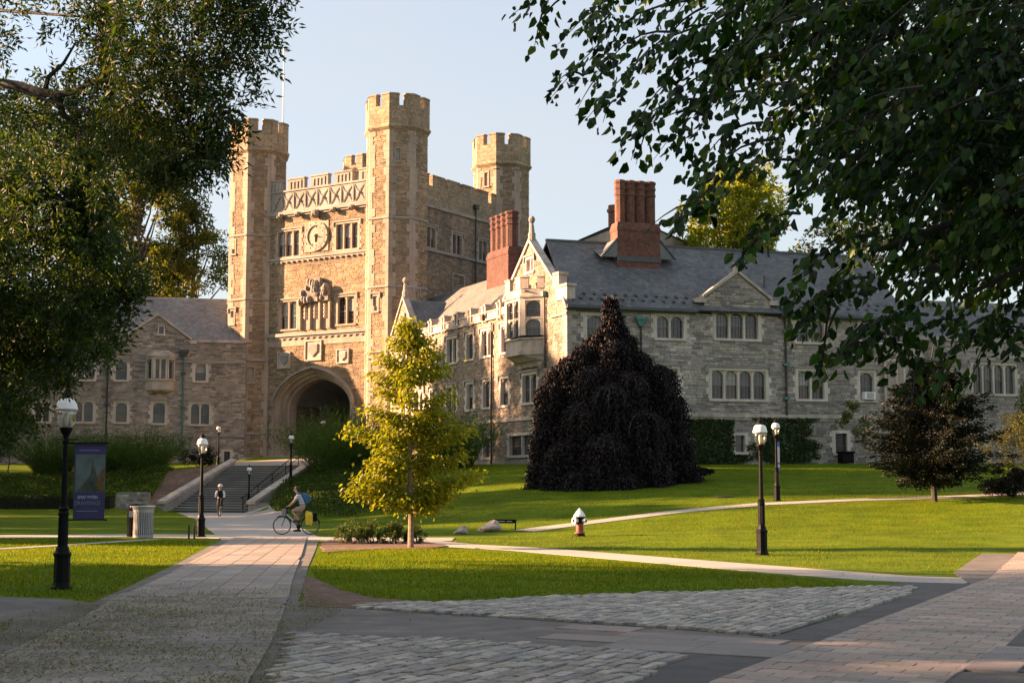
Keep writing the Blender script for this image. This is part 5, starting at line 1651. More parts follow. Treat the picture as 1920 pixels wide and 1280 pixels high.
def leaf_mesh(name, C, A, L, W, mat, palette, parent=None, kind=None, shape=4, fold=0.25, jitter=0.18, spread=None, mul=None):
    """C leaf bases, A axes, L lengths, W widths; each leaf its own folded blade"""
    N = len(C)
    A = unit(A)
    rnd = nrg.normal(size=(N, 3))
    if spread is not None:      # keep blades roughly level (spread = how flat)
        rnd = rnd * (1 - spread) + np.array([0, 0, 1.0]) * 0
        up = np.tile(np.array([[0, 0, 1.0]]), (N, 1)) + nrg.normal(size=(N, 3)) * (1 - spread)
        S = unit(np.cross(A, up))
    else:
        S = unit(np.cross(A, rnd))
    Nn = np.cross(S, A)
    L = np.broadcast_to(np.asarray(L, float), (N,))[:, None]; W = np.broadcast_to(np.asarray(W, float), (N,))[:, None]
    if shape == 4:
        P = np.stack([C, C + A * L * .45 + S * W * .5 + Nn * W * fold, C + A * L, C + A * L * .45 - S * W * .5 + Nn * W * fold], axis=1)
        faces = [(0, 1, 2), (0, 2, 3)]
    elif shape == 3:
        P = np.stack([C - S * W * .5, C + S * W * .5, C + A * L], axis=1)
        faces = [(0, 1, 2)]
    else:
        P = np.stack([C, C + A * L * .28 + S * W * .48 + Nn * W * fold, C + A * L * .68 + S * W * .36 + Nn * W * fold * .7, C + A * L - Nn * L * .08,
                      C + A * L * .68 - S * W * .36 + Nn * W * fold * .7, C + A * L * .28 - S * W * .48 + Nn * W * fold], axis=1)
        faces = [(0, 1, 2, 3), (0, 3, 4, 5)]
    pal = np.array(palette)
    cols = pal[nrg.integers(0, len(pal), N)] * (1 + nrg.normal(size=(N, 1)) * jitter) * (1 + nrg.normal(size=(N, 3)) * .05)
    if mul is not None: cols = cols * mul
    cols = np.clip(cols, .003, .6)
    n = P.shape[1]
    return np_mesh(name, P.reshape(-1, 3), n, mat, cols, parent, kind, faces)

def blob(c, r, n, shell=0.5):
    """n points through an ellipsoid, thicker towards its skin"""
    v = unit(nrg.normal(size=(n, 3)))
    rad = nrg.random(n) ** (1 / 3) * (1 - shell) + shell * (0.75 + .25 * nrg.random(n))
    return np.array(c)[None, :] + v * rad[:, None] * np.array(r)[None, :], v

def clumps(centres, radii, per, sub=7, shell=.35):
    """leaf points in small tufts gathered about larger masses"""
    P, D = [], []
    for c, r in zip(centres, radii):
        r = np.array(r if hasattr(r, '__len__') else (r, r, r * .8))
        sc, _ = blob(c, r, sub, shell)
        for s in sc:
            k = nrg.uniform(.22, .42)
            p, v = blob(s, r * k, max(4, int(per / sub)), .3)
            P.append(p); D.append(v)
    return np.concatenate(P), np.concatenate(D)

def limb_mesh(mb, a, b, r0, r1, bend=.12, n=5, seg=6):
    a, b = Vector(a), Vector(b)
    L = (b - a).length
    pts = []
    off = Vector((rng.uniform(-1, 1), rng.uniform(-1, 1), rng.uniform(-.3, 1))) * L * bend
    for i in range(n):
        t = i / (n - 1)
        pts.append(a.lerp(b, t) + off * math.sin(math.pi * t) + Vector((rng.uniform(-1, 1), rng.uniform(-1, 1), rng.uniform(-1, 1))) * L * .015 * (0 < t < 1))
    mb.tube(pts, [r0 + (r1 - r0) * (i / (n - 1)) for i in range(n)], seg)
    return pts

G_DARK = [(.020, .040, .008), (.027, .052, .010), (.034, .060, .010), (.024, .036, .008)]
G_MID = [(.040, .070, .012), (.052, .084, .013), (.066, .092, .014), (.034, .056, .011)]
G_OLIVE = [(.070, .078, .012), (.055, .066, .012), (.088, .080, .012), (.045, .055, .010)]
G_YEL = [(.20, .21, .006), (.235, .225, .006), (.17, .19, .006), (.25, .225, .008)]
COPPER = [(.008, .006, .0065), (.011, .0075, .0075), (.007, .006, .0065), (.014, .010, .009), (.026, .019, .016)]

def simple_tree(name, loc, height, crown_r, crown_z, n, leaf, palette, label, cat='tree', group=None, mat=None, bk=None, trunk_r=.3, sub=9, masses=16, shape=4):
    t = thing(name, loc, label, cat, group)
    x, y, z = loc
    tm_ = MB()
    top = Vector((x, y, z + height * .92))
    limb_mesh(tm_, (x, y, z - .3), top, trunk_r, trunk_r * .2, .03, 7, 8)
    cs, rs = [], []
    for i in range(masses):
        a = rng.uniform(0, 2 * math.pi)
        q = (i + .5) / masses
        zz = crown_z + (height - crown_z) * (0.08 + .88 * q)
        prof = math.sin(math.pi * min(.98, .18 + .78 * q)) ** .7
        rr = crown_r * prof * rng.uniform(.35, .78)
        c = (x + rr * math.cos(a), y + rr * math.sin(a), z + zz)
        cs.append(c); rs.append(crown_r * rng.uniform(.28, .46))
        limb_mesh(tm_, (x, y, z + max(crown_z * .7, zz * .72)), c, trunk_r * .3, trunk_r * .06, .1, 4, 5)
    tm_.build('trunk', bk or bark, t)
    P, D = clumps(cs, rs, n // masses, sub)
    A = D * .6 + nrg.normal(size=P.shape) * .6 + np.array([0, 0, -.25])
    leaf_mesh('crown', P, A, nrg.uniform(.75, 1.25, len(P)) * leaf, nrg.uniform(.75, 1.2, len(P)) * leaf * .55, mat or leafm, palette, t, 'stuff', shape)
    return t

# ---- unseen trees added left of the view to shade the foreground and hillside
sh0 = simple_tree('added_shade_tree', (-30, 29.5, 0), 15, 8.2, 1.2, 30000, .46, G_MID, 'tall unseen tree added left of the view to cast shade', group='unseen shade trees added left of the view', masses=34, sub=14)
sh0.scale = (1, 1, 1.0)
for (x, y, k, kz) in ((-27, 13.0, 1.0, .62), (-47, 29, .95, 1.2), (-49, 17, .95, 1.2), (-42.5, 51.5, .5, .72), (-43, 60, .62, .82), (-44, 69, .72, 1.05), (-45, 80, .8, 1.75), (-46.5, 92, .85, 1.85), (-49, 103, .85, 1.66), (-51, 114, .85, 1.66), (-30, 4.0, .9, 1.2), (-34, 21, 1.0, .68), (-38, 10, 1.0, 1.35)):
    c = copy_tree(sh0); c.location = (x, y, h(x, y)); c.scale = (k, k, kz); c.rotation_euler = (0, 0, x * 1.7 + y)

# ---- big pinnate-leaved tree on the left, trunk out of view
def pinnate(P, D, nl=9, length=.26, lw=.05, ll=.075):
    """compound leaves: leaflets in pairs along a drooping stalk"""
    N = len(P)
    A = unit(D * .7 + nrg.normal(size=(N, 3)) * .7 + np.array([0, 0, -.45]))
    S = unit(np.cross(A, nrg.normal(size=(N, 3))))
    C, X = [], []
    for i in range(nl):
        t = (i // 2 + 1) / (nl // 2 + 1)
        sgn = 1 if i % 2 else -1
        C.append(P + A * length * t)
        X.append(unit(A * .55 + S * sgn * (0.9 if i < nl - 1 else 0)))
    return np.concatenate(C), np.concatenate(X)

lt = thing('pinnate_tree', (-13.5, 19.0, 0), 'large dark tree with fine drooping leaves hanging over the left side', 'tree')
tb_ = MB()
limb_mesh(tb_, (-13.5, 19, -.2), (-12.6, 18.5, 6.5), .48, .36, .02, 6, 10)
tb_.build('trunk', bark, lt)
lb = MB()
top_ = Vector((-12.6, 18.5, 6.4))
near_c = [(300, 40, 13.5, .62), (390, 50, 13, .62), (455, 60, 13, .58), (520, 25, 13, .5), (270, 110, 14, .45), (330, 150, 13.5, .66), (415, 170, 13, .66), (470, 150, 13, .5), (500, 95, 13, .45),
          (395, 255, 13, .55), (425, 290, 13, .48), (450, 235, 13, .45), (380, 215, 13.2, .5), (250, 45, 14, .36), (150, 195, 14.5, .42), (225, 205, 14.2, .6), (100, 230, 15, .8), (280, 240, 14, .5), (200, 280, 15, .7),
          (-10, 40, 14, .35), (15, 200, 15, .6), (60, 330, 16, .9), (545, 10, 13, .3), (410, 320, 13, .34), (300, -60, 13.5, 1.0), (450, -50, 13, .8), (150, -60, 14, .9)]
mass = []
bound = [(270, 175), (310, 180), (350, 195), (400, 215), (450, 225), (500, 235), (550, 228), (600, 190), (650, 155), (700, 115), (745, 70), (775, 0)]
for (y, xm) in bound:
    x = -120
    while x < xm - 25:
        mass.append((x + rng.uniform(-20, 20), y + rng.uniform(-22, 22), rng.uniform(17, 21.5), rng.uniform(.42, .62)))
        x += 62
    mass.append((xm - rng.uniform(20, 45), y, rng.uniform(18, 21), .32))
C, Rr, C2, R2 = [], [], [], []
for px, py, Y, r in near_c:
    px = px - 75 if px > 350 else px - 30
    C.append(tuple(at(px, py, Y))); Rr.append((r, r, r * .8))
for px, py, Y, r in mass:
    C2.append(tuple(at(px, py, Y))); R2.append((r * 1.1, r * 1.1, r))
for i, c in enumerate(C + C2):
    if i % 17 == 0: limb_mesh(lb, top_ + Vector((rng.uniform(-.3, .3), 0, rng.uniform(-2, .5))), c, .045, .012, .14, 6, 5)
# the crooked limb that shows against the sky
lim = [at(-260, 60, 17), at(-60, 150, 15.5), at(30, 160, 14.5), at(70, 172, 14.3), at(106, 178, 14.2), at(140, 172, 14.1), at(165, 158, 14)]
lim += [at(205, 150, 13.9), at(250, 165, 13.8), at(300, 140, 13.7)]
lb.tube(lim, [.10, .07, .05, .045, .04, .035, .03, .025, .018, .008], 7)
lb.tube([at(106, 178, 14.2), at(118, 215, 14.3), at(150, 240, 14.4), at(148, 285, 14.4)], [.045, .035, .03, .015], 6)
lb.tube([at(84, 172, 14.3), at(90, 145, 14.2), at(118, 120, 14.1), at(145, 75, 14.0)], [.03, .025, .018, .01], 5)
lb.tube([at(194, -80, 14.4), at(197, 20, 14.3), at(195, 115, 14.2), at(210, 180, 14.2)], [.09, .075, .06, .03], 7)
lb.tube([at(310, 180, 13.5), at(333, 192, 13.4), at(345, 220, 13.3)], [.02, .015, .006], 5)
lb.build('limbs', bark_dark, lt)
P, D = clumps(C, [(a * .85, b * .85, c * .85) for a, b, c in Rr], 125, 6, .4)
X, A = pinnate(P, D)
leaf_mesh('near_foliage', X, A, nrg.uniform(.06, .095, len(X)), nrg.uniform(.018, .03, len(X)), leafm, G_DARK + G_OLIVE[:1], lt, 'stuff')
P, D = clumps(C2, R2, 105, 6, .45)
X, A = pinnate(P, D, 9, .3)
leaf_mesh('foliage', X, A, nrg.uniform(.075, .12, len(X)), nrg.uniform(.028, .045, len(X)), leafm, [(a * .85, b * .88, c * .8) for a, b, c in G_MID * 3] + G_DARK * 2 + [(.10, .10, .012), (.075, .085, .012)], lt, 'stuff')

# ---- broad-leaved tree on the right, hanging boughs over the view
rt = thing('broadleaf_tree', (9.5, 12.0, 0), 'dark broad-leaved tree whose drooping boughs fill the upper right', 'tree')
m = MB(); limb_mesh(m, (9.5, 12, -.2), (8.8, 11.6, 7.5), .5, .36, .02, 6, 10); m.build('trunk', bark_dark, rt)
tw_ = MB(); LC, LA, LL = [], [], []
def spray(p0, p1, nleaf, leaf=.088, sag=.25, w=.16):
    p0, p1 = Vector(p0), Vector(p1)
    L = (p1 - p0).length
    pts = [p0.lerp(p1, t) + Vector((0, 0, sag * math.sin(math.pi * t) * L * .5)) for t in (0, .2, .4, .6, .8, 1)]
    tw_.tube(pts, [.012, .010, .008, .006, .004, .002], 4)
    ax = (p1 - p0).normalized()
    side = ax.cross(Vector((0, 0, 1)))
    if side.length < .1: side = Vector((1, 0, 0))
    side.normalize()
    for i in range(nleaf):
        t = (i + rng.random()) / nleaf
        t = .12 + .88 * t
        k = min(4, int(t * 5)); q = pts[k].lerp(pts[k + 1], t * 5 - k)
        sgn = 1 if i % 2 else -1
        off = side * (sgn * rng.uniform(0, w)) * (1.15 - t) + Vector((rng.uniform(-.05, .05), rng.uniform(-.12, .12), rng.uniform(-.08, .05)))
        LC.append(tuple(q + off))
        LA.append(tuple(ax * rng.uniform(.2, .9) + side * sgn * rng.uniform(.2, .8) + Vector((0, 0, rng.uniform(-1.1, -.1)))))
        LL.append(leaf * rng.uniform(.55, 1.3))
named = [(1230, -60, 958, 30, 11), (1260, -30, 1042, 88, 11), (1180, -20, 1090, 60, 11.5), (1300, 0, 1033, 184, 10.5), (1260, 60, 1110, 150, 11), (1370, 40, 1096, 228, 10), (1330, 110, 1160, 285, 10.5), (1420, 120, 1190, 255, 10), (1400, 170, 1225, 300, 10.5),
         (1500, 300, 1254, 428, 9), (1460, 260, 1277, 398, 9.5), (1430, 230, 1290, 340, 10), (1500, 400, 1388, 490, 9.2), (1640, 440, 1470, 560, 9), (1640, 520, 1480, 630, 9.4), (1740, 590, 1546, 696, 9), (1700, 600, 1585, 668, 9.2), (1640, 540, 1500, 610, 9.5),
         (1800, 600, 1660, 690, 9.5), (1880, 590, 1760, 700, 9), (1930, 560, 1850, 660, 9.5), (1960, 600, 1890, 668, 9.2), (1450, 100, 1300, 260, 10)]
for x0, y0, x1, y1, Y in named:
    n_ = int(24 + math.hypot(x1 - x0, y1 - y0) / 6)
    spray(at(x0, y0, Y + .6), at(x1, y1, Y), n_)
    for _ in range(2 if y1 < 300 or x1 > 1560 else 1):
        t = rng.uniform(.3, .8)
        b0 = at(x0, y0, Y + .6).lerp(at(x1, y1, Y), t)
        spray(b0, b0 + Vector((rng.uniform(-.45, .1), rng.uniform(-.4, .4), rng.uniform(-.5, -.05))), 13)
poly = [(1080, -60), (1150, 60), (1220, 160), (1325, 230), (1415, 295), (1460, 365), (1510, 425), (1545, 505), (1620, 565), (1720, 595), (1800, 612), (1930, 605), (2080, 635), (2080, -80)]
gaps = [(1330, 335, 48), (1365, 420, 40), (1480, 440, 30), (1300, 400, 30), (1410, 320, 30), (1405, 245, 26), (1425, 205, 20), (1690, 310, 26), (1330, 90, 22), (1240, 40, 22), (1540, 390, 22), (1860, 590, 24), (1330, 190, 20), (1780, 420, 14), (1905, 590, 26), (1610, 620, 20)]
cnt = 0
while cnt < 640:
    x, y = rng.uniform(1080, 2080), rng.uniform(-70, 670)
    if not in_poly(x, y, poly): continue
    if any((x - a) ** 2 + (y - b) ** 2 < r * r for a, b, r in gaps): continue
    edge = (x - 1080) / 900
    if rng.random() > .16 + 1.15 * edge: continue
    Y = rng.uniform(8.6, 14)
    k = 11 / Y
    p1 = at(x, y, Y); p0 = at(x + rng.uniform(60, 190) * k, y - rng.uniform(50, 150) * k, Y + rng.uniform(-.5, .9))
    spray(p0, p1, rng.randint(30, 44), leaf=.088)
    cnt += 1
for a, b, r0, r1 in (((8.8, 11.6, 7.3), tuple(at(1420, -30, 11)), .16, .03), ((8.9, 11.6, 6.6), tuple(at(1520, 250, 10.5)), .14, .02), ((8.9, 11.6, 6.0), tuple(at(1640, 470, 10)), .12, .015), ((8.8, 11.6, 7.4), tuple(at(1250, -90, 11.5)), .15, .02), ((9, 11.7, 5.6), tuple(at(1800, 560, 10)), .12, .015), ((8.8, 11.6, 7.4), tuple(at(1700, 100, 11.5)), .14, .03)):
    limb_mesh(tw_, a, b, r0, r1, .06, 7, 7)
for x0, y0, x1, y1 in ((1735, -20, 1595, 160), (1420, 60, 1330, 210), (1690, 190, 1640, 275), (1500, 180, 1440, 260)):
    tw_.tube([at(x0, y0, 9), at((x0 + x1) / 2 - 25, (y0 + y1) / 2 - 10, 9), at(x1, y1, 9)], [.008, .006, .003], 4)
tw_.build('branches', bark_dark, rt)
LC, LA, LL = np.array(LC), np.array(LA), np.array(LL)
G_DEEP = [(.010, .030, .005), (.014, .040, .006), (.020, .054, .008), (.010, .025, .005), (.045, .075, .009), (.03, .068, .009)]
# leaves that show largest are single parts, the rest one mass
scr = (LC[:, 0] / LC[:, 1]) * 2680 + 960
inv = (scr < 1900) & (LC[:, 2] < CAM_H + LC[:, 1] * .33)
order = np.argsort(np.where(inv, LC[:, 1] / LL, 1e6))
big, rest = order[:300], order[300:]
crown_r = leaf_mesh('crown', LC[rest], LA[rest], LL[rest], LL[rest] * .66, leaf_gloss, G_DEEP, rt, 'stuff', 6, .26, .3)
for i in big:
    leaf_mesh('leaf', LC[i:i + 1], LA[i:i + 1], LL[i:i + 1], LL[i:i + 1] * .66, leaf_gloss, G_DEEP, rt, None, 6, .16)

# ---- young yellow-green tree on the lawn
yb = Vector((*gnd(770, 1027), 0)); YK = yb.y
yt = thing('young_tree', tuple(yb), 'slender young tree with glowing yellow-green leaves on the lawn corner', 'tree')
ym = MB()
tips = [(715, 668), (812, 655), (735, 640), (792, 638), (758, 616), (772, 612), (705, 702), (832, 690), (714, 730), (843, 738), (692, 765), (833, 772), (655, 800), (876, 800), (705, 812), (850, 815), (690, 862), (866, 852), (676, 892), (660, 915), (893, 887), (716, 882), (843, 925), (815, 945), (742, 928), (702, 905), (790, 932), (745, 690), (795, 700), (730, 780), (805, 800), (740, 850), (800, 860)]
tr_pts = [yb + Vector((0, 0, -.15)), at(771, 940, YK), at(769, 840, YK), at(767, 740, YK), at(763, 640, YK)]
ym.tube(tr_pts, [.095, .075, .06, .04, .012], 8)
yC, yA = [], []
def ybranch(tip, hz):
    a = Vector((yb.x, yb.y, hz))
    pts = limb_mesh(ym, a, tip, .02, .005, .06, 5, 5)
    L = (tip - a).length
    for i in range(int(130 + L * 120)):
        t = rng.uniform(.28, 1.05)
        q = a.lerp(tip, t) + Vector((rng.gauss(0, .17), rng.gauss(0, .2), rng.gauss(-.03, .13)))
        yC.append(tuple(q)); yA.append(tuple((tip - a).normalized() * .5 + Vector((rng.uniform(-.7, .7), rng.uniform(-.7, .7), rng.uniform(-1.1, -.1)))))
for x, y in tips:
    tip = at(x, y, YK + rng.uniform(-.35, .35))
    r = math.hypot(tip.x - yb.x, tip.y - YK)
    zb = max(1.3, tip.z - .35 * r)
    ybranch(tip, zb)
    for _ in range(1):
        a = rng.uniform(0, 2 * math.pi)
        ybranch(Vector((yb.x + r * .75 * math.cos(a), yb.y + r * .75 * math.sin(a), tip.z + rng.uniform(-.2, .2))), zb)
ym.build('trunk', bark_pale, yt)
yC, yA = np.array(yC), np.array(yA)
leaf_mesh('crown', yC, yA, nrg.uniform(.12, .21, len(yC)), nrg.uniform(.055, .095, len(yC)), leafm, G_YEL, yt, 'stuff', 4, .2)

# ---- weeping copper beech
bb = on_ground(1160, 916); BK = bb.y
bt = thing('weeping_beech', tuple(bb), 'huge weeping copper beech like a dark tent on the hillside lawn', 'tree')
bm_ = MB()
bx = at(1152, 700, BK).x
by = BK + 3.0
ztop_ = at(1150, 550, BK).z
bm2 = MB()
limb_mesh(bm_, (bx, by, bb.z - .3), (bx, by, ztop_), .45, .04, .02, 7, 8)
bC, bA = [], []
PXM = 2680.0 / by
# each tent: (px of its top, py, distance offset, radius m, length of its hanging skirts)
tents = [(1145, 560, 0, .35, 1.6), (1150, 585, 0, .55, 2.2), (1162, 612, .2, .55, 2.4), (1132, 620, -.2, .55, 2.4), (1095, 650, 0, .85, 3.2), (1066, 672, .2, .6, 3.4), (1196, 662, .2, .85, 3.2), (1180, 632, 0, .5, 2.6), (1114, 632, 0, .5, 2.6), (1150, 640, -.6, 1.0, 3.0),
         (1048, 690, .3, .8, 4.0), (1240, 688, .3, 1.0, 3.8), (1110, 690, -1.0, 1.1, 3.4), (1180, 700, -1.1, 1.15, 3.6), (1145, 722, -2.0, 1.3, 4.0), (1028, 722, 0, .85, 4.4), (1264, 745, .4, .85, 3.8),
         (1092, 758, -2.0, 1.2, 4.4), (1205, 770, -2.1, 1.25, 4.0), (1030, 800, -.4, 1.0, 4.0), (1268, 815, .2, 1.0, 3.0), (1060, 830, -2.0, 1.15, 3.2), (1135, 815, -3.0, 1.35, 3.4), (1215, 850, -2.4, 1.3, 2.6), (1020, 868, -.8, 1.05, 2.2), (1285, 872, 0, 1.0, 1.8), (1090, 880, -2.9, 1.2, 1.9), (1165, 885, -3.2, 1.3, 1.8), (1240, 895, -1.6, 1.2, 1.5),
         (1150, 680, 1.6, 2.0, 6.0), (1150, 740, 2.0, 3.0, 5.0), (1150, 810, 1.8, 3.5, 4.0)]
for (tx, ty, off, rad_, skirt) in tents:
    c0 = at(tx, ty, by + off)
    ns = int(34 + rad_ * 62)
    for i in range(ns):
        a = rng.uniform(0, 2 * math.pi)
        k = math.sqrt(rng.random()) * rng.uniform(.75, 1.12)
        rr = rad_ * k
        L_ = skirt * rng.uniform(.55, 1.1)
        pts = []
        n1 = 4
        for j in range(n1):                       # arching out from the top
            u = (j + 1) / n1
            pts.append(Vector((c0.x + rr * u * math.cos(a), c0.y + rr * u * math.sin(a), c0.z - rad_ * .55 * (u * k) ** 2.2 - .05)))
        e = pts[-1]
        zz = e.z
        sx, sy = rng.uniform(-.05, .05), rng.uniform(-.05, .05)
        while zz > e.z - L_:                      # then hanging
            zz -= .17
            u = e.z - zz
            q = Vector((e.x + sx * u + math.cos(a) * .04 * u, e.y + sy * u, zz))
            if zz < h(q.x, q.y) + .04: break
            pts.append(q)
        if rng.random() < .09:                     # long loose strands break the outline
            e = pts[-1]; ox = rng.uniform(.1, .45)
            for j in range(rng.randint(4, 9)):
                pts.append(Vector((e.x + math.cos(a) * ox * min(1, j * .3), e.y + math.sin(a) * ox * .6, max(e.z + .35 - j * .2, h(e.x, e.y) + .1))))
        if i % 4 == 0 and off < 1: (bm2 if off < -.9 else bm_).tube(pts[:8:2], [.014] * len(pts[:8:2]), 3)
        for p in pts:
            for _ in range(4):
                bC.append((p.x + rng.gauss(0, .10), p.y + rng.gauss(0, .10), p.z + rng.gauss(0, .09)))
                bA.append((math.cos(a) * .45 + rng.uniform(-.4, .4), math.sin(a) * .45 + rng.uniform(-.4, .4), rng.uniform(-1.4, -.5)))
# low skirt running out to the right
for i in range(2600):
    t = rng.random()
    px = 1240 + 98 * t; py = 912 - 28 * t - rng.uniform(0, 46 * (1.1 - t))
    q = at(px, py, BK + 1 + 3 * t + rng.uniform(-.6, .6)); q.z = max(q.z, h(q.x, q.y) + .05)
    bC.append(tuple(q)); bA.append((rng.uniform(-1, 1), rng.uniform(-1, 1), rng.uniform(-1.1, -.1)))
bm_.build('trunk', bark_dark, bt)
bm2.build('twigs', bark, bt)
bC, bA = np.array(bC), np.array(bA)
leaf_mesh('crown', bC, bA, nrg.uniform(.10, .20, len(bC)), nrg.uniform(.06, .11, len(bC)), leaf_copper, COPPER, bt, 'stuff', 4, .2, .3)

# ---- dark copper tree by the hillside path
def copper_small(name, px, py, x0, x1, ytop, label, n, cat='tree'):
    b = on_ground(px, py)
    t = thing(name, tuple(b), label, cat)
    m = MB(); K = b.y
    top = at(px, ytop, K)
    limb_mesh(m, b + Vector((0, 0, -.2)), top, .14, .02, .03, 6, 7)
    W_ = abs(at(x1, py, K).x - at(x0, py, K).x) / 2
    H_ = top.z - b.z
    C_, A_ = [], []
    for i in range(330):
        q = rng.random()
        zs = b.z + H_ * (.10 + .72 * q)
        a = rng.uniform(0, 2 * math.pi)
        reach = W_ * min(1.0, .62 + 1.9 * q) * (1.0 if q < .3 else max(.12, 1 - ((q - .3) / .7) ** 1.5 * .9)) * rng.uniform(.55, 1.1)
        tip = Vector((b.x + reach * math.cos(a), b.y + reach * math.sin(a), zs + reach * rng.uniform(-.08, .42)))
        if i % 2 == 0: limb_mesh(m, (b.x, b.y, zs), tip, .025, .004, .05, 4, 4)
        for j in range(n // 330):
            tt = rng.uniform(.25, 1.05)
            s_ = .19 * (1.2 - tt) + .035
            p = Vector((b.x, b.y, zs)).lerp(tip, tt) + Vector((rng.gauss(0, s_), rng.gauss(0, s_), rng.gauss(0, s_ * .8)))
            C_.append(tuple(p)); A_.append((math.cos(a) + rng.uniform(-.6, .6), math.sin(a) + rng.uniform(-.6, .6), rng.uniform(-.7, .4)))
    m.build('trunk', bark_dark, t)
    C_, A_ = np.array(C_), np.array(A_)
    leaf_mesh('crown', C_, A_, nrg.uniform(.09, .16, len(C_)), nrg.uniform(.05, .085, len(C_)), leaf_copper, [(.006, .010, .004), (.008, .012, .005), (.005, .008, .004), (.011, .015, .006)], t, 'stuff', 4, .2, .3)
    return t
copper_small('copper_tree', 1753, 940, 1628, 1885, 632, 'rounded dark copper-leaved tree with short trunk beside the hillside path', 62000)

def bush(name, base, size, n, leaf, palette, label, cat='shrub', mat=None, group=None, up=.2, ratio=.5, sub=9, masses=9, shape=4):
    """rounded shrub on the ground: size (rx, ry, height)"""
    t = thing(name, tuple(base), label, cat, group)
    x, y, z = base
    m = MB(); cs, rs = [], []
    for i in range(masses):
        a = rng.uniform(0, 2 * math.pi); k = math.sqrt(rng.random())
        q = rng.random()
        rr = (1 - .55 * q) * k * .78
        c = (x + size[0] * rr * math.cos(a), y + size[1] * rr * math.sin(a), z + size[2] * (.22 + .58 * q))
        cs.append(c); rs.append((size[0] * .36, size[1] * .36, size[2] * .28))
        limb_mesh(m, (x + rng.uniform(-.1, .1), y + rng.uniform(-.1, .1), z - .1), c, .025, .006, .1, 4, 4)
    m.build('stems', bark_dark, t)
    P, D = clumps(cs, rs, n // masses, sub)
    zmin = np.array([h(a, b) for a, b in P[:, :2]]) + .02
    P[:, 2] = np.maximum(P[:, 2], zmin)
    A = D * .5 + nrg.normal(size=P.shape) * .6 + np.array([0, 0, up])
    leaf_mesh('foliage', P, A, nrg.uniform(.7, 1.3, len(P)) * leaf, nrg.uniform(.7, 1.2, len(P)) * leaf * ratio, mat or leafm, palette, t, 'stuff', shape)
    return t

b = on_ground(1900, 932)
bush('copper_shrub', b, (1.9, 1.5, 1.45), 5200, .11, COPPER, 'low dark copper shrub cut by the right edge of the view', mat=leaf_copper, masses=12)
m = MB()
# ---- feathery shrubs: fountains of thin upright sprays
def feather(name, base, rx, hgt, n, label, palette=None, group=None, lean=.9):
    t = thing(name, tuple(base), label, 'shrub', group)
    x, y, z = base
    C_, A_, L_ = [], [], []
    st = MB()
    for i in range(n):
        a = rng.uniform(0, 2 * math.pi); k = math.sqrt(rng.random())
        bx_, by_ = x + rx * .45 * k * math.cos(a), y + rx * .45 * k * math.sin(a)
        H_ = hgt * rng.uniform(.55, 1.02) * (1 - .25 * k)
        ou = rx * lean * k * rng.uniform(.6, 1.15)
        g_ = h(bx_, by_)
        for j in range(20):
            t_ = (j + rng.random()) / 20
            px_, py_ = bx_ + ou * t_ ** 1.6 * math.cos(a), by_ + ou * t_ ** 1.6 * math.sin(a)
            C_.append((px_ + rng.gauss(0, .05), py_ + rng.gauss(0, .05), g_ + H_ * t_ * (1 - .12 * t_ * k)))
            A_.append((math.cos(a) * (.3 + t_) * k + rng.uniform(-.45, .45), math.sin(a) * (.3 + t_) * k + rng.uniform(-.45, .45), rng.uniform(.5, 1.3)))
        if i % 14 == 0: st.tube([(bx_, by_, g_ - .05), (bx_ + ou * .3 * math.cos(a), by_ + ou * .3 * math.sin(a), g_ + H_ * .5)], [.015, .008], 4)
    st.build('stems', bark_dark, t)
    C_, A_ = np.array(C_), np.array(A_)
    leaf_mesh('foliage', C_, A_, nrg.uniform(.16, .34, len(C_)), nrg.uniform(.028, .05, len(C_)), leaf_dim, palette or [(.055, .105, .018), (.07, .125, .022), (.045, .085, .016), (.09, .135, .022)], t, 'stuff', 4, .1)
    return t
def G3(px, Y):
    x = (px - 960) / 2680 * Y
    return Vector((x, Y, h(x, Y)))
feather('feathery_shrub', G3(640, 102), 4.6, 5.4, 1300, 'tall feathery green shrub right of the steps, left of the young tree')
feather('feathery_shrub', G3(715, 101), 3.4, 4.3, 700, 'feathery green shrub partly behind the lower crown of the young tree')
feather('feathery_shrub', G3(845, 99), 3.4, 4.9, 850, 'tall feathery green shrub against the wing right of the young tree')
feather('feathery_shrub', G3(100, 112), 3.2, 4.1, 700, 'feathery shrub leftmost, behind the street banner lamp')
feather('feathery_shrub', G3(185, 111), 3.2, 4.2, 700, 'feathery shrub behind the purple banner, before the left hall')
feather('feathery_shrub', G3(270, 110), 3.3, 4.2, 750, 'feathery shrub nearest the left side of the steps')
# spreading junipers on the bank, one mass each side of the steps
def carpet(name, x0, x1, y0, y1, hgt, n, palette, label, fn=None, leaf=.16, cat='ground cover'):
    P = np.stack([nrg.uniform(x0, x1, n), nrg.uniform(y0, y1, n)], axis=1)
    if fn is not None: P = P[[fn(a, b) for a, b in P]]
    bumps = np.sin(P[:, 0] * 1.9 + np.sin(P[:, 1] * .9) * 2) * .5 + np.sin(P[:, 1] * 1.3 + P[:, 0] * .6) * .5
    z = np.array([h(a, b) for a, b in P]) + hgt * (.55 + .35 * bumps) * nrg.random(len(P)) ** .4
    C_ = np.column_stack([P, z])
    A_ = nrg.normal(size=C_.shape) * .7 + np.array([.3, -.5, .45])
    o = leaf_mesh(name, C_, A_, nrg.uniform(.7, 1.3, len(C_)) * leaf, nrg.uniform(.3, .5, len(C_)) * leaf, leaf_dim, palette, None, 'stuff')
    return set_props(o, label, cat)
JUN = [(.034, .066, .011), (.048, .082, .013), (.068, .092, .013), (.027, .052, .010)]
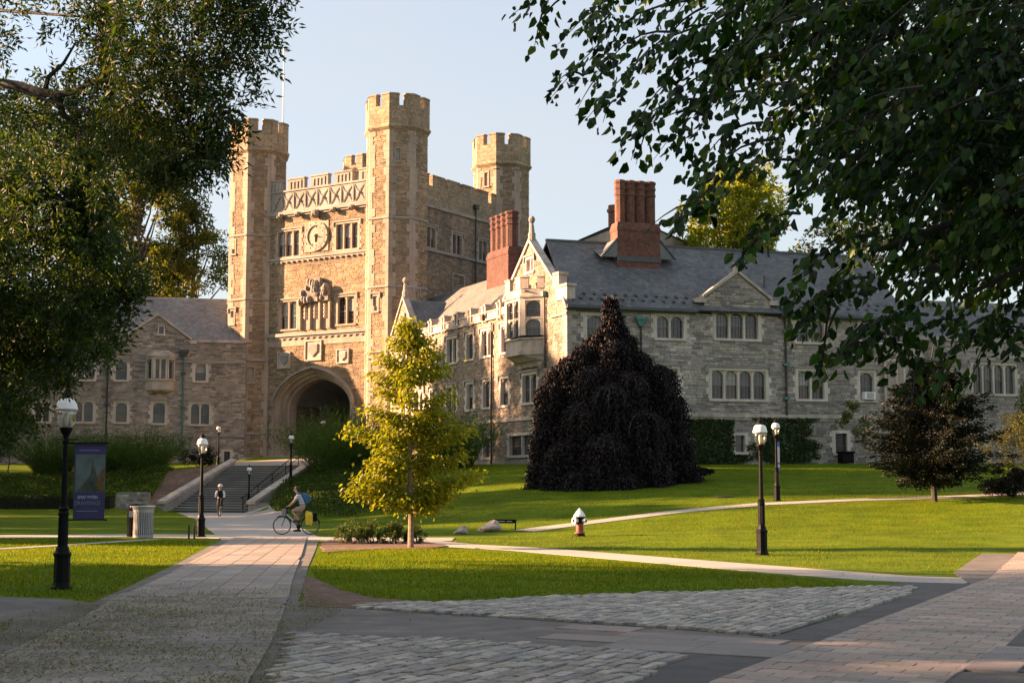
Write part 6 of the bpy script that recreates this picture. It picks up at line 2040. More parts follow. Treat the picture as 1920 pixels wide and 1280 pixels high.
jr = [(p.x, p.y) for p in (on_ground(*q) for q in ((506, 957), (520, 930), (575, 893), (640, 893), (720, 885), (800, 888), (792, 930), (770, 968), (700, 978), (610, 976), (540, 968)))]
carpet('juniper_bank', -17.5, -4.5, 70, 104, .95, 52000, JUN, 'spreading juniper ground cover on the bank right of the steps', lambda a, b: in_poly(a, b, jr) and a > -19.9 + (b - 95) * .244 + 3.75)
left_of = lambda a, b: a < -24.2 - (b - 97) * .12
carpet('juniper_bank', -42, -24.6, 96.5, 108, .8, 22000, JUN + [(.05, .06, .012)], 'spreading juniper ground cover on the bank left of the steps', left_of)
# clipped low hedge at the lawn edge on the left
hd = thing('clipped_hedge', (-33, 94.5, 0), 'low clipped dark hedge at the back of the left lawn', 'hedge')
n = 15000
P = np.column_stack([nrg.uniform(-42, -26.3, n), nrg.uniform(93.9, 95.2, n), nrg.uniform(0, 1.0, n)])
k = nrg.integers(0, 3, n); P[k == 0, 2] = 1.02 + nrg.normal(size=(k == 0).sum()) * .03; P[k == 1, 1] = 93.9 + nrg.normal(size=(k == 1).sum()) * .03
leaf_mesh('foliage', P, nrg.normal(size=P.shape) + np.array([0, -.6, .4]), .1, .06, leaf_dim, G_DARK, hd, 'stuff')
m = MB(); m.box(-42, -26.4, 94.0, 95.1, -.1, .95); m.build('core', bark_dark, hd)
# mulch slope beside the steps
ms = [(-23.2 + (b - 95) * .244 - w, b) for b, w in ((95.6, .4), (104.6, .4), (109, .3), (109, 5.5), (103, 4.6), (97, 2.2))]
mm = MB()
for i in range(24):
    row = []
    for j in range(9):
        b = 95.6 + 13 * i / 23; w = .35 + (1.2 + 4.2 * i / 23) * j / 8
        x = -23.05 + (min(b, 105) - 95) * .244 - w
        row.append((x, b, h(x, b) + .05))
    mm.v += row
mm.f = [(i * 9 + j, i * 9 + j + 1, (i + 1) * 9 + j + 1, (i + 1) * 9 + j) for i in range(23) for j in range(8)]
mm.build('mulch_slope', mulch, kind='structure')
# dark evergreen by the top of the steps, bushes by the young tree, odd small trees
bush('dark_evergreen', G3(372, 113), (1.9, 1.5, 1.9), 4200, .12, [(.012, .022, .008), (.016, .028, .009)], 'small dark evergreen bush at the top left of the steps', mat=leaf_dim)
for i, (px, w_, lab) in enumerate(((652, .62, 'leftmost of the four small leafy bushes beside the young tree'), (698, .58, 'second from left of the small bushes beside the young tree'), (738, .5, 'third of the small bushes, just left of the young trunk'), (782, .5, 'small leafy bush just right of the young tree trunk'))):
    p = gnd(px, 1020)
    bush('small_bush', (p[0], p[1] + .2, 0), (w_, w_, .82 - .06 * i), 1500, .075, [(.055, .08, .016), (.075, .10, .02), (.10, .115, .025), (.04, .06, .014)], lab, group='four bushes by the young tree', mat=leaf_gloss, masses=8)
simple_tree('sapling', tuple(G3(1603, 94.5)), 4.2, 1.35, 1.6, 1500, .16, [(.09, .105, .02), (.07, .09, .018), (.11, .115, .02)], 'thin pale-leaved sapling against the grey hall by the louvre', trunk_r=.035, bk=bark_pale, masses=10, sub=5)
simple_tree('small_tree', tuple(G3(15, 112)), 4.0, 1.7, 1.3, 2600, .16, G_DARK, 'small dark tree at the far left edge before the left hall', trunk_r=.06, masses=10)
# sunlit hedge and shrubs at the far right
q = G3(1890, 88)
bush('round_hedge', (q.x + 1.2, q.y, q.z), (3.2, 2.4, 3.6), 9000, .13, [(.07, .075, .018), (.055, .062, .015), (.09, .08, .02)], 'rounded brownish hedge at the right edge behind the copper shrub', 'hedge', masses=16)
q = G3(1925, 97)
bush('light_shrub', (q.x + .6, q.y - .5, q.z), (2.4, 1.8, 5.6), 4500, .17, [(.10, .12, .02), (.12, .125, .022), (.08, .10, .018)], 'light green shrub above the rounded hedge at the right edge', masses=12)
# trees beyond the roofs
simple_tree('golden_tree', (at(1385, 400, 128).x, 128, 4), 26, 8.0, 11, 26000, .40, [(.20, .22, .010), (.24, .24, .012), (.17, .19, .010)], 'golden sunlit tree rising behind the grey hall roof', trunk_r=.4, masses=24)
simple_tree('roadside_tree', (at(1590, 400, 132).x, 132, 4), 23, 6.5, 9, 9000, .36, G_OLIVE + G_YEL[:1], 'olive green tree behind the grey hall, right of the golden tree', trunk_r=.4, masses=18)
simple_tree('rear_tree', (at(365, 400, 152).x, 152, 4), 29.5, 7.2, 9, 14000, .34, G_MID + G_OLIVE + [(.11, .115, .015)], 'tall sunlit green tree behind the left hall beside the tower', trunk_r=.4, masses=22)
simple_tree('rear_tree', (at(262, 400, 150).x, 150, 4), 37, 8.2, 12, 42000, .42, [(.075, .095, .012), (.11, .11, .014), (.065, .08, .012), (.13, .115, .015)], 'green tree behind the left hall, mostly hidden by near leaves', trunk_r=.4, masses=30)

# ---- ivy on the grey hall's basement
def ivy(x0, x1, y0, y1, n, label):
    a, zt_ = FG.hit(x0, y0); b, _ = FG.hit(x1, y0); zb_ = FG.hit(x0, y1)[1]
    C_ = []
    while len(C_) < n:
        s = rng.uniform(a - .3, b + .3); z = rng.uniform(zb_ - .1, zt_ + .1)
        e = min(s - a, b - s) + .55 * math.sin(z * 3.1 + a) + .4 * math.sin(z * 7 + a) + .5 * math.sin(s * 2.3) * (z - zb_) / 3 - .8 * max(0, (z - zb_) / (zt_ - zb_) - .55)
        if e < rng.uniform(-.2, .75): continue
        if 1376 < 960 + 2680 * FG.p(s, 0, 0)[0] / FG.p(s, 0, 0)[1] < 1400 and z > BW[0][2] - .15: continue
        C_.append(FG.p(s, rng.uniform(.06, .2), z))
    C_ = np.array(C_)
    n3 = np.array([FG.n.x, FG.n.y, 0])
    A_ = nrg.normal(size=C_.shape) * .5 + np.array([0, 0, -.7]) + n3 * .5
    o = leaf_mesh('ivy', C_, A_, nrg.uniform(.1, .18, n), nrg.uniform(.09, .15, n), leaf_gloss, [(.030, .062, .012), (.04, .075, .014), (.05, .085, .016), (.024, .046, .01)], None, 'stuff')
    set_props(o, label, 'ivy')
ivy(1275, 1402, 786, 868, 4200, 'square mat of green ivy on the grey hall basement, left of the small window')
ivy(1412, 1532, 784, 868, 4200, 'green ivy mat on the grey hall basement behind the second lamp')

# ------------------------------------------------------------------ grass blades, leaf litter
def px_area(P): return [gnd(a, b) for a, b in P]
lawns = [
    px_area([(600, 1036), (640, 1030), (800, 1028), (900, 1033), (1240, 1058), (1560, 1089), (1640, 1100), (1300, 1112), (1000, 1122), (870, 1131), (700, 1121), (640, 1107), (590, 1083), (583, 1066)]),
    px_area([(-120, 1032), (0, 1032), (280, 1013), (398, 1015), (330, 1055), (236, 1101), (172, 1129), (120, 1122), (0, 1117), (-120, 1110)]),
    px_area([(-100, 1009), (250, 1009), (150, 1018), (0, 1027), (-100, 1030)]),
    px_area([(-140, 1164), (0, 1166), (22, 1172), (10, 1186), (-140, 1200)]),
    [(-7, 60), (1, 56), (10, 52), (24, 46), (40, 48), (46, 94), (4, 91), (-4, 98)],
    px_area([(830, 1015), (1000, 1024), (1230, 1042), (1500, 1063), (1786, 1075), (1860, 1020), (1925, 978), (2010, 950), (1925, 962), (1000, 1000)]),
]
LW_ = [True, True, True, True, True]
pal_g = [(.085, .145, .004), (.105, .16, .005), (.135, .172, .005), (.062, .118, .004), (.18, .175, .008)]
Cs = []
for P_, dens in zip(lawns, (260, 230, 200, 420, 70, 120)):
    xs = [p[0] for p in P_]; ys = [p[1] for p in P_]
    ar = (max(xs) - min(xs)) * (max(ys) - min(ys))
    n = int(min(ar * dens, 160000))
    X_ = nrg.uniform(min(xs), max(xs), n); Y_ = nrg.uniform(min(ys), max(ys), n)
    k = np_in_poly(X_, Y_, P_)
    Cs.append(np.column_stack([X_[k], Y_[k]]))
Cg = np.concatenate(Cs)
Zg = np.array([h(a, b) if b > 37 else 0.0 for a, b in Cg])
Cg = np.column_stack([Cg, Zg - .005])
gp = np.sin(Cg[:, 0] * 1.1 + 2 * np.sin(Cg[:, 1] * .43)) * np.sin(Cg[:, 1] * .83 + 1.7 * np.sin(Cg[:, 0] * .51)) + .5 * np.sin(Cg[:, 0] * 3.1 + Cg[:, 1] * 1.9) * np.sin(Cg[:, 1] * 2.7)
gmul = np.column_stack([1 + .22 * gp, 1 + .11 * gp, 1 + .1 * gp])
Ag = nrg.normal(size=Cg.shape) * .35 + np.array([0, 0, 1.0])
gl = leaf_mesh('grass', Cg, Ag, nrg.uniform(.03, .075, len(Cg)), nrg.uniform(.012, .026, len(Cg)), grassm, pal_g, None, 'stuff', 3, mul=gmul)
set_props(gl, 'short mown grass blades over the lawns', 'grass')
# fallen bits under the left tree
lp = G((-20, 1160), (120, 1140), (175, 1125), (262, 1092), (420, 1085), (560, 1092), (640, 1150), (560, 1190), (520, 1290), (480, 1300), (-30, 1300))
n = 110000
xs = [p[0] for p in lp]; ys = [p[1] for p in lp]
X_ = nrg.uniform(min(xs), max(xs), n); Y_ = nrg.uniform(min(ys), max(ys), n)
k = np_in_poly(X_, Y_, lp); X_, Y_ = X_[k], Y_[k]
dn = .5 + .5 * np.sin(X_ * 1.7 + np.sin(Y_ * 1.1) * 2) * np.sin(Y_ * .9 + 1)
k = nrg.random(len(X_)) < (.12 + .7 * dn) * np.clip((28.5 - Y_) / 7.0, .03, 1); X_, Y_ = X_[k], Y_[k]
xe, ye = nrg.uniform(-8, 11, 5200), nrg.uniform(14, 32, 5200)
ke = (nrg.random(5200) < .5 + .5 * np.sin(xe * .8 + ye * .5)) & (np.abs(xe) < ye * .37); X_ = np.concatenate([X_, xe[ke]]); Y_ = np.concatenate([Y_, ye[ke]])
ins = np_in_poly(X_, Y_, slab_poly) | np_in_poly(X_, Y_, near_poly)
C_ = np.column_stack([X_, Y_, np.where(ins, .044, np.where(np_in_poly(X_, Y_, plaza_poly) | np_in_poly(X_, Y_, setA_poly) | np_in_poly(X_, Y_, setB_poly), .056, .034))])
A_ = np.column_stack([nrg.normal(size=(len(X_), 2)), np.abs(nrg.normal(size=len(X_))) * .18])
ll_ = leaf_mesh('leaf_litter', C_, A_, nrg.uniform(.022, .05, len(X_)), nrg.uniform(.012, .026, len(X_)), leafm, [(.17, .15, .035), (.13, .13, .03), (.22, .185, .045), (.09, .08, .03), (.15, .16, .035)], None, 'stuff', 4, .1, .25, .9)
set_props(ll_, 'yellowish fallen leaflets scattered over the foreground walk', 'leaf litter')
# ------------------------------------------------------------------ lamps
def lamp_proto(label):
    t = thing('street_lamp', (0, 0, 0), label, 'street lamp', 'black post lamps with acorn globes')
    m = MB()
    m.lathe([(.19, -.1), (.19, .05), (.165, .07), (.16, .10), (.15, .12), (.148, .60), (.165, .62), (.165, .67), (.135, .70), (.105, .80)], n=8, phase=math.pi / 8)
    m.build('base', iron, t)
    m = MB()
    m.lathe([(.10, .79), (.095, .82), (.088, 1.36), (.105, 1.38), (.105, 1.42), (.085, 1.45), (.10, 1.50), (.07, 1.54), (.062, 1.60), (.05, 2.72), (.065, 2.74), (.065, 2.78), (.05, 2.80), (.055, 2.88)], n=12)
    sh = m.build('shaft', iron, t, smooth=False)
    for k in range(8):
        a = k * math.pi / 4
        f = MB(); f.tube([(.088 * math.cos(a), .088 * math.sin(a), .86), (.082 * math.cos(a), .082 * math.sin(a), 1.34)], .012, 4); f.build('flute', iron, sh)
    m = MB(); m.lathe([(.05, 2.86), (.09, 2.92), (.125, 3.0), (.12, 3.03), (.05, 3.035)], n=12); m.build('cup', iron, t)
    m = MB(); m.lathe([(.05, 3.036), (.12, 3.04), (.165, 3.12), (.188, 3.26), (.19, 3.36)], n=16); m.build('globe', lampglass, t, smooth=True)
    m = MB(); m.lathe([(.205, 3.355), (.205, 3.385), (.195, 3.40), (.185, 3.47), (.15, 3.545), (.10, 3.575), (.05, 3.58)], n=16); m.build('dome', white_m, t, smooth=True)
    m = MB(); m.lathe([(.03, 3.03), (.035, 3.12), (.05, 3.18), (.045, 3.26), (.02, 3.3)], n=8); m.build('bulb', white_m, t, smooth=True)
    m = MB(); m.lathe([(.06, 3.575), (.06, 3.60), (.105, 3.62), (.10, 3.645), (.05, 3.72), (.03, 3.75), (.012, 3.79)], n=10); m.build('cap', iron, t)
    m = MB(); m.tube([(-.24, 0, 2.80), (.24, 0, 2.80)], .012, 5); m.build('ladder_bar', iron, t)
    return t
L0 = lamp_proto('black post lamp carrying the purple banner at far left')
lx, ly = gnd(115, 1104)
L0.location = (lx, ly, 0)
def lamp(px, py, label, k=1.0, Y=None, pos=None):
    c = copy_tree(L0)
    p = pos if pos is not None else (Vector((*gnd(px, py), 0)) if Y is None else G3(px, Y))
    c.location = p; c.scale = (k, k, k); c['label'] = label
    return c
lamp(376, 1007, 'black post lamp on the lawn corner by the metal bin')
lamp(467, 960, 'short black post lamp at the right foot of the stone steps', .87, 95.0)
lamp(545, 950, 'black post lamp behind the cyclist, beside the juniper bank', .96, 97.0)
lamp(408, 880, 'small lamp at the top left of the steps by the evergreen', .88, 117)
lamp(605, 850, 'lamp head showing above the feathery shrub before the arch', .95, 112)
lamp(1429, 1040, 'tall black post lamp alone on the right-hand sunlit lawn', 1.0)
q = on_ground(1457, 939)
l2 = lamp(1457, 939, 'black post lamp with narrow blue banner by the hillside path', 1.0, pos=q)

def text_mesh(body, size, F, s, d, z, mat, parent, name='lettering', bold=0.0, narrow=1.0):
    cu = bpy.data.curves.new('txt', 'FONT'); cu.body = body; cu.size = size; cu.align_x = 'CENTER'; cu.extrude = .002; cu.offset = bold
    o = bpy.data.objects.new('txt', cu); col.objects.link(o)
    dg = bpy.context.evaluated_depsgraph_get(); dg.update()
    me = bpy.data.meshes.new_from_object(o.evaluated_get(dg))
    bpy.data.objects.remove(o, do_unlink=True)
    b = base_of(parent)
    for v in me.vertices:
        x, y, zz = v.co
        w = Vector(F.p(s + x * narrow, d + zz, z + y)) - b
        v.co = w
    me.materials.clear(); me.materials.append(mat)
    r = bpy.data.objects.new(name, me); r.parent = parent; col.objects.link(r)
    return r

# purple exhibition banner on the left lamp
bn_p = solid('banner_purple', (0.035, 0.028, 0.10), .7, var=(3, .85, 1.1))
bn_d = solid('banner_dark', (0.012, 0.010, 0.028), .7)
bn_l = solid('banner_lilac', (0.16, 0.13, 0.30), .7)
bn_t = solid('banner_text', (0.30, 0.30, 0.42), .7)
bn_t2 = solid('banner_text_dim', (0.16, 0.17, 0.22), .7)
bn_pic = solid('banner_picture', (0.11, 0.145, 0.14), .8, var=(4, .7, 1.15), mixc=((0.10, 0.13, 0.09), 3.5, .5, .75))
bn_o = solid('banner_ochre', (0.14, 0.075, 0.02), .8, var=(9, .5, 1.3))
bn_k = solid('banner_dark_print', (0.05, 0.06, 0.042), .8, var=(9, .5, 1.4))  # dark print of the pictured ground and tree
BF = Frame((lx, ly), (0.985, 0.174), (0.174, -0.985))
zb_, zt_ = 1.30, 2.72
bs0, bs1 = .17, .74
banner = thing('banner', (lx + .4, ly, zb_), 'hanging purple exhibition banner with a landscape picture on the left lamp', 'banner')
fpart(banner, 'cloth', bn_p, (BF, bs0, bs1, -.006, .006, zb_, zt_))
fpart(banner, 'header', bn_d, (BF, bs0 + .002, bs1 - .002, .0062, .008, zt_ - .05, zt_ - .002))
fpart(banner, 'header_line', bn_l, (BF, bs0 + .08, bs1 - .12, .0062, .008, zt_ - .135, zt_ - .115))
pic = fpart(banner, 'picture', bn_pic, (BF, bs0 + .025, bs1 - .005, .0062, .008, zb_ + .50, zt_ - .20))
def flat(parent, name, mat, pts, d0):
    m = MB(); m.prism([BF.p(a, d0, b) for a, b in pts], [BF.p(a, d0 + .0012, b) for a, b in pts]); m.build(name, mat, parent)
flat(pic, 'painted_ground', bn_k, [(bs0 + .03, zb_ + .505), (bs1 - .01, zb_ + .505), (bs1 - .01, zb_ + .60), (bs0 + .42, zb_ + .80), (bs0 + .37, zb_ + .98), (bs0 + .34, zb_ + 1.05), (bs0 + .31, zb_ + .86), (bs0 + .22, zb_ + .72), (bs0 + .12, zb_ + .60)], .0081)
flat(pic, 'painted_tree', bn_o, [(bs0 + .42, zb_ + .56), (bs1 - .02, zb_ + .54), (bs1 - .015, zb_ + .98), (bs0 + .50, zb_ + .92), (bs0 + .44, zb_ + .80)], .0095)
flat(pic, 'painted_tree', bn_k, [(bs0 + .30, zb_ + .8), (bs0 + .35, zb_ + .8), (bs0 + .345, zb_ + 1.1), (bs0 + .325, zb_ + 1.12)], .011)
text_mesh('GREAT BRITISH', .082, BF, (bs0 + bs1) / 2 - .03, .009, zb_ + .385, bn_t, banner, bold=.003, narrow=.66)
text_mesh('DRAWINGS', .115, BF, (bs0 + bs1) / 2 - .03, .009, zb_ + .265, bn_t2, banner, narrow=.80)
fpart(banner, 'footer_line', bn_t2, (BF, bs0 + .05, bs1 - .12, .0062, .008, zb_ + .145, zb_ + .16))
for z in (zb_ - .012, zt_ + .012):
    m = MB(); m.tube([BF.p(.04, 0, z), BF.p(bs1 + .02, 0, z)], .014, 6); m.ball(BF.p(bs1 + .03, 0, z), .022); m.build('banner_arm', iron, banner)
# narrow blue banner on the hillside lamp
b_bl = solid('banner_blue', (0.04, 0.12, 0.42), .7); b_wh = solid('banner_white', (0.55, 0.56, 0.56), .7, var=(12, .75, 1.05))
HF = Frame((q.x, q.y), (.42, -.9075), (-.9075, -.42))
HF = Frame((q.x, q.y), (.42, .9075), (.9075, -.42))
hb = thing('banner', (q.x + .2, q.y, q.z + 1.3), 'narrow blue and white banner on the lamp before the ivy', 'banner')
fpart(hb, 'cloth', b_wh, (HF, .08, .62, -.006, .006, q.z + 1.35, q.z + 2.72))
for a, b in ((2.50, 2.72), (1.35, 1.53)): fpart(hb, 'blue_band', b_bl, (HF, .081, .619, -.0075, .0075, q.z + a, q.z + b - .001))
fpart(hb, 'blue_band', b_bl, (HF, .081, .619, -.0074, .0074, q.z + 1.68, q.z + 1.76))
for z in (1.33, 2.74):
    m = MB(); m.tube([HF.p(.02, 0, q.z + z), HF.p(.64, 0, q.z + z)], .013, 6); m.build('banner_arm', iron, hb)

# ------------------------------------------------------------------ bins, posts, sign, hydrant, rocks
steel = solid('galvanised_steel', (0.36, 0.36, 0.36), .5, .3, var=(5, .85, 1.1))
binx, biny = gnd(268, 1009)
bt_ = thing('slatted_bin', (binx, biny, 0.02), 'silver slatted metal litter bin on the left lawn edge', 'litter bin')
m = MB(); m.lathe([(.34, .0), (.35, .02), (.35, .10), (.335, .101)], (binx, biny, .03), 24); m.build('base_ring', steel, bt_)
m = MB(); m.lathe([(.30, .05), (.30, .98), (.28, .985)], (binx, biny, .03), 20); m.build('liner', iron, bt_)
for k in range(30):
    a = 2 * math.pi * k / 30
    F_ = Frame((binx + .345 * math.cos(a), biny + .345 * math.sin(a)), (-math.sin(a), math.cos(a)), (math.cos(a), math.sin(a)))
    fpart(bt_, 'slat', steel, (F_, -.022, .022, -.006, .006, .12, .93))
m = MB(); m.lathe([(.345, .90), (.36, .905), (.365, 1.0), (.42, 1.12), (.40, 1.13), (.30, 1.06), (.12, 1.05)], (binx, biny, .02), 24); m.build('rim', steel, bt_)
bx2, by2 = gnd(243, 1007)
rb = thing('round_bin', (bx2, by2 + .5, .02), 'dark round-topped bin just left of the silver bin', 'litter bin')
m = MB(); m.lathe([(.27, 0), (.29, .04), (.29, .95), (.30, .97), (.27, 1.08), (.18, 1.15), (.06, 1.18)], (bx2 + .05, by2 + .5, .02), 18); m.build('body', solid('bin_plastic', (.004, .0055, .005), .8, spec=.03), rb, smooth=False)
m = MB(); m.ball((bx2 - .03, by2 + .22, 1.1), .035); m.build('knob', steel, rb)
m = MB(); m.box(bx2 - .1, bx2 + .18, by2 + .19, by2 + .23, .72, .95); m.build('flap', steel, rb)
wood_p = solid('post_paint', (0.02, 0.014, 0.012), .6)
for i, (px, lab) in enumerate(((354, 'left of two short dark posts by the lawn lamp'), (367, 'right of two short dark posts, nearest the lawn lamp'))):
    x, y = gnd(px, 1010)
    m = MB(); m.lathe([(.035, -.1), (.035, .46 + .02 * i), (.03, .5 + .02 * i), (.012, .53 + .02 * i)], (x, y - .25 * i, 0), 8)
    o = m.build('short_post', wood_p); set_props(o, lab, 'post', 'two short posts')
# low black sign on two legs
sg = on_ground(948, 994)
sgn_ = thing('low_sign', tuple(sg), 'low black nameplate on two legs before the rock', 'sign')
SF = Frame((sg.x, sg.y), (1, 0), (0, -1))
fpart(sgn_, 'plate', iron, (SF, -.42, .42, -.02, .02, sg.z + .27, sg.z + .42))
for s in (-.39, .39): fpart(sgn_, 'leg', iron, (SF, s - .025, s + .025, -.035, -.0205, sg.z - .15, sg.z + .42))
fpart(sgn_, 'lettering', b_wh, (SF, -.26, -.02, .0202, .023, sg.z + .335, sg.z + .358), (SF, .05, .25, .0202, .023, sg.z + .335, sg.z + .358))
# hydrant
hy = on_ground(1087, 1005)
red = solid('hydrant_red', (0.24, 0.045, 0.03), .55, var=(8, .75, 1.2))
ht = thing('fire_hydrant', tuple(hy), 'red fire hydrant with white cone cap standing on the lawn', 'hydrant')
c = (hy.x, hy.y, hy.z)
m = MB(); m.lathe([(.10, -.1), (.11, .0), (.19, .02), (.19, .07), (.12, .10)], c, 12); m.build('flange', iron, ht)
m = MB(); m.lathe([(.125, .09), (.19, .10), (.19, .14), (.135, .16), (.13, .42), (.15, .43), (.15, .46)], c, 14); m.build('barrel', red, ht)
m = MB(); m.lathe([(.15, .461), (.15, .66), (.20, .67), (.20, .70)], c, 14); m.build('collar', iron, ht)
m = MB(); m.lathe([(.21, .701), (.215, .73), (.19, .78), (.12, .88), (.06, .95), (.05, .98), (.01, 1.0)], c, 14); m.build('bonnet', white_m, ht)
for a, k in ((R(215), 1.0), (R(-35), .7), (R(125), .7)):
    d_ = Vector((math.cos(a), math.sin(a), 0)); p = Vector(c) + Vector((0, 0, .56))
    m = MB(); m.tube([p + d_ * .1, p + d_ * .2, p + d_ * .21, p + d_ * .27], [.09 * k, .09 * k, .125 * k, .125 * k], 12); m.build('outlet', white_m, ht)
    m = MB(); m.tube([p + d_ * .27, p + d_ * .285], [.07 * k, .06 * k], 8); m.build('outlet_nut', iron, ht)
# rocks
def rock(px, py, size, label):
    g = on_ground(px, py)
    m = MB(); n_, mm_ = 12, 8
    loops = []
    for j in range(1, mm_):
        th = math.pi * j / mm_
        l = []
        for i in range(n_):
            a = 2 * math.pi * i / n_
            k = 1 + .22 * math.sin(a * 2 + j) + rng.uniform(-.10, .10)
            l.append((g.x + size[0] * k * math.sin(th) * math.cos(a), g.y + size[1] * k * math.sin(th) * math.sin(a), g.z - .06 + size[2] * (1 - math.cos(th)) * .5 * (1 + .35 * math.cos(a - .6))))
        loops.append(l)
    m.loft(loops, True, True)
    set_props(m.build('boulder', rock_m), label, 'rock', 'boulders on the lawn')
rock(864, 1001, (.30, .25, .30), 'smaller grey boulder left of the low black sign')
rock(918, 996, (.50, .3, .40), 'larger tan boulder just behind the low black sign')
# low rubble wall end left of the steps
lwf = Frame((-25.9, 93.5), (1, 0), (0, -1))
lw_t = thing('rubble_wall', (-24.9, 93.5, 0), 'low dry stone wall end between the hedge and the steps', 'wall')
wm = MB(); wm.fbox(lwf, 0, 2.15, -.5, -.02, -.1, 1.3); core = wm.build('core', mortar, lw_t)
w = wall(lw_t, lwf, lambda z: (0 + max(0, z - .8) * .5, 2.15), -.05, 1.34, [], 0, [(c_[0] * .8, c_[1] * .8, c_[2] * .8) for c_ in GREY], name='face', ch=(.09, .15), ln=(.25, .6), stones=False)
for i in range(9):
    zz = -.03 + i * .152; s = rng.uniform(0, .1)
    while s < 2.1:
        L = rng.uniform(.22, .5); m = MB()
        m.fbox(lwf, s + .01, min(s + L, 2.15) - .01, -.3, rng.uniform(.03, .08), zz + .008, zz + .142, jit(rng.choice(GREY), .2)); m.build('stone', rubble, lw_t); s += L
# iron cover let into the hillside turf
cv = on_ground(1357, 931)
m = MB(); m.lathe([(.5, -.02), (.5, .035), (.42, .045), (.05, .045)], (cv.x, cv.y, cv.z), 14)
set_props(m.build('manhole_cover', solid('rusty_iron', (.10, .075, .05), .8)), 'small brownish round cover in the hillside turf left of the tall lamp', 'cover')

# ------------------------------------------------------------------ bicycles and riders
skin = solid('skin', (0.42, 0.25, 0.17), .55)
hairm = solid('dark_hair', (0.02, 0.014, 0.011), .6)
m_, nt_, b__ = nmat('striped_shirt')
g_ = nt_.nodes.new('ShaderNodeTexCoord'); wv = nt_.nodes.new('ShaderNodeTexWave'); wv.bands_direction = 'Z'; wv.inputs['Scale'].default_value = 5.2; wv.inputs['Distortion'].default_value = .6
rp_ = nt_.nodes.new('ShaderNodeValToRGB'); rp_.color_ramp.elements[0].position = .42; rp_.color_ramp.elements[1].position = .58
rp_.color_ramp.elements[0].color = (.10, .16, .32, 1); rp_.color_ramp.elements[1].color = (.62, .64, .68, 1)
nt_.links.new(g_.outputs['Object'], wv.inputs['Vector']); nt_.links.new(wv.outputs['Fac'], rp_.inputs[0]); nt_.links.new(rp_.outputs[0], b__.inputs['Base Color']); b__.inputs['Roughness'].default_value = .9
shirt_s = m_
short_m = solid('khaki_shorts', (0.30, 0.24, 0.19), .9)
shoe_m = solid('dark_shoe', (0.03, 0.025, 0.022), .7)
vest_m = solid('dark_vest', (0.012, 0.012, 0.015), .9)
sleeve_m = solid('white_sleeve', (0.55, 0.54, 0.54), .9)
trouser_m = solid('black_trousers', (0.014, 0.013, 0.013), .9)
helmet_m = solid('white_helmet', (0.62, 0.60, 0.56), .4)
pack_m = solid('blue_backpack', (0.03, 0.10, 0.22), .8, var=(10, .7, 1.25))
yellow_m = solid('yellow_pannier', (0.62, 0.43, 0.015), .6, var=(7, .85, 1.08))
grey_m = solid('grey_bag', (0.22, 0.20, 0.23), .8)
tyre_m = solid('tyre', (0.02, 0.02, 0.02), .8)
alu = solid('aluminium', (0.5, 0.5, 0.5), .35, .8)
bike_c = solid('bike_paint', (0.02, 0.05, 0.05), .4)

def skinned(name, V, E, Rd, mat, parent, root=0, sub=2):
    """one continuous body grown along joints, frozen to a plain mesh"""
    me = bpy.data.meshes.new(name); me.from_pydata([tuple(v) for v in V], E, []); me.update()
    o = bpy.data.objects.new(name, me); col.objects.link(o)
    o.modifiers.new('skin', 'SKIN')
    if not me.skin_vertices: me.attributes
    for i, sv in enumerate(me.skin_vertices[0].data):
        r = Rd[i]
        sv.radius = (r, r) if not hasattr(r, '__len__') else r
        sv.use_root = (i == root)
    s = o.modifiers.new('sub', 'SUBSURF'); s.levels = sub; s.render_levels = sub
    dg = bpy.context.evaluated_depsgraph_get(); dg.update()
    m2 = bpy.data.meshes.new_from_object(o.evaluated_get(dg))
    bpy.data.objects.remove(o, do_unlink=True)
    m2.materials.clear(); m2.materials.append(mat)
    m2.polygons.foreach_set('use_smooth', [True] * len(m2.polygons)); m2.name = name
    r_ = bpy.data.objects.new(name, m2); r_.parent = parent; col.objects.link(r_)
    return r_

def torus(c, R0, r0, n=40, m=7):
    mb = MB(); loops = []
    for i in range(n):
        a = 2 * math.pi * i / n
        loops.append([(c[0] + (R0 + r0 * math.cos(b)) * math.cos(a), c[1] + r0 * math.sin(b), c[2] + (R0 + r0 * math.cos(b)) * math.sin(a)) for b in [2 * math.pi * k / m for k in range(m)]])
    mb.loft(loops + [loops[0]])
    return mb

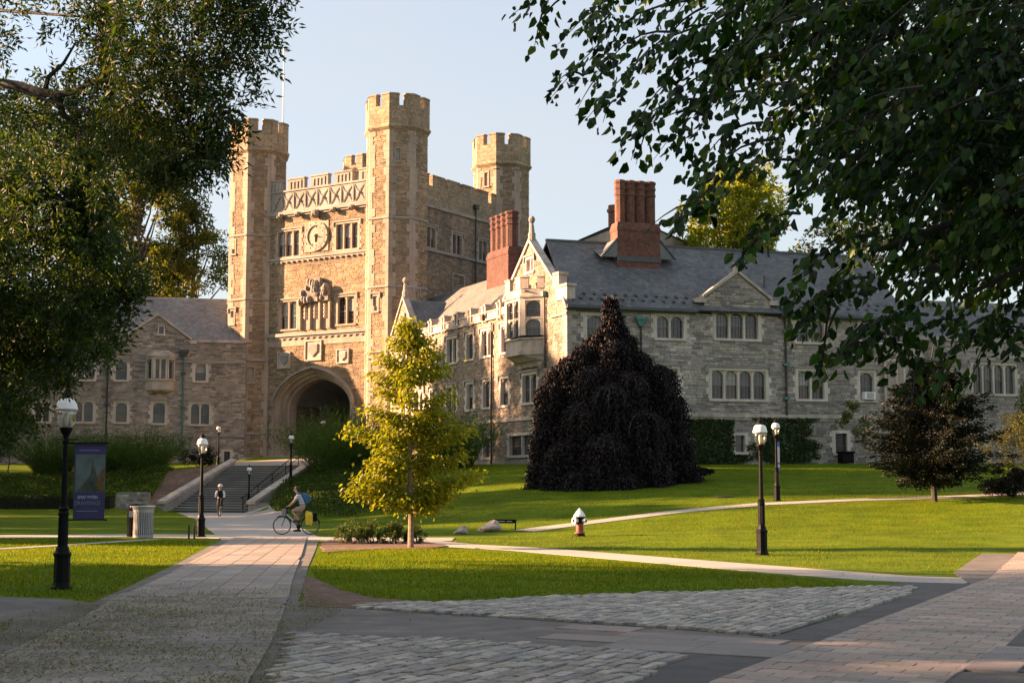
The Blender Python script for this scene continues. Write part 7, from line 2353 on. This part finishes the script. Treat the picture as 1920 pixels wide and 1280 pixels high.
def bicycle(label, loc, rot, panniers=True):
    t = thing('bicycle', (0, 0, 0), label, 'bicycle')
    for ax in (-.53, .53):
        w = torus((ax, 0, .345), .325, .019).build('wheel', tyre_m, t, smooth=True)
        torus((ax, 0, .345), .302, .011, 40, 5).build('rim', alu, w, smooth=True)
        h_ = MB(); h_.tube([(ax, -.05, .345), (ax, .05, .345)], .025, 8); h_.build('hub', alu, w)
        for k in range(14):
            a = 2 * math.pi * k / 14
            s = MB(); s.tube([(ax + .02 * math.cos(a + 1), .03 * (-1) ** k, .345 + .02 * math.sin(a + 1)), (ax + .3 * math.cos(a), 0, .345 + .3 * math.sin(a))], .0022, 3); s.build('spoke', alu, w)
    m = MB()
    bbx, st, ht_, hb_ = (-.09, 0, .30), (-.26, 0, .86), (.36, 0, .90), (.40, 0, .74)
    m.tube([bbx, st], .016, 8); m.tube([bbx, hb_], .019, 8); m.tube([st, (.365, 0, .86)], .016, 8); m.tube([ht_, hb_], .02, 8)
    for s in (-1, 1):
        m.tube([(-.11, .03 * s, .30), (-.53, .06 * s, .345)], .010, 6); m.tube([(-.245, .02 * s, .82), (-.53, .06 * s, .345)], .009, 6)
    m.build('frame', bike_c, t)
    f = MB()
    for s in (-1, 1): f.tube([(.395, .05 * s, .74), (.45, .055 * s, .55), (.53, .055 * s, .345)], [.014, .013, .009], 6)
    f.tube([(.40, -.05, .74), (.40, .05, .74)], .014, 6); f.build('fork', bike_c, t)
    hbm = MB(); hbm.tube([(.36, 0, .9), (.345, 0, 1.0)], .015, 6)
    hbm.tube([(.28, -.27, 1.04), (.33, -.2, 1.03), (.35, 0, 1.01), (.33, .2, 1.03), (.28, .27, 1.04)], .013, 6); hbm.build('handlebar', iron, t)
    sd = MB(); sd.tube([st, (-.285, 0, .94)], .014, 6)
    sd.loft([[(-.42, -.07, .955), (-.42, .07, .955), (-.42, .07, .985), (-.42, -.07, .985)], [(-.30, -.06, .95), (-.30, .06, .95), (-.30, .06, .99), (-.30, -.06, .99)], [(-.14, -.015, .95), (-.14, .015, .95), (-.14, .015, .98), (-.14, -.015, .98)]], True, True); sd.build('saddle', iron, t)
    cr = MB(); cr.lathe([(.09, -.004), (.09, .004)], (0, 0, 0), 16)
    crv = MB(); crv.tube([(-.09, .05, .30), (-.09, .055, .47)], .011, 5); crv.tube([(-.09, -.05, .30), (-.09, -.055, .13)], .011, 5)
    crv.box(-.14, -.04, .06, .14, .465, .485); crv.box(-.14, -.04, -.14, -.06, .12, .14)
    k_ = [(-.09 + .09 * math.cos(a * math.pi / 9), -.045, .30 + .09 * math.sin(a * math.pi / 9)) for a in range(18)]
    crv.prism(k_, [(x, y + .006, z) for x, y, z in k_]); crv.build('crank', iron, t)
    fd = MB()
    for ax, a0, a1 in ((-.53, 20, 170), (.53, 60, 175)):
        pts = [(ax + .365 * math.cos(R(a)), 0, .345 + .365 * math.sin(R(a))) for a in range(a0, a1 + 1, 15)]
        fd.tube(pts, .016, 4)
    fd.build('mudguard', iron, t)
    if panniers:
        rk = MB(); rk.tube([(-.28, 0, .78), (-.75, 0, .78)], .01, 5); rk.box(-.75, -.32, -.06, .06, .765, .78); rk.build('rack', iron, t)
        for s in (-1, 1):
            p = MB()
            y0, y1 = (.07 * s, .21 * s)
            yl, yh = min(y0, y1), max(y0, y1)
            p.loft([[(-.60, yl, .36), (-.40, yl, .36), (-.40, yh, .36), (-.60, yh, .36)], [(-.63, yl, .45), (-.36, yl, .45), (-.36, yh, .45), (-.63, yh, .45)], [(-.63, yl, .74), (-.35, yl, .76), (-.35, yh, .74), (-.63, yh, .72)], [(-.58, yl + .03, .84), (-.37, yl + .03, .90), (-.37, yh - .04, .9), (-.58, yh - .04, .82)]], True, True)
            p.build('pannier', yellow_m if s > 0 else grey_m, t, bevel=.02)
        g = MB(); g.box(-.78, -.62, -.12, .12, .5, .82); g.build('rear_bag', iron, t, bevel=.03)
        g = MB(); g.loft([[(.40, -.12, .68), (.52, -.12, .70), (.52, .12, .70), (.40, .12, .68)], [(.38, -.14, .98), (.54, -.14, .95), (.54, .14, .95), (.38, .14, .98)]], True, True); g.build('front_bag', grey_m, t, bevel=.03)
    t.location = loc; t.rotation_euler = (0, 0, rot)
    return t

def hand(mb, c, sgn):
    """palm on the grip with four curled fingers and a thumb"""
    x, y, z = c
    mb.ball((x - .02, y, z + .012), .042, 8, 6, (1.0, .95, .62))
    for k in range(4):
        yy = y + (k - 1.5) * .021
        Lk = (.9, 1.0, .95, .78)[k]
        mb.tube([(x + .005, yy, z + .028), (x + .035 * Lk, yy, z + .022), (x + .042 * Lk, yy, z - .006), (x + .022, yy, z - .022)], [.0105, .0105, .0095, .008], 6)
    mb.tube([(x - .035, y - sgn * .02, z + .01), (x - .02, y - sgn * .05, z - .005), (x + .012, y - sgn * .052, z - .016)], [.013, .011, .008], 6)

def rider(label, loc, rot, style):
    t = thing('person', (0, 0, 0), label, 'person')
    hip, chest, neck, head = Vector((-.28, 0, 1.05)), Vector((-.13, 0, 1.38)), Vector((-.05, 0, 1.53)), Vector((0, 0, 1.68))
    V = [hip, Vector((-.22, 0, 1.2)), chest, neck, head + Vector((-.01, 0, -.06)), head + Vector((.01, 0, .03)), head + Vector((-.01, 0, .10))]
    Rd = [(.15, .11), (.14, .10), (.16, .11), .055, (.075, .085), (.085, .10), .05]
    E = [(0, 1), (1, 2), (2, 3), (3, 4), (4, 5), (5, 6)]
    arms = {}
    legs = {}
    hx = .30
    for s in (-1, 1):
        sh = Vector((-.08, .17 * s, 1.46)); el = Vector((.10, .25 * s, 1.22)); wr = Vector((hx - .05, .235 * s, 1.085))
        i = len(V); V += [sh, el, wr, wr + Vector((.045, 0, -.012))]; Rd += [.058, .042, .030, .034]; E += [(2, i), (i, i + 1), (i + 1, i + 2), (i + 2, i + 3)]
        arms[s] = (sh, el, wr)
        hp = Vector((-.26, .09 * s, 1.0))
        kn, an, toe = ((Vector((.16, .10, .90)), Vector((-.10, .10, .56)), Vector((.03, .11, .505))) if s > 0 else (Vector((.06, -.10, .60)), Vector((-.12, -.10, .20)), Vector((.02, -.11, .16))))
        i = len(V); V += [hp, kn, an, toe]; Rd += [.085, .058, .038, .036]; E += [(0, i), (i, i + 1), (i + 1, i + 2), (i + 2, i + 3)]
        legs[s] = (hp, kn, an, toe)
    body = skinned('body', V, E, Rd, skin, t)
    for s in (-1, 1):
        hm = MB(); hand(hm, (hx, .245 * s, 1.055), s); hm.build('hand', skin if style == 1 else vest_m, t, smooth=True)
    # face
    fm = MB(); fm.tube([head + Vector((.085, 0, .035)), head + Vector((.118, 0, -.005)), head + Vector((.09, 0, -.015))], [.012, .016, .010], 6); fm.build('nose', skin, t)
    for s in (-1, 1):
        e = MB(); e.ball(tuple(head + Vector((.082, .034 * s, .035))), .011, 6, 5); e.build('eye', shoe_m, t)
        e = MB(); e.ball(tuple(head + Vector((-.01, .088 * s, .015))), .028, 6, 5, (.8, .4, 1.2)); e.build('ear', skin, t)
    mo = MB(); mo.tube([head + Vector((.088, -.022, -.048)), head + Vector((.094, 0, -.05)), head + Vector((.088, .022, -.048))], .006, 5); mo.build('mouth', solid('lip', (.3, .12, .1), .6), t)
    if style == 1:
        hr = MB(); hr.ball(tuple(head + Vector((-.02, 0, .055))), .118, 12, 8, (1.0, .9, .86)); hr.ball(tuple(head + Vector((-.055, 0, -.005))), .09, 10, 7, (.8, .95, 1.1)); hr.build('hair', hairm, t, smooth=True)
    else:
        hr = MB(); hr.lathe([(.135, .02), (.14, .05), (.125, .11), (.08, .16), (.02, .175)], tuple(head + Vector((-.01, 0, .01))), 14); hr.build('helmet', helmet_m, t, smooth=True)
        hr = MB(); hr.ball(tuple(head + Vector((-.04, 0, .0))), .095, 10, 7, (.9, .98, 1.05)); hr.build('hair', hairm, t, smooth=True)
    # clothes over the body
    tV = [hip + Vector((0, 0, .02)), Vector((-.22, 0, 1.2)), chest, Vector((-.075, 0, 1.49))]; tR = [(.175, .135), (.165, .125), (.18, .13), (.10, .09)]; tE = [(0, 1), (1, 2), (2, 3)]
    for s in (-1, 1):
        sh, el, wr = arms[s]; i = len(tV)
        if style == 1: tV += [sh, sh.lerp(el, .62)]; tR += [.082, .072]; tE += [(2, i), (i, i + 1)]
        else: tV += [sh]; tR += [.085]; tE += [(2, i)]
    skinned('shirt' if style == 1 else 'vest', tV, tE, tR, shirt_s if style == 1 else vest_m, t)
    if style == 2:
        for s in (-1, 1):
            sh, el, wr = arms[s]; skinned('sleeve', [sh, el, wr], [(0, 1), (1, 2)], [.075, .066, .05], sleeve_m, t)
    pV = [hip + Vector((0, 0, .05)), hip + Vector((.02, 0, -.06))]; pR = [(.165, .13), (.15, .13)]; pE = [(0, 1)]
    for s in (-1, 1):
        hp, kn, an, toe = legs[s]; i = len(pV)
        if style == 1: pV += [hp.lerp(kn, .3), hp.lerp(kn, .78)]; pR += [.108, .092]; pE += [(1, i), (i, i + 1)]
        else: pV += [hp.lerp(kn, .3), kn, an]; pR += [.105, .08, .055]; pE += [(1, i), (i, i + 1), (i + 1, i + 2)]
    skinned('shorts' if style == 1 else 'trousers', pV, pE, pR, short_m if style == 1 else trouser_m, t)
    for s in (-1, 1):
        hp, kn, an, toe = legs[s]
        f = MB(); d_ = (toe - an); a = an + Vector((-.05, 0, -.05)); b = toe + Vector((.10, 0, -.01))
        f.tube([a, a.lerp(b, .4) + Vector((0, 0, .012)), a.lerp(b, .75), b], [.045, .05, .043, .026], 8); f.build('shoe', shoe_m, t, smooth=True)
    t.location = loc; t.rotation_euler = (0, 0, rot)
    return t

def backpack(label, loc, rot):
    t = thing('backpack', (0, 0, 0), label, 'backpack')
    m = MB()
    A = Vector((-.34, 0, 1.13)); B = Vector((-.19, 0, 1.55)); n = Vector((-.92, 0, .33)).normalized()
    L = []
    for tt, w, d_ in ((0, .12, .12), (.15, .15, .19), (.6, .15, .2), (.9, .13, .15), (1.0, .09, .08)):
        c = A.lerp(B, tt) + n * .02
        L.append([tuple(c + Vector((0, -w, 0))), tuple(c + Vector((0, w, 0))), tuple(c + n * d_ + Vector((0, w * .85, 0))), tuple(c + n * d_ + Vector((0, -w * .85, 0)))])
    m.loft(L, True, True); m.build('bag', pack_m, t, bevel=.03)
    p = MB(); c = A.lerp(B, .3) + n * .2
    p.loft([[tuple(c + Vector((0, y, z))) for y, z in ((-.1, -.1), (.1, -.1), (.1, .1), (-.1, .1))], [tuple(c + n * .05 + Vector((0, y, z))) for y, z in ((-.08, -.08), (.08, -.08), (.08, .08), (-.08, .08))]], True, True); p.build('pocket', pack_m, t)
    for s in (-1, 1):
        st = MB(); st.tube([(-.2, .11 * s, 1.56), (-.05, .12 * s, 1.55), (.04, .12 * s, 1.42), (-.08, .13 * s, 1.25), (-.27, .12 * s, 1.18)], .016, 5); st.build('strap', pack_m, t)
    t.location = loc; t.rotation_euler = (0, 0, rot)
    return t
c1 = gnd(555, 1003)
z1_ = .022
bicycle('dark touring bicycle with yellow pannier crossing the walk', (c1[0], c1[1], z1_), math.pi + .05)
rider('person in striped shirt and khaki shorts cycling left across the walk', (c1[0], c1[1], z1_), math.pi + .05, 1)
backpack('blue backpack on the cyclist in the striped shirt', (c1[0], c1[1], z1_), math.pi + .05)
c2 = gnd(412, 969)
bicycle('bicycle under the rider in the white helmet near the steps', (c2[0], c2[1], .018), -math.pi / 2 + .12, False)
rider('person in dark vest and white helmet cycling near the steps', (c2[0], c2[1], .018), -math.pi / 2 + .12, 2)
